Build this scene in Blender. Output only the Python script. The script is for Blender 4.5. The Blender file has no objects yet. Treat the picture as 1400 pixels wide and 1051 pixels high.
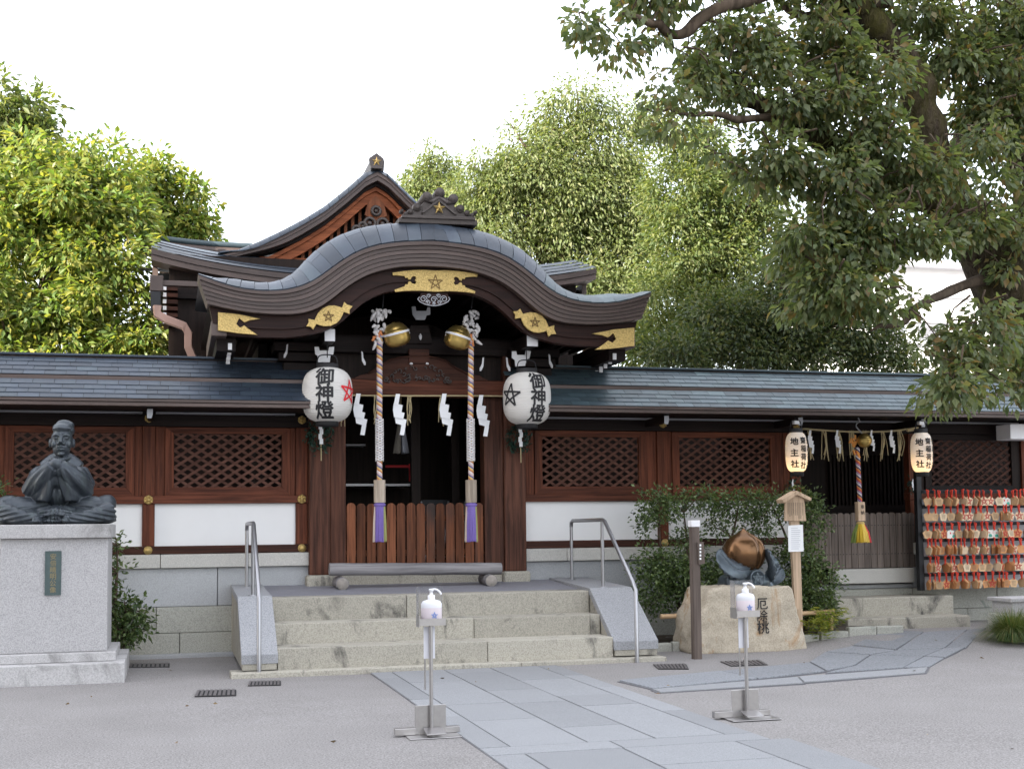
import bpy, bmesh, math, random
import numpy as np
from math import sin, cos, pi, radians, sqrt, atan2, exp
from mathutils import Vector, Matrix
random.seed(7); rng = np.random.default_rng(11)
scene = bpy.context.scene
col = scene.collection
# ------------------------------------------------------------------ camera
FPX, PITCH, ROLL, YAW, CAMH = 1726.6, 0.06901, 0.01146, 0.26386, 1.35
CX, CY = 700.0, 525.5 + 78.3
def _cam_rows():
    c, s = cos(YAW), sin(YAW); Ry = np.array([[c, -s, 0], [s, c, 0], [0, 0, 1]]); B = np.array([[1, 0, 0], [0, 0, -1], [0, 1, 0.]])
    c, s = cos(PITCH), sin(PITCH); Rp = np.array([[1, 0, 0], [0, c, s], [0, -s, c]])
    c, s = cos(ROLL), sin(ROLL); Rr = np.array([[c, s, 0], [-s, c, 0], [0, 0, 1]])
    return Rr @ Rp @ B @ Ry
CM = _cam_rows()
cam_data = bpy.data.cameras.new('camera'); cam = bpy.data.objects.new('camera', cam_data); col.objects.link(cam)
cam.matrix_world = Matrix(((CM[0][0], -CM[1][0], -CM[2][0], 0), (CM[0][1], -CM[1][1], -CM[2][1], 0), (CM[0][2], -CM[1][2], -CM[2][2], CAMH), (0, 0, 0, 1)))
cam_data.sensor_width = 36; cam_data.lens = FPX / 1400 * 36; cam_data.shift_y = 78.3 / 1400
cam_data.clip_end = 2000; cam_data.clip_start = 0.1
scene.camera = cam
# ------------------------------------------------------------------ world, sun, exposure
SUN_AZ = radians(-120)     # compass angle of the sun seen from above, 0 = +Y (behind the hall), negative = to the left
SUN_EL = radians(26)
world = bpy.data.worlds.new('World'); scene.world = world; world.use_nodes = True
wn = world.node_tree; bg = wn.nodes['Background']
sky = wn.nodes.new('ShaderNodeTexSky'); sky.sky_type = 'NISHITA'; sky.sun_disc = False
sky.sun_elevation = SUN_EL; sky.sun_rotation = SUN_AZ
sky.air_density = 1.0; sky.dust_density = 2.5; sky.ozone_density = 1.0; sky.altitude = 50
# thin high cloud: the clear sky is veiled evenly all round
veil = wn.nodes.new('ShaderNodeMix'); veil.data_type = 'RGBA'; veil.inputs['Factor'].default_value = 0.5
veil.inputs['B'].default_value = (7.6, 7.5, 7.5, 1)
wn.links.new(sky.outputs['Color'], veil.inputs['A']); wn.links.new(veil.outputs['Result'], bg.inputs['Color'])
bg.inputs['Strength'].default_value = 0.075
sd = bpy.data.lights.new('sun', 'SUN'); sun = bpy.data.objects.new('sun', sd); col.objects.link(sun)
sd.energy = 2.7; sd.angle = radians(0.6); sd.color = (1.0, 0.93, 0.80)
_sv = Vector((sin(SUN_AZ) * cos(SUN_EL), cos(SUN_AZ) * cos(SUN_EL), sin(SUN_EL)))
sun.rotation_euler = _sv.to_track_quat('Z', 'Y').to_euler()
sun.location = (0, 0, 30)
scene.view_settings.view_transform = 'Standard'; scene.view_settings.look = 'None'
scene.view_settings.gamma = 1; scene.view_settings.use_curve_mapping = False
scene.view_settings.exposure = 2.85
scene.cycles.max_bounces = 8; scene.cycles.transparent_max_bounces = 12
# ------------------------------------------------------------------ pixels to places
def ray(x, y): return CM.T @ np.array([(x - CX) / FPX, (y - CY) / FPX, 1])
def P(x, y, Y):                        # the point of pixel x, y that lies on the upright plane at depth Y
    d = ray(x, y); t = Y / d[1]; return Vector((d[0] * t, Y, d[2] * t + CAMH))
def sm(t): t = min(1, max(0, t)); return t * t * (3 - 2 * t)
def gz(x, y): return 0.10 * sm((x - 6.3) / 1.4) * sm((y - 11.7) / 1.3)      # the yard rises a little towards the side shrine
def G(x, y, z=None):                   # the point of pixel x, y on the ground (or at height z)
    d = ray(x, y); zz = 0.0 if z is None else z
    for i in range(8):
        t = (zz - CAMH) / d[2]; q = (d[0] * t, d[1] * t)
        if z is not None: break
        zz = gz(*q)
    return Vector((q[0], q[1], zz))
def X(px, Y, py=690): return P(px, py, Y).x
def Z(py, Y, px=570): return P(px, py, Y).z
# ------------------------------------------------------------------ materials
def new_mat(name):
    m = bpy.data.materials.new(name); m.use_nodes = True
    return m, m.node_tree, m.node_tree.nodes['Principled BSDF']
def N(nt, t, **k):
    n = nt.nodes.new(t)
    for a, b in k.items():
        if a in n.inputs: n.inputs[a].default_value = b
        else: setattr(n, a, b)
    return n
def ramp(nt, fac, stops):
    r = nt.nodes.new('ShaderNodeValToRGB'); e = r.color_ramp.elements
    while len(e) < len(stops): e.new(0.5)
    for i, (p, c) in enumerate(stops): e[i].position = p; e[i].color = (*c, 1) if len(c) == 3 else c
    nt.links.new(fac, r.inputs[0]); return r
def coords(nt, scale=(1, 1, 1), kind='Object', rnd=True):
    tc = nt.nodes.new('ShaderNodeTexCoord'); mp = nt.nodes.new('ShaderNodeMapping'); mp.inputs['Scale'].default_value = scale
    nt.links.new(tc.outputs[kind], mp.inputs['Vector'])
    if rnd:
        oi = nt.nodes.new('ShaderNodeObjectInfo'); ma = N(nt, 'ShaderNodeMath', operation='MULTIPLY'); ma.inputs[1].default_value = 37.0
        nt.links.new(oi.outputs['Random'], ma.inputs[0]); cb = nt.nodes.new('ShaderNodeCombineXYZ')
        for i in range(3): nt.links.new(ma.outputs[0], cb.inputs[i])
        nt.links.new(cb.outputs[0], mp.inputs['Location'])
    return mp.outputs[0]
def noise(nt, vec, scale, detail=4, rough=0.55, dist=0.0):
    n = N(nt, 'ShaderNodeTexNoise'); n.inputs['Scale'].default_value = scale; n.inputs['Detail'].default_value = detail
    n.inputs['Roughness'].default_value = rough; n.inputs['Distortion'].default_value = dist
    nt.links.new(vec, n.inputs['Vector']); return n.outputs['Fac']
def mixc(nt, fac, a, b, mode='MIX'):
    m = nt.nodes.new('ShaderNodeMix'); m.data_type = 'RGBA'; m.blend_type = mode
    for s, v in (('Factor', fac), ('A', a), ('B', b)):
        if isinstance(v, (int, float)): m.inputs[s].default_value = v
        elif isinstance(v, tuple): m.inputs[s].default_value = (*v, 1) if len(v) == 3 else v
        else: nt.links.new(v, m.inputs[s])
    return m.outputs['Result']
def bump(nt, bsdf, h, strength=0.3, dist=0.01):
    b = nt.nodes.new('ShaderNodeBump'); b.inputs['Strength'].default_value = strength; b.inputs['Distance'].default_value = dist
    nt.links.new(h, b.inputs['Height']); nt.links.new(b.outputs[0], bsdf.inputs['Normal'])
def objrand(nt, lo, hi):
    oi = nt.nodes.new('ShaderNodeObjectInfo'); mr = nt.nodes.new('ShaderNodeMapRange')
    mr.inputs['To Min'].default_value = lo; mr.inputs['To Max'].default_value = hi
    nt.links.new(oi.outputs['Random'], mr.inputs['Value']); return mr.outputs[0]
def vary(nt, c, lo, hi):
    v = objrand(nt, lo, hi); hs = nt.nodes.new('ShaderNodeHueSaturation'); nt.links.new(v, hs.inputs['Value']); nt.links.new(c, hs.inputs['Color'])
    return hs.outputs['Color']
def wood(name, c1, c2, axis='z', rough=0.6, grain=26, weather=None, vlo=0.85, vhi=1.15):
    m, nt, b = new_mat(name)
    s = {'x': (0.045, 1, 1), 'y': (1, 0.045, 1), 'z': (1, 1, 0.045)}[axis]
    v = coords(nt, s); n1 = noise(nt, v, grain, 6, 0.65, 0.4)
    v2 = coords(nt, tuple(0.35 if q < 1 else 1 for q in s)); n2 = noise(nt, v2, 2.2, 3, 0.5)
    r1 = ramp(nt, n1, [(0.38, tuple(q * 0.8 for q in c1)), (0.62, tuple(q * 1.15 for q in c2))])
    c = mixc(nt, 0.38, r1.outputs[0], mixc(nt, n2, tuple(q * 0.45 for q in c1), tuple(min(1, q * 1.5) for q in c2)), 'MIX')
    if weather:
        r2 = ramp(nt, n2, [(0.5, (0, 0, 0)), (0.68, (1, 1, 1))]); c = mixc(nt, r2.outputs[0], c, weather)
    c = vary(nt, c, vlo, vhi)
    nt.links.new(c, b.inputs['Base Color']); b.inputs['Roughness'].default_value = rough
    b.inputs['Specular IOR Level'].default_value = 0.16
    bump(nt, b, n1, 0.5, 0.005); return m
def granite(name, base, speck, stain=None, scale=150, amount=0.5, rough=0.8, stain_scale=1.6, stain_lo=0.55, stain_hi=0.7, bmp=0.35):
    m, nt, b = new_mat(name); v = coords(nt)
    n1 = noise(nt, v, scale, 2, 0.7); n2 = noise(nt, v, scale * 0.37, 2, 0.6); n3 = noise(nt, v, 3.0, 4, 0.6)
    r = ramp(nt, n1, [(0.36, speck), (0.52, base), (0.7, tuple(min(1, q * 1.25) for q in base))])
    c = mixc(nt, 0.22, r.outputs[0], mixc(nt, n2, tuple(q * 0.6 for q in base), tuple(min(1, q * 1.35) for q in base)))
    c = mixc(nt, amount * 0.5, c, mixc(nt, n3, tuple(q * 0.65 for q in base), tuple(min(1, q * 1.25) for q in base)))
    if stain:
        vs = coords(nt, (1, 1, 0.5)); n4 = noise(nt, vs, stain_scale, 6, 0.68, 0.6)
        rs = ramp(nt, n4, [(stain_lo, (0, 0, 0)), (stain_hi, (1, 1, 1))]); c = mixc(nt, rs.outputs[0], c, stain)
    c = vary(nt, c, 0.9, 1.1)
    nt.links.new(c, b.inputs['Base Color']); b.inputs['Roughness'].default_value = rough; b.inputs['Specular IOR Level'].default_value = 0.25
    bump(nt, b, n1, bmp, 0.004); return m
def plain(name, c, rough=0.6, metal=0.0, nscale=8, var=0.18, bmp=0.0, spec=0.4, obj=0.06):
    m, nt, b = new_mat(name); v = coords(nt); n = noise(nt, v, nscale, 5, 0.6)
    cc = mixc(nt, n, tuple(max(0, q * (1 - var)) for q in c), tuple(min(1, q * (1 + var)) for q in c))
    cc = vary(nt, cc, 1 - obj, 1 + obj)
    nt.links.new(cc, b.inputs['Base Color']); b.inputs['Roughness'].default_value = rough; b.inputs['Metallic'].default_value = metal
    b.inputs['Specular IOR Level'].default_value = spec
    if bmp: bump(nt, b, n, bmp, 0.01)
    return m
def copper(name, c1, c2, c3, rough=0.42, metal=0.35):
    m, nt, b = new_mat(name); v = coords(nt); n = noise(nt, v, 1.3, 5, 0.6); n2 = noise(nt, v, 30, 4, 0.6)
    r = ramp(nt, n, [(0.35, c1), (0.52, c2), (0.7, c3)])
    c = mixc(nt, 0.25, r.outputs[0], mixc(nt, n2, tuple(q * 0.5 for q in c1), c3)); c = vary(nt, c, 0.78, 1.25)
    nt.links.new(c, b.inputs['Base Color']); b.inputs['Metallic'].default_value = metal
    rr = nt.nodes.new('ShaderNodeMapRange'); rr.inputs['To Min'].default_value = rough - 0.1; rr.inputs['To Max'].default_value = rough + 0.15
    nt.links.new(n2, rr.inputs['Value']); nt.links.new(rr.outputs[0], b.inputs['Roughness'])
    bump(nt, b, n, 0.12, 0.02); return m
def leafmat(name, cols, trans=0.45, rough=0.45):
    m, nt, b = new_mat(name); g = nt.nodes.new('ShaderNodeNewGeometry')
    r = ramp(nt, g.outputs['Random Per Island'], [(i / max(1, len(cols) - 1), c) for i, c in enumerate(cols)])
    nt.links.new(r.outputs[0], b.inputs['Base Color']); b.inputs['Roughness'].default_value = rough; b.inputs['Specular IOR Level'].default_value = 0.45
    t = nt.nodes.new('ShaderNodeBsdfTranslucent'); tc = mixc(nt, 1.0, r.outputs[0], (1.35, 1.35, 0.62), 'MULTIPLY'); nt.links.new(tc, t.inputs['Color'])
    mx = nt.nodes.new('ShaderNodeMixShader'); mx.inputs[0].default_value = trans
    nt.links.new(b.outputs[0], mx.inputs[1]); nt.links.new(t.outputs[0], mx.inputs[2])
    nt.links.new(mx.outputs[0], nt.nodes['Material Output'].inputs['Surface']); return m
def glow(name, c, strength):
    m, nt, b = new_mat(name); b.inputs['Emission Color'].default_value = (*c, 1); b.inputs['Emission Strength'].default_value = strength
    b.inputs['Base Color'].default_value = (*c, 1); return m
M = {}
M['wood'] = wood('dark_timber', (0.020, 0.008, 0.005), (0.075, 0.028, 0.017))
M['woodx'] = wood('dark_timber_lying', (0.020, 0.008, 0.006), (0.070, 0.027, 0.017), 'x')
M['red'] = wood('reddish_timber', (0.034, 0.010, 0.006), (0.150, 0.047, 0.024), 'z', 0.6, 30)
M['redx'] = wood('reddish_timber_lying', (0.032, 0.010, 0.006), (0.135, 0.043, 0.023), 'x', 0.6, 30)
M['slat'] = wood('slat_timber', (0.060, 0.026, 0.018), (0.125, 0.058, 0.042), 'x', 0.7)
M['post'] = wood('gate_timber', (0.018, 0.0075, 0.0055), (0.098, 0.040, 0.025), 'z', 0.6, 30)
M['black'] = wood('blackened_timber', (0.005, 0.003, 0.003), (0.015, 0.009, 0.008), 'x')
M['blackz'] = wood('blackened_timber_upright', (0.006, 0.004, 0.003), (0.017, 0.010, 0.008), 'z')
M['hafu'] = wood('bargeboard_timber', (0.014, 0.006, 0.005), (0.034, 0.014, 0.011), 'x', 0.5)
M['gable'] = wood('gable_timber', (0.13, 0.034, 0.012), (0.30, 0.092, 0.036), 'x', 0.55)
M['gablez'] = wood('gable_timber_upright', (0.14, 0.042, 0.016), (0.28, 0.10, 0.045), 'z', 0.55)
M['picket'] = wood('picket_timber', (0.060, 0.022, 0.012), (0.20, 0.074, 0.036), 'z', 0.65, 34, (0.045, 0.031, 0.027), 0.6, 1.3)
M['greywood'] = wood('grey_weathered_timber', (0.10, 0.080, 0.070), (0.20, 0.165, 0.145), 'z', 0.75, 30, None, 0.8, 1.1)
M['log'] = wood('grey_log_timber', (0.10, 0.095, 0.10), (0.24, 0.23, 0.235), 'x', 0.75, 18)
M['logend'] = plain('log_end', (0.26, 0.235, 0.21), 0.8, 0, 25, 0.4, 0.3)
M['pale'] = wood('pale_timber', (0.42, 0.30, 0.20), (0.56, 0.42, 0.30), 'z', 0.65, 30)
M['sleeve'] = wood('sleeve_timber', (0.26, 0.215, 0.17), (0.38, 0.32, 0.26), 'z', 0.7, 40)
M['signpost'] = wood('brown_post_timber', (0.070, 0.054, 0.046), (0.115, 0.092, 0.080), 'z', 0.7)
M['bamboo'] = wood('bamboo_cane', (0.45, 0.29, 0.16), (0.60, 0.42, 0.26), 'x', 0.45)
M['plaster'] = plain('white_plaster', (0.77, 0.77, 0.77), 0.85, 0, 1.6, 0.07, 0.08, 0.1, 0.02)
M['frieze'] = plain('grey_plaster', (0.62, 0.62, 0.66), 0.85, 0, 3, 0.04, 0, 0.1)
M['sheet'] = copper('roof_copper', (0.020, 0.028, 0.044), (0.032, 0.044, 0.066), (0.045, 0.066, 0.084), 0.44, 0.2)
M['sheetg'] = copper('roof_copper_green', (0.032, 0.048, 0.062), (0.050, 0.076, 0.092), (0.075, 0.115, 0.125), 0.44, 0.2)
M['fascia'] = copper('fascia_copper', (0.056, 0.037, 0.032), (0.082, 0.056, 0.049), (0.100, 0.071, 0.063), 0.5, 0.1)
M['pipe'] = plain('downpipe_copper', (0.34, 0.215, 0.175), 0.5, 0.1, 6, 0.12)
M['gold'] = plain('gilt_metal', (0.50, 0.36, 0.135), 0.45, 0.6, 55, 0.75, 0.9)
M['engraved'] = plain('engraved_gilt', (0.16, 0.10, 0.035), 0.6, 0.4, 30, 0.2)
M['brass'] = plain('brass_bell', (0.52, 0.37, 0.12), 0.30, 0.9, 9, 0.35, 0.08)
M['greymetal'] = plain('lead_grey_metal', (0.36, 0.37, 0.40), 0.5, 0.5, 10, 0.1)
M['whitecap'] = plain('white_paint', (0.74, 0.74, 0.76), 0.6, 0, 8, 0.05)
M['orn'] = plain('dark_cast_ornament', (0.070, 0.058, 0.054), 0.5, 0.3, 12, 0.25, 0.2)
M['steel'] = plain('brushed_steel', (0.33, 0.33, 0.345), 0.36, 0.9, 60, 0.1)
M['stone'] = granite('old_granite', (0.385, 0.362, 0.308), (0.185, 0.175, 0.15), (0.085, 0.081, 0.074), 85, 0.7, 0.85, 3.2, 0.545, 0.68)
M['capstone'] = granite('cap_granite', (0.46, 0.45, 0.42), (0.28, 0.27, 0.26), None, 150, 0.5)
M['plinth'] = granite('plinth_stone', (0.36, 0.37, 0.38), (0.25, 0.26, 0.27), None, 120, 0.7, 0.9)
M['rough'] = granite('rough_plinth_stone', (0.37, 0.37, 0.33), (0.19, 0.19, 0.18), (0.10, 0.14, 0.125), 90, 0.7, 0.9, 2.2, 0.60, 0.72)
M['grey_granite'] = granite('light_granite', (0.47, 0.46, 0.465), (0.27, 0.265, 0.27), None, 95, 0.45, 0.75)
M['grey_granite_dirty'] = granite('dirty_light_granite', (0.45, 0.44, 0.44), (0.26, 0.255, 0.255), (0.20, 0.195, 0.19), 95, 0.6, 0.8, 3.5, 0.5, 0.72)
M['cheek'] = granite('cheek_granite', (0.30, 0.305, 0.32), (0.16, 0.165, 0.18), None, 90, 0.4, 0.7)
M['slate'] = granite('landing_slate', (0.20, 0.20, 0.225), (0.15, 0.15, 0.17), None, 60, 0.8, 0.6, bmp=0.1)
M['slab'] = granite('path_slab', (0.26, 0.265, 0.275), (0.15, 0.154, 0.162), None, 160, 0.35, 0.8)
M['slab2'] = granite('path_slab_dark', (0.235, 0.245, 0.262), (0.095, 0.10, 0.112), None, 60, 0.4, 0.7, bmp=0.6)
M['boulder'] = granite('tan_boulder', (0.50, 0.44, 0.35), (0.30, 0.25, 0.19), (0.36, 0.22, 0.11), 70, 0.7, 0.85, 3.2, 0.56, 0.66, bmp=0.8)
M['bark'] = wood('bark', (0.035, 0.024, 0.017), (0.10, 0.075, 0.055), 'z', 0.9, 14)
M['moss'] = wood('mossy_bark', (0.040, 0.030, 0.014), (0.105, 0.080, 0.040), 'z', 0.95, 12, (0.060, 0.062, 0.018))
M['ink'] = plain('black_ink', (0.018, 0.018, 0.020), 0.7, 0, 10, 0.2)
M['redink'] = plain('red_ink', (0.62, 0.02, 0.03), 0.6, 0, 10, 0.1)
M['greenink'] = plain('green_ink', (0.05, 0.33, 0.24), 0.6, 0, 10, 0.1)
M['paper'] = plain('white_paper', (0.82, 0.83, 0.85), 0.8, 0, 10, 0.03)
M['straw'] = plain('straw', (0.46, 0.38, 0.22), 0.85, 0, 40, 0.25)
M['iron'] = plain('black_iron', (0.018, 0.019, 0.022), 0.5, 0.3, 20, 0.2)
M['grate'] = plain('cast_grate', (0.12, 0.11, 0.11), 0.6, 0.3, 40, 0.3)
# ------------------------------------------------------------------ mesh builder
class MB:
    def __init__(s): s.v = []; s.f = []; s.sm = []
    def add(s, vs, fs, smooth=False):
        o = len(s.v); s.v += [tuple(q) for q in vs]; s.f += [tuple(i + o for i in f) for f in fs]; s.sm += [smooth] * len(fs); return s
    def box(s, x0, x1, y0, y1, z0, z1):
        return s.add([(x0, y0, z0), (x1, y0, z0), (x1, y1, z0), (x0, y1, z0), (x0, y0, z1), (x1, y0, z1), (x1, y1, z1), (x0, y1, z1)],
                     [(0, 3, 2, 1), (4, 5, 6, 7), (0, 1, 5, 4), (1, 2, 6, 5), (2, 3, 7, 6), (3, 0, 4, 7)])
    def bar(s, a, b, w, h, up=(0, 0, 1)):               # square bar from a to b
        a, b = Vector(a), Vector(b); d = (b - a).normalized(); u = Vector(up)
        sd_ = d.cross(u)
        if sd_.length < 1e-4: sd_ = d.cross(Vector((0, 1, 0)))
        sd_.normalize(); u = sd_.cross(d).normalized()
        q = [a + sd_ * (i * w / 2) + u * (j * h / 2) for i, j in ((-1, -1), (1, -1), (1, 1), (-1, 1))]
        q += [p + (b - a) for p in q]
        return s.add(q, [(3, 2, 1, 0), (4, 5, 6, 7), (0, 1, 5, 4), (1, 2, 6, 5), (2, 3, 7, 6), (3, 0, 4, 7)])
    def prism(s, poly, y0, y1):                          # outline in x, z pushed through y
        n = len(poly)
        vs = [(x, y0, z) for x, z in poly] + [(x, y1, z) for x, z in poly]
        ar = sum(poly[i][0] * poly[(i + 1) % n][1] - poly[(i + 1) % n][0] * poly[i][1] for i in range(n))
        fs = [tuple(range(n)), tuple(range(2 * n - 1, n - 1, -1))] + [(i, i + n, (i + 1) % n + n, (i + 1) % n) for i in range(n)]
        if ar < 0: fs = [f[::-1] for f in fs]
        return s.add(vs, fs)
    def slabz(s, poly, z0, z1):                          # outline in x, y lifted through z
        n = len(poly); vs = [(x, y, z0) for x, y in poly] + [(x, y, z1) for x, y in poly]
        ar = sum(poly[i][0] * poly[(i + 1) % n][1] - poly[(i + 1) % n][0] * poly[i][1] for i in range(n))
        fs = [tuple(range(n - 1, -1, -1)), tuple(range(n, 2 * n))] + [(i, (i + 1) % n, (i + 1) % n + n, i + n) for i in range(n)]
        if ar < 0: fs = [f[::-1] for f in fs]
        return s.add(vs, fs)
    def tube(s, pts, r, n=8, cap=True, smooth=True):
        pts = [Vector(p) for p in pts]; m = len(pts); rs = r if hasattr(r, '__len__') else [r] * m
        vs = []; up = Vector((0.13, 0.2, 1)).normalized(); u = None
        for i, p in enumerate(pts):
            d = (pts[min(i + 1, m - 1)] - pts[max(i - 1, 0)]).normalized()
            if u is None:
                u = d.cross(up)
                if u.length < 1e-3: u = d.cross(Vector((0, 1, 0)))
            u = (u - d * u.dot(d)).normalized(); w = d.cross(u)
            for k in range(n):
                a = 2 * pi * k / n; vs.append(p + (u * cos(a) + w * sin(a)) * rs[i])
        fs = [(i * n + k, i * n + (k + 1) % n, (i + 1) * n + (k + 1) % n, (i + 1) * n + k) for i in range(m - 1) for k in range(n)]
        s.add(vs, fs, smooth)
        if cap: s.add(vs[:n], [tuple(range(n - 1, -1, -1))]); s.add(vs[-n:], [tuple(range(n))])
        return s
    def lathe(s, prof, c=(0, 0, 0), n=24, axis='z', smooth=True):
        vs = []
        for r, h in prof:
            for k in range(n):
                a = 2 * pi * k / n; q = (r * cos(a), r * sin(a), h)
                if axis == 'y': q = (q[0], h, q[1])
                if axis == 'x': q = (h, q[0], q[1])
                vs.append((q[0] + c[0], q[1] + c[1], q[2] + c[2]))
        m = len(prof); fs = [(i * n + k, i * n + (k + 1) % n, (i + 1) * n + (k + 1) % n, (i + 1) * n + k) for i in range(m - 1) for k in range(n)]
        if axis == 'y': fs = [f[::-1] for f in fs]
        s.add(vs, fs, smooth); return s
    def ball(s, c, r, n=12, m=8):
        rx, ry, rz = r if hasattr(r, '__len__') else (r, r, r); vs = []
        for i in range(m + 1):
            t = pi * i / m
            for k in range(n):
                a = 2 * pi * k / n; vs.append((c[0] + rx * sin(t) * cos(a), c[1] + ry * sin(t) * sin(a), c[2] - rz * cos(t)))
        fs = [(i * n + k, i * n + (k + 1) % n, (i + 1) * n + (k + 1) % n, (i + 1) * n + k) for i in range(m) for k in range(n)]
        return s.add(vs, fs, True)
    def grid(s, rows, smooth=True, flip=False):          # rows of points joined to a sheet
        n = len(rows[0]); vs = [p for r in rows for p in r]
        fs = [(i * n + k, i * n + k + 1, (i + 1) * n + k + 1, (i + 1) * n + k) for i in range(len(rows) - 1) for k in range(n - 1)]
        if flip: fs = [f[::-1] for f in fs]
        return s.add(vs, fs, smooth)
    def mesh(s, name, off=(0, 0, 0)):
        me = bpy.data.meshes.new(name)
        me.from_pydata([(a - off[0], b - off[1], c - off[2]) for a, b, c in s.v], [], s.f)
        if any(s.sm): me.polygons.foreach_set('use_smooth', s.sm)
        me.update(); return me
    def build(s, name, mat, parent=None, bevel=0, kind=None, clean=False):
        off = tuple(parent['_w']) if parent is not None and '_w' in parent else (0, 0, 0)
        me = s.mesh(name, off)
        if clean:
            bm = bmesh.new(); bm.from_mesh(me); bmesh.ops.remove_doubles(bm, verts=bm.verts, dist=1e-5)
            bmesh.ops.recalc_face_normals(bm, faces=bm.faces); bm.to_mesh(me); bm.free()
        return link(name, me, mat, parent, bevel, kind)
def link(name, me, mat, parent=None, bevel=0, kind=None):
    o = bpy.data.objects.new(name, me); col.objects.link(o)
    if mat is not None and not me.materials: me.materials.append(M[mat] if isinstance(mat, str) else mat)
    if parent is not None:
        o.parent = parent
        if '_w' in parent: o['_w'] = tuple(parent['_w'])
    if bevel:
        bv = o.modifiers.new('bevel', 'BEVEL'); bv.width = bevel; bv.segments = 2; bv.limit_method = 'ANGLE'; bv.angle_limit = radians(40)
    if kind: o['kind'] = kind
    return o
def tag(o, label, cat, group=None):
    o['label'] = label; o['category'] = cat
    if group: o['group'] = group
    return o
def thing(name, label, cat, loc=(0, 0, 0), group=None, rz=0):
    o = bpy.data.objects.new(name, None); col.objects.link(o); o.location = loc; o.rotation_euler = (0, 0, rz)
    o.empty_display_size = 0.1
    o['_w'] = tuple(loc); return tag(o, label, cat, group)
def copy_tree(o, parent=None):
    c = o.copy(); col.objects.link(c)
    if parent is not None: c.parent = parent
    for ch in [q for q in bpy.data.objects if q.parent == o] if not o.children else list(o.children): copy_tree(ch, c)
    return c
def bez(pts, n=12):                                     # smooth curve through the points
    pts = [Vector(p) for p in pts]; out = []
    for i in range(len(pts) - 1):
        p0 = pts[max(i - 1, 0)]; p1 = pts[i]; p2 = pts[i + 1]; p3 = pts[min(i + 2, len(pts) - 1)]
        for k in range(n):
            t = k / n
            out.append(0.5 * ((2 * p1) + (p2 - p0) * t + (2 * p0 - 5 * p1 + 4 * p2 - p3) * t * t + (3 * p1 - p0 - 3 * p2 + p3) * t ** 3))
    out.append(pts[-1]); return out
def text_geo(txt, bold=0.0, res=3):
    cu = bpy.data.curves.new('lettering', 'FONT'); cu.body = txt; cu.size = 1.0; cu.resolution_u = res
    cu.align_x = 'CENTER'; cu.align_y = 'CENTER'
    o = bpy.data.objects.new('lettering', cu); col.objects.link(o)
    dg = bpy.context.evaluated_depsgraph_get(); me = bpy.data.meshes.new_from_object(o.evaluated_get(dg))
    bpy.data.objects.remove(o)
    bm = bmesh.new(); bm.from_mesh(me); bmesh.ops.triangulate(bm, faces=bm.faces)
    for it in range(3):                                  # short edges, so that strokes follow curved paper and rough stone
        es = [e for e in bm.edges if e.calc_length() > 0.13]
        if not es: break
        bmesh.ops.subdivide_edges(bm, edges=es, cuts=1); bmesh.ops.triangulate(bm, faces=[q for q in bm.faces if len(q.verts) > 3])
    bm.to_mesh(me); bm.free()
    v = np.array([q.co[:2] for q in me.vertices]).reshape(-1, 2); f = [tuple(p.vertices) for p in me.polygons]
    bpy.data.meshes.remove(me)
    if not len(v): return np.zeros((0, 3)), []
    v = v - (v.max(0) + v.min(0)) / 2; v = v / max(v.max(0) - v.min(0)); n = len(v)
    sh = [(0, 0)] + ([(bold, 0), (-bold, 0), (0, bold), (0, -bold)] if bold else [])          # a heavier brush: the strokes laid again, a hair proud
    V = np.concatenate([np.concatenate([v + np.array(s_), np.full((n, 1), 0.0004 * i)], 1) for i, s_ in enumerate(sh)])
    return V, [tuple(q + n * i for q in p) for i in range(len(sh)) for p in f]
def mod_mesh(ob):                                       # apply the modifiers of ob
    dg = bpy.context.evaluated_depsgraph_get(); dg.update()
    me = bpy.data.meshes.new_from_object(ob.evaluated_get(dg)); ob.modifiers.clear(); old = ob.data; ob.data = me; bpy.data.meshes.remove(old)
    return ob
def star_poly(r, c=(0, 0), rot=0, inner=0.40):
    return [(c[0] + (r if k % 2 == 0 else r * inner) * sin(rot + pi * k / 5), c[1] + (r if k % 2 == 0 else r * inner) * cos(rot + pi * k / 5)) for k in range(10)]
def star_lines(mb, r, y0, y1, w, c=(0, 0), rot=0):       # five crossing strokes of a drawn star, in x, z
    p = [(c[0] + r * sin(rot + 2 * pi * k / 5), c[1] + r * cos(rot + 2 * pi * k / 5)) for k in range(5)]
    for k in range(5):
        a, b = Vector(p[k]), Vector(p[(k + 2) % 5]); d = (b - a).normalized(); n = Vector((-d.y, d.x)) * w / 2
        e = 0.0006 * k
        mb.prism([tuple(a + n), tuple(a - n), tuple(b - n), tuple(b + n)], y0 - e, y1)
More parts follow.
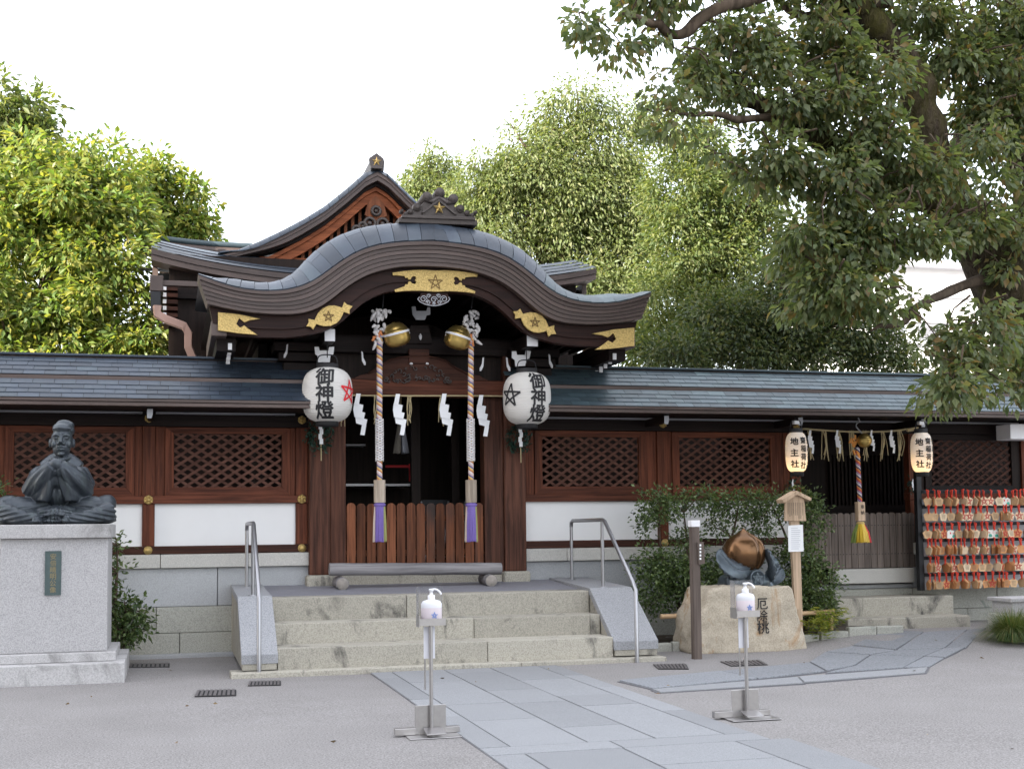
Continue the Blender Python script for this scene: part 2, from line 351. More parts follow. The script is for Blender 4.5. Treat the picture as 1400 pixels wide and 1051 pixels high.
# ================================================================== SETTING
def ground_material():
    m, nt, b = new_mat('yard_aggregate'); v = coords(nt, rnd=False)
    n1 = noise(nt, v, 75, 2, 0.8); n2 = noise(nt, v, 0.35, 4, 0.55); n3 = noise(nt, v, 3.5, 4, 0.6); n4 = noise(nt, v, 45, 2, 0.6)
    r = ramp(nt, n1, [(0.37, (0.105, 0.099, 0.098)), (0.5, (0.225, 0.216, 0.214)), (0.63, (0.385, 0.372, 0.37))])
    c = mixc(nt, 0.3, r.outputs[0], mixc(nt, n4, (0.20, 0.185, 0.18), (0.37, 0.35, 0.335)))
    n5 = noise(nt, v, 0.9, 5, 0.65); c = mixc(nt, 1.0, c, mixc(nt, n5, (0.72, 0.71, 0.70), (1.18, 1.18, 1.18)), 'MULTIPLY')
    c = mixc(nt, mixc(nt, n2, (0, 0, 0), (0.4, 0.4, 0.4)), c, mixc(nt, n3, (0.20, 0.194, 0.192), (0.26, 0.246, 0.234)))
    nt.links.new(c, b.inputs['Base Color']); b.inputs['Roughness'].default_value = 0.9; b.inputs['Specular IOR Level'].default_value = 0.2
    bump(nt, b, n1, 0.5, 0.006); return m
M['ground'] = ground_material()
xs = [-400, -120, -40, -16] + [-8 + 0.4 * i for i in range(66)] + [24, 45, 120, 400]
ys = [-400, -120, -40, -12, -3] + [0.4 * i for i in range(52)] + [24, 40, 60, 120, 400]
g = MB(); g.grid([[(x, y, gz(x, y) + 0.004 * sin(x * 1.3 + y * 0.7) * sin(y * 1.1)) if -9 < x < 19 and -1 < y < 21 else (x, y, 0) for x in xs] for y in ys])
ground = g.build('ground', 'ground'); ground['kind'] = 'structure'
# main path of cut slabs
PX0, PX1 = 1.833, 3.675; PYE = 12.02; PYS = G(700, 1033).y
path = MB().box(PX0, PX1, PYS - 0.02, PYE, -0.02, 0.0055).build('path', plain('path_bedding', (0.13, 0.13, 0.14), 0.9)); path['kind'] = 'structure'
def slab(par, x0, x1, y0, y1, mat='slab', dz=0.0):
    gp = 0.006
    b = MB().box(x0 + gp, x1 - gp, y0 + gp, y1 - gp, -0.02, 0.011 + dz + random.uniform(0, 0.003)); o = b.build('paving_slab', mat, par, 0.004)
    return o
rl = random.Random(3)
def column(par, x0, x1, ya, yb, lens, mat='slab'):
    y = ya; i = 0
    while y < yb - 0.05:
        L = lens[i % len(lens)]; y2 = min(yb, y + L)
        if yb - y2 < 0.3: y2 = yb
        slab(par, x0, x1, y, y2, mat); y = y2; i += 1
e0 = PYS + 0.26
slab(path, PX0, PX0 + 0.85, PYS, e0); slab(path, PX0 + 0.85, PX1, PYS, e0)
column(path, PX0, PX0 + 0.20, e0, PYE, (1.35, 1.0, 1.5))
column(path, PX1 - 0.20, PX1, e0, PYE, (1.1, 1.5, 0.9))
a0, a1 = PX0 + 0.20, PX1 - 0.20; w3 = (a1 - a0) / 3
column(path, a0, a0 + w3 * 1.05, e0, PYE, (1.1, 0.85, 1.5, 0.62, 0.9))
column(path, a0 + w3 * 1.05, a0 + 2 * w3, e0, PYE, (0.62, 1.25, 0.8, 1.35, 0.6))
column(path, a0 + 2 * w3, a1, e0, PYE, (1.55, 0.6, 1.15, 0.9, 1.2))
# broad cross paving nearer the camera
fp = MB().box(0.9, 7.0, PYS - 3.6, PYS - 0.03, -0.03, 0.008).build('pavement', plain('pavement_bedding', (0.13, 0.13, 0.14), 0.9)); fp['kind'] = 'structure'
column(fp, PX0, PX0 + 0.22, PYS - 3.5, PYS - 0.005, (1.2, 1.0))
xx = PX0 + 0.22; k = 0
while xx < PX1 + 0.10:
    w = (0.62, 0.75, 0.55)[k % 3]; column(fp, xx, min(xx + w, PX1 + 0.12), PYS - 3.5 - 0.3 * (k % 2), PYS - 0.005, (1.1, 0.8, 1.3)); xx += w; k += 1
fp.data.clear_geometry(); _m = MB().box(PX0, PX1 + 0.12, PYS - 3.6, PYS - 0.03, -0.03, 0.0055).mesh('pavement'); _m.materials.append(bpy.data.materials['pavement_bedding']); fp.data = _m
# dark rough-dressed branch path, laid in straight and slanting slabs
def gq(pts): return [tuple(G(*p)[:2]) for p in pts]
bp_out = [(846, 931), (1108, 905), (1150, 882), (1215, 862), (1262, 858), (1330, 853), (1352, 851), (1347, 862), (1318, 880), (1290, 902), (1266, 922), (1100, 935), (902, 949)]
def drape(mb, poly, h0, h1):
    n = len(poly); vs = [(x, y, gz(x, y) + h0) for x, y in poly] + [(x, y, gz(x, y) + h1) for x, y in poly]
    ar = sum(poly[i][0] * poly[(i + 1) % n][1] - poly[(i + 1) % n][0] * poly[i][1] for i in range(n))
    fs = [tuple(range(n - 1, -1, -1)), tuple(range(n, 2 * n))] + [(i, (i + 1) % n, (i + 1) % n + n, i + n) for i in range(n)]
    if ar < 0: fs = [f[::-1] for f in fs]
    return mb.add(vs, fs)
quads = [[(847, 932), (985, 919), (1035, 929), (893, 943)], [(987, 919), (1106, 907), (1128, 919), (1037, 929)],
         [(893, 944), (1090, 927), (1098, 935), (903, 948)], [(1092, 927), (1268, 914), (1264, 921), (1100, 934)],
         [(1108, 906), (1128, 893), (1188, 897), (1168, 911), (1130, 918)], [(1130, 892), (1165, 877), (1222, 880), (1190, 896)], [(1167, 876), (1213, 863), (1262, 865), (1224, 879)],
         [(1170, 912), (1190, 898), (1262, 899), (1234, 914.5), (1131, 921)], [(1192, 897), (1224, 880.5), (1288, 879), (1264, 898)], [(1226, 880), (1264, 865.5), (1322, 862), (1290, 878)],
         [(1236, 914), (1264, 899.5), (1290, 901), (1270, 913)], [(1266, 898.5), (1290, 880), (1318, 880), (1292, 900)], [(1292, 879), (1324, 862), (1347, 860), (1320, 879)]]
_bm = MB()
for q in quads:
    g4 = [Vector(p) for p in gq(q)]; ce = sum(g4, Vector((0, 0))) / len(g4); drape(_bm, [tuple(ce + (p - ce) * 1.035) for p in g4], -0.03, 0.007 + 0.0004 * quads.index(q))
bpath = _bm.build('side_path', bpy.data.materials['path_bedding']); bpath['kind'] = 'structure'
for q in quads:
    o = drape(MB(), gq(q), -0.02, 0.016 + random.uniform(0, 0.005)).build('paving_slab', 'slab2' if quads.index(q) not in (2, 3) else 'slab', bpath, 0.004)
# ================================================================== STONE STEPS
hl = thing('stone_steps', 'three granite steps with sloping side cheeks leading up to the gate', 'steps', (2.65, 12.1, 0))
SX0, SX1 = 0.98, 4.335                  # between the cheeks
def blk(name, mat, par, x0, x1, y0, y1, z0, z1, bev=0.008): return MB().box(x0, x1, y0, y1, z0, z1).build(name, mat, par, bev)
KX0 = G(315, 926).x; KX1 = 4.85
blk('kerb_stone', 'stone', hl, KX0, 3.32, 12.04, 12.36, -0.05, 0.050); blk('kerb_stone', 'stone', hl, 3.325, KX1, 12.045, 12.36, -0.05, 0.046)
blk('tread_stone', 'stone', hl, SX0, 3.02, 12.20, 12.72, 0.040, 0.252); blk('tread_stone', 'stone', hl, 3.025, SX1, 12.203, 12.72, 0.040, 0.250)
blk('tread_stone', 'stone', hl, SX0, 2.98, 12.60, 13.08, 0.20, 0.455); blk('tread_stone', 'stone', hl, 2.985, SX1 - 0.11, 12.603, 13.08, 0.20, 0.453); blk('tread_stone', 'stone', hl, SX1 - 0.107, SX1, 12.60, 13.08, 0.20, 0.454)
blk('tread_stone', 'stone', hl, SX0, 2.35, 12.95, 13.30, 0.40, 0.685); blk('tread_stone', 'stone', hl, 2.355, SX1, 12.953, 13.30, 0.40, 0.684)
# landing, rising gently to the gate
ld = MB(); LX0, LX1 = 0.70, 4.62
ld.add([(SX0, 13.31, 0.45), (SX1, 13.31, 0.45), (SX1, 14.44, 0.45), (SX0, 14.44, 0.45), (SX0, 13.31, 0.686), (SX1, 13.31, 0.686), (SX1, 14.44, 0.752), (SX0, 14.44, 0.752)],
       [(0, 3, 2, 1), (4, 5, 6, 7), (0, 1, 5, 4), (1, 2, 6, 5), (2, 3, 7, 6), (3, 0, 4, 7)])
ld.build('landing', 'slate', hl)
sl = MB(); sl.add([(SX0, 12.962, 0.686), (SX1, 12.962, 0.686), (SX1, 13.30, 0.687), (SX0, 13.30, 0.687), (SX0, 12.962, 0.692), (SX1, 12.962, 0.692), (SX1, 13.30, 0.693), (SX0, 13.30, 0.693)],
       [(0, 3, 2, 1), (4, 5, 6, 7), (0, 1, 5, 4), (1, 2, 6, 5), (2, 3, 7, 6), (3, 0, 4, 7)])
for (xa, xb) in ((0.655, 0.97), (4.345, 4.80)):
    mb = MB(); prof = [(12.18, 0.06), (12.18, 0.185), (12.93, 0.690), (14.42, 0.755), (14.42, 0.06)]
    n = 5; vs = [(xa, y, z) for y, z in prof] + [(xb, y, z) for y, z in prof]
    mb.add(vs, [(4, 3, 2, 1, 0), (5, 6, 7, 8, 9)] + [(i, (i + 1) % 5, (i + 1) % 5 + 5, i + 5) for i in range(5)])
    ck = mb.build('cheek', 'stone', hl)
    cp = MB(); prof = [(12.17, 0.115), (12.17, 0.205), (12.925, 0.712), (14.42, 0.772), (14.42, 0.70), (12.945, 0.640)]
    vs = [(xa - 0.012, y, z) for y, z in prof] + [(xb + 0.012, y, z) for y, z in prof]
    cp.add(vs, [(5, 4, 3, 2, 1, 0), (6, 7, 8, 9, 10, 11)] + [(i, (i + 1) % 6, (i + 1) % 6 + 6, i + 6) for i in range(6)])
    cp.build('coping', 'cheek', ck, 0.006)
# ================================================================== ROOFED WING WALLS
YW = 14.5
ZG = dict(cap0=0.968, cap1=1.121, b1=1.208, p1=1.673, m1=1.761, t0=2.528, t1=2.66, fz=2.735)
def rosette_mesh():
    mb = MB(); mb.lathe([(0.0, -0.03), (0.018, -0.03), (0.022, -0.02), (0.024, -0.006)], n=10, axis='y')
    mb.lathe([(0.0, -0.014), (0.046, -0.012), (0.05, 0.004)], n=12, axis='y')
    for k in range(6): a = pi * k / 3 + pi / 6; mb.ball((0.036 * cos(a), -0.012, 0.036 * sin(a)), (0.017, 0.012, 0.017), 7, 4)
    me = mb.mesh('rosette'); me.materials.append(M['gold']); return me
def dome_mesh():
    mb = MB(); mb.lathe([(0.0, -0.045), (0.02, -0.042), (0.036, -0.03), (0.044, -0.012), (0.05, -0.008), (0.05, 0.004)], n=14, axis='y')
    me = mb.mesh('stud'); me.materials.append(M['gold']); return me
ROS, DOME = rosette_mesh(), dome_mesh()
def put(name, me, par, loc, rot=(0, 0, 0), sc=1.0):
    o = link(name, me, None, par); w = par['_w'] if '_w' in par else (0, 0, 0)
    o.location = (loc[0] - w[0], loc[1] - w[1], loc[2] - w[2]); o.rotation_euler = rot; o.scale = (sc, sc, sc)
    if '_w' in o: del o['_w']
    return o
SHW, SHL = 0.212, 0.098
def shingle_mesh(a):
    L, w, t = SHL + 0.012, SHW - 0.004, 0.0045
    mb = MB(); ca, sa = cos(a), sin(a)
    def q(x, s_, n_): return (x, s_ * ca - n_ * sa, s_ * sa + n_ * ca)
    vs = [q(-w / 2, 0, 0), q(w / 2, 0, 0), q(w / 2, L, -0.006), q(-w / 2, L, -0.006), q(-w / 2, 0, t), q(w / 2, 0, t), q(w / 2, L, t - 0.006), q(-w / 2, L, t - 0.006)]
    mb.add(vs, [(0, 3, 2, 1), (4, 5, 6, 7), (0, 1, 5, 4), (1, 2, 6, 5), (2, 3, 7, 6), (3, 0, 4, 7)]); return mb.mesh('shingle')
def clip_slats(x0, x1, z0, z1, slope, pitch):
    out = []; b = z0 - slope * x1 if slope > 0 else z0 - slope * x0
    bmax = z1 - slope * x0 if slope > 0 else z1 - slope * x1
    b += pitch * abs(slope) * 0.4
    while b < bmax:
        pts = []
        for x in (x0, x1):
            z = slope * x + b
            if z0 <= z <= z1: pts.append((x, z))
        for z in (z0, z1):
            x = (z - b) / slope
            if x0 < x < x1: pts.append((x, z))
        if len(pts) >= 2:
            pts.sort()
            if pts[-1][0] - pts[0][0] > 0.03: out.append((pts[0], pts[-1]))
        b += pitch * abs(slope)
    return out
def lattice(par, x0, x1, z0=1.855, z1=2.452, fw=0.095, mfr='red', mfx='redx', msl='slat', y=YW):
    lp = MB()                                  # mitred frame: one board per side
    fr = [((x0 - fw, z0 - fw), (x1 + fw, z0 - fw), (x1, z0), (x0, z0)), ((x1 + fw, z0 - fw), (x1 + fw, z1 + fw * 0.75), (x1, z1), (x1, z0)),
          ((x1 + fw, z1 + fw * 0.75), (x0 - fw, z1 + fw * 0.75), (x0, z1), (x1, z1)), ((x0 - fw, z1 + fw * 0.75), (x0 - fw, z0 - fw), (x0, z0), (x0, z1))]
    root = None
    for i, f in enumerate(fr):
        cx_ = sum(p[0] for p in f) / 4; cz_ = sum(p[1] for p in f) / 4
        f2 = [(cx_ + (p[0] - cx_) * (0.997 if i % 2 else 0.9995), cz_ + (p[1] - cz_) * (0.9995 if i % 2 else 0.985)) for p in f]
        o = MB().prism(f2, y - 0.035, y + 0.03).build('lattice_frame', mfx if i % 2 == 0 else mfr, par if root is None else root, 0.003)
        if root is None: root = o
    for sl_, yy in ((0.66, y - 0.004), (-0.66, y + 0.0095)):
        for (a, b) in clip_slats(x0 - 0.008, x1 + 0.008, z0 - 0.008, z1 + 0.008, sl_, 0.147):
            MB().bar((a[0], yy, a[1]), (b[0], yy, b[1]), 0.012, 0.029, (0, 1, 0) if False else (0, 0, 1)).build('slat', msl, root)
    return root
ANG = atan2(2.96 - 2.735, 13.95 - 13.62)
SHM1 = shingle_mesh(ANG)
def wing(name, label, x0, x1, posts, opens, view0, view1, bolt_posts, rafters, skip_plaster=(), skin='sheet', openbay=None):
    w = thing(name, label, 'wall', ((x0 + x1) / 2, YW, 0))
    # roof
    roof = MB()
    prof = [(13.60, 2.728), (13.62, 2.740), (13.95, 2.962), (13.98, 3.018), (14.30, 3.205), (14.62, 3.205), (15.35, 2.74), (15.35, 2.67), (14.45, 2.69), (13.66, 2.665), (13.60, 2.672)]
    n = len(prof); vs = [(x0, a, b) for a, b in prof] + [(x1, a, b) for a, b in prof]
    roof.add(vs, [tuple(range(n))[::-1], tuple(range(n, 2 * n))] + [(i, (i + 1) % n, (i + 1) % n + n, i + n) for i in range(n)][::1])
    rf = roof.build('roof', 'black', w, clean=True)
    MB().box(x0, x1, 13.585, 13.66, 2.668, 2.706).build('eave_board', 'fascia', rf, 0.004)
    MB().box(x0, x1, 13.572, 13.66, 2.710, 2.742).build('eave_board', 'fascia', rf, 0.004)
    MB().box(x0, x1, 13.925, 14.05, 2.966, 3.012).build('roof_step', 'fascia', rf, 0.004)
    MB().box(x0, x1, 14.30, 14.60, 3.19, 3.262).build('ridge', 'fascia', rf, 0.004)
    MB().box(x0, x1, 14.265, 14.635, 3.266, 3.292).build('ridge_cap', skin, rf, 0.006)
    MB().box(x0, x1, 14.275, 14.31, 3.196, 3.216).build('ridge_moulding', 'fascia', rf, 0.004)
    sm1 = SHM1.copy(); sm1.materials.append(M[skin])
    ca, sa = cos(ANG), sin(ANG)
    for tier, (ya, za, nc) in enumerate(((13.566, 2.727, 4), (13.945, 3.006, 4))):
        for c in range(nc):
            off = (0.5 * SHW if c % 2 else 0.0) + random.uniform(-0.03, 0.03)
            x = view0 + off
            while x < view1 - SHW / 2:
                o = put('shingle', sm1, rf, (x + SHW / 2, ya + c * SHL * ca, za + c * SHL * sa + 0.016), (random.uniform(-0.008, 0.008), random.uniform(-0.004, 0.004), 0)); x += SHW
    # stone base
    def seg(name_, mat, y0, y1, z0, z1, joints, bev=0.008):
        xs_ = [x0] + joints + [x1]
        if openbay and z1 > 0.6: xs_ = [q for q in xs_ if not openbay[0] - 0.25 < q < openbay[1] + 0.25]; xs_ = sorted(xs_ + [openbay[0] - 0.02, openbay[1] + 0.02])
        for i in range(len(xs_) - 1):
            zz1 = z1
            if openbay and z1 > 0.6 and openbay[0] - 0.1 < (xs_[i] + xs_[i + 1]) / 2 < openbay[1] + 0.1:
                if z0 > 0.9: continue
                zz1 = 0.60
            MB().box(xs_[i] + 0.003, xs_[i + 1] - 0.003, y0 + random.uniform(0, 0.006), y1, z0, zz1 - 0.004).build(name_, mat, w, bev)
    J = lambda st, ph: [x0 + ph + st * i for i in range(int((x1 - x0 - ph - 0.3) / st) + 1)]
    seg('cap_stone', 'capstone', YW - 0.12, YW + 0.25, ZG['cap0'], ZG['cap1'], J(1.72, 0.65))
    seg('plinth_stone', 'plinth', YW - 0.07, YW + 0.22, 0.545, ZG['cap0'], J(3.1, 1.6))
    seg('plinth_stone', 'rough', YW - 0.085, YW + 0.22, 0.26, 0.545, J(1.25, 0.3))
    seg('plinth_stone', 'rough', YW - 0.09, YW + 0.22, -0.1, 0.26, J(0.9, 0.7))
    seg('footing_stone', 'plinth', YW - 0.24, YW - 0.095, -0.1, 0.045, J(1.4, 0.9), 0.01)
    # timber frame
    for (ra, rb) in ([(x0, x1)] if not openbay else [(x0, openbay[0] - 0.02), (openbay[1] + 0.02, x1)]):
        MB().box(ra, rb, YW - 0.075, YW + 0.08, ZG['cap1'], ZG['b1']).build('bottom_beam', 'woodx', w, 0.005)
        MB().box(ra, rb, YW - 0.06, YW + 0.08, ZG['p1'], ZG['m1']).build('middle_rail', 'redx', w, 0.005)
    MB().box(x0, x1, YW - 0.075, YW + 0.08, ZG['t0'], ZG['t1']).build('top_beam', 'black', w, 0.005)
    MB().box(x0, x1, YW - 0.02, YW + 0.05, ZG['t1'], 2.745).build('frieze', 'frieze', w)
    ps = sorted(posts)
    for i, px_ in enumerate(ps):
        MB().box(px_ - 0.066, px_ + 0.066, YW - 0.045, YW + 0.08, ZG['b1'] + 0.001, ZG['p1'] - 0.001).build('post', 'red', w, 0.004)
        MB().box(px_ - 0.066, px_ + 0.066, YW - 0.045, YW + 0.08, ZG['m1'] + 0.001, ZG['t0'] - 0.001).build('post', 'red', w, 0.004)
        MB().box(px_ - 0.07, px_ + 0.07, YW - 0.05, YW + 0.06, ZG['t1'] + 0.001, 2.74).build('strut', 'black', w)
    for px_ in bolt_posts:
        put('rosette', ROS, w, (px_, YW - 0.062, (ZG['p1'] + ZG['m1']) / 2)); put('rosette', ROS, w, (px_, YW - 0.077, (ZG['t0'] + ZG['t1']) / 2 + 0.02), sc=0.95)
        put('stud', DOME, w, (px_, YW - 0.077, (ZG['cap1'] + ZG['b1']) / 2), sc=0.95)
    for px_ in rafters:
        MB().box(px_ - 0.028, px_ + 0.028, 13.80, 14.44, 2.575, 2.66).build('rafter', 'black', w)
        MB().prism([(px_ - 0.03, 2.655), (px_ + 0.03, 2.66), (px_ + 0.03, 2.60), (px_ + 0.016, 2.558), (px_ - 0.03, 2.56)], 13.79, 13.80 - 0.004).build('rafter_end', 'greymetal', w, 0.002)
    # plaster and upper boards between the posts
    edges = [x0] + ps + [x1]
    for i in range(len(edges) - 1):
        a = edges[i] + (0.067 if i else 0.001); b = edges[i + 1] - (0.067 if i < len(edges) - 2 else 0.001)
        mid = (a + b) / 2
        if openbay and openbay[0] < mid < openbay[1]: continue
        if b - a > 0.02:
            MB().box(a, b, YW - 0.005, YW + 0.04, ZG['b1'], ZG['p1']).build('plaster_panel', 'plaster', w)
            op = [o for o in opens if a < (o[0] + o[1]) / 2 < b]
            if not op: MB().box(a, b, YW, YW + 0.03, ZG['m1'], ZG['t0']).build('board', 'red', w)
            for o in op:
                dk = o[2] if len(o) > 2 else None
                lattice(w, o[0], o[1], *(() if not dk else (1.855, 2.452, 0.095, 'blackz', 'black', 'woodx')))
                fo = 0.0955
                for (p0, p1) in ((a, o[0] - fo), (o[1] + fo, b)):
                    if p1 > p0: MB().box(p0 - 0.01, p1 + 0.01, YW + 0.031, YW + 0.04, ZG['m1'], ZG['t0']).build('backing_board', 'blackz', w)
                    if p1 - p0 > 0.012:
                        nb = 1 if p1 - p0 < 0.17 else 2
                        for k in range(nb):
                            MB().box(p0 + (p1 - p0) * k / nb + 0.002, p0 + (p1 - p0) * (k + 1) / nb - 0.002, YW - 0.012, YW + 0.03, ZG['m1'] + 0.001, ZG['t0'] - 0.001).build('board', 'red' if not dk else 'blackz', w, 0.003)
    # back of the covered passage
    MB().box(x0, x1, 15.9, 15.95, 0.0, 2.72).build('back_wall', 'blackz', w)
    MB().box(x0, x1, YW + 0.23, 15.9, 0.5, 0.72).build('passage_floor', 'blackz', w)
    return w
wing('roofed_wall', 'roofed timber and white plaster wall behind the seated bronze statue', -4.2, 1.60, [-3.75, -1.92, -0.242, 1.428],
     [(-3.45, -2.25), (P(19, 630, YW).x, P(172, 630, YW).x), (0.025, 1.206)], -2.35, 1.75, [-1.92, -0.242, 1.428], [-1.92, P(205, 560, 13.8).x])
wingR = wing('roofed_wall', 'roofed timber and white plaster wall running behind the bronze peach', 3.90, 13.5, [5.814, 7.618, 9.30, 11.0, 12.8],
     [(4.282, 5.513), (6.044, 7.276), (9.571, 10.786, 1), (11.3, 12.5, 1)], 3.75, 11.45, [5.814, 7.618, 11.0], [P(911, 570, 13.8).x, P(1094, 572, 13.8).x, P(1262, 574, 13.8).x], skin='sheetg', openbay=(7.7, 9.2))
# ================================================================== SHRINE HALL WITH CURVED PORCH ROOF
XC = 2.75
hall = thing('shrine_hall', 'dark timber shrine hall with curved porch roof and star-topped gable', 'building', (XC, 14.3, 0))
GU = [0.125 * i for i in range(21)]
FT = [4.480, 4.474, 4.464, 4.451, 4.432, 4.405, 4.364, 4.305, 4.225, 4.131, 4.034, 3.958, 3.910, 3.881, 3.868, 3.865, 3.874, 3.893, 3.925, 3.965, 4.010]
FB = [4.214, 4.212, 4.205, 4.192, 4.166, 4.130, 4.079, 4.005, 3.911, 3.806, 3.720, 3.668, 3.643, 3.635, 3.634, 3.638, 3.648, 3.664, 3.685, 3.710, 3.735]
HB = [3.957, 3.957, 3.960, 3.955, 3.938, 3.890, 3.815, 3.705, 3.590, 3.516, 3.470, 3.439, 3.417, 3.406, 3.404, 3.402, 3.407, 3.414, 3.422, 3.428, 3.430]
def cur(arr, u):                        # smooth reading of a measured curve
    a = abs(u) / 0.125; i = int(min(19, a)); t = a - i
    g_ = lambda k: arr[abs(k)] if k <= 20 else 2 * arr[20] - arr[40 - k]
    p0, p1, p2, p3 = g_(i - 1), g_(i), g_(i + 1), g_(i + 2)
    return 0.5 * (2 * p1 + (p2 - p0) * t + (2 * p0 - 5 * p1 + 4 * p2 - p3) * t * t + (3 * p1 - p0 - 3 * p2 + p3) * t ** 3)
YK = 13.3
def band(za, zb, y0, y1, umax_a, umax_b, n=72):
    rows = []
    for i in range(n + 1):
        s_ = -1 + 2 * i / n; ua, ub = s_ * umax_a, s_ * umax_b
        rows.append([(XC + ua, y0, za(ua)), (XC + ub, y0, zb(ub)), (XC + ub, y1, zb(ub)), (XC + ua, y1, za(ua)), (XC + ua, y0, za(ua))])
    mb = MB(); mb.grid(rows, False); mb.add(rows[0][:4], [(0, 1, 2, 3)]); mb.add(rows[-1][:4], [(3, 2, 1, 0)])
    return mb
lerp = lambda f: (lambda u: cur(FT, u) * (1 - f) + cur(FB, u) * f)
NB = 6
for k in range(NB):
    f0, f1 = k / NB, (k + 1) / NB - 0.014
    um = lambda f: 2.50 - 0.10 * f
    band(lerp(f0), lerp(f1), YK + 0.010 * k + (0.0 if k else -0.012), YK + 0.42, um(f0), um(f1)).build('fascia_board', 'fascia', hall, clean=True)
hz = lambda f: (lambda u: cur(FB, u) * (1 - f) - 0.0 + cur(HB, u) * f)
band(hz(0.02), hz(0.62), YK + 0.15, YK + 0.30, 2.38, 2.34).build('bargeboard', 'hafu', hall, clean=True)
band(hz(0.62), hz(1.0), YK + 0.175, YK + 0.28, 2.335, 2.32).build('bargeboard_moulding', 'hafu', hall, clean=True)
# rolled edge of the porch roof
def surf(u, t):
    e = 0.004; dz = (cur(FT, u + e) - cur(FT, u - e)) / (2 * e) if abs(u) < 2.49 else (cur(FT, u) - cur(FT, u - math.copysign(0.01, u))) / math.copysign(0.01, u)
    n = Vector((-dz, 1)).normalized()
    off = 0.31 - 0.14 * sm((abs(u) - 0.9) / 0.9) - 0.10 * sm((abs(u) - 2.1) / 0.4)
    tt = min(t, 1.0); y = YK - 0.02 + 0.55 * t
    d = off * sin(tt * pi / 2) ** 0.8 + 0.002
    return Vector((XC + u + n.x * d, y, cur(FT, u) + n.y * d + (t - tt) * 0.03))
porch = MB(); us_ = [-2.5 + 5.0 * i / 100 for i in range(101)]
ts_ = [0, 0.12, 0.25, 0.4, 0.6, 0.8, 1.0, 2.5, 6.2]
porch.grid([[surf(u, t) + Vector((0, 0.012, -0.012)) for t in ts_] for u in us_], True, True)
porch_roof = porch.build('porch_roof', 'sheet', hall)
arc = [0.0]; fine = [-2.5 + 5.0 * i / 600 for i in range(601)]
for i in range(600): arc.append(arc[-1] + sqrt((fine[i + 1] - fine[i]) ** 2 + (cur(FT, fine[i + 1]) - cur(FT, fine[i])) ** 2))
npc = 36
def u_at(s_): return float(np.interp(s_, arc, fine))
for k in range(npc):
    ua, ub = u_at(arc[-1] * k / npc + 0.003), u_at(arc[-1] * (k + 1) / npc - 0.003)
    seam = [0.0, 1.0] if k % 3 else [0.0, random.choice((0.45, 0.55, 0.3)), 1.0]
    for j in range(len(seam) - 1):
        sk = 0.10 * (1 if ua < 0 else -1)                   # seams lean towards the ridge
        mb = MB(); top = []; bot = []
        for a in range(5):
            u = ua + (ub - ua) * a / 4; r1 = []; r2 = []
            for b_ in range(6):
                t = seam[j] + 0.004 + (seam[j + 1] - seam[j] - 0.008) * b_ / 5
                uu = max(-2.5, min(2.5, u + sk * t * (1 - abs(u) / 2.5))); p = surf(uu, t); lift = 0.004 + 0.004 * (a / 4)
                r1.append(p + Vector((0, -lift * 0.5, lift))); r2.append(p + Vector((0, 0.010, -0.012)))
            top.append(r1); bot.append(r2)
        mb.grid(top, True, True)
        edge = lambda A, B: mb.add(list(A) + list(B), [(i, i + 1, len(A) + i + 1, len(A) + i) for i in range(len(A) - 1)])
        edge(top[0], bot[0]); edge(bot[-1], top[-1]); edge([r[0] for r in bot], [r[0] for r in top]); edge([r[-1] for r in top], [r[-1] for r in bot])
        mb.build('copper_sheet', 'sheetg' if k > 26 else 'sheet', porch_roof)
# ridge ornament
yo = 13.62
orn = MB(); zb0 = Z(303, yo, 598)
pw = lambda px_, py_: (P(px_, py_, yo).x, P(px_, py_, yo).z)
orn.prism([pw(545, 305), pw(545, 298), pw(652, 302), pw(652, 309)], yo - 0.03, yo + 1.5)
orn_o = orn.build('ridge_ornament', 'orn', hall, 0.006)
MB().prism([pw(548, 299), pw(549, 295), pw(649, 298), pw(649, 302.5)], yo - 0.05, yo + 1.4).build('ornament_plinth', 'orn', orn_o, 0.005)
MB().prism([pw(577, 295.5), pw(577, 279), pw(585, 272), pw(600, 267), pw(614, 273), pw(621, 281), pw(622, 297.5)], yo - 0.02, yo + 1.3).build('ornament_body', 'orn', orn_o, 0.005)
MB().prism([pw(575, 292), pw(599, 272.5), pw(624, 294), pw(620, 294), pw(599, 276.5), pw(579, 292)], yo - 0.045, yo - 0.021).build('ornament_gable', 'orn', orn_o)
for (px_, py_) in ((583, 270), (600.5, 264.5), (619, 273)):
    c = P(px_, py_, yo); MB().lathe([(0, -0.06), (0.036, -0.06), (0.042, -0.05), (0.052, -0.05), (0.055, -0.04), (0.055, 1.2)], (c.x, yo, c.z), 16, 'y').build('ridge_tile', 'orn', orn_o)
MB().tube([P(583, 274, yo - .02), P(592, 276, yo - .03), P(600, 270, yo - .03), P(609, 277, yo - .03), P(618, 277, yo - .02)], 0.026, 8).build('ridge_tile_band', 'orn', orn_o)
for sg, base in ((-1, (577, 296)), (1, (622, 298))):
    pts = [(0, 0), (10, -14), (4, -20), (-2, -15), (3, -11)]
    for (dx, dy, r) in ((7, -12, 0.05), (16, -6, 0.035), (23, -3, 0.028), (28, -7, 0.022)):
        c = P(base[0] + sg * dx, base[1] + dy, yo); MB().lathe([(0, -0.035), (r * 0.5, -0.04), (r * 0.55, -0.025), (r * 0.9, -0.03), (r, 0.0), (r, 0.05)], (c.x, yo, c.z), 12, 'y').build('ornament_scroll', 'orn', orn_o)
    MB().prism([pw(base[0], base[1]), pw(base[0], base[1] - 15), pw(base[0] + sg * 12, base[1] - 8), pw(base[0] + sg * 27, base[1] - 2)], yo - 0.01, yo + 0.1).build('ornament_wing', 'orn', orn_o)
c = P(599.5, 286, yo); s5 = MB()
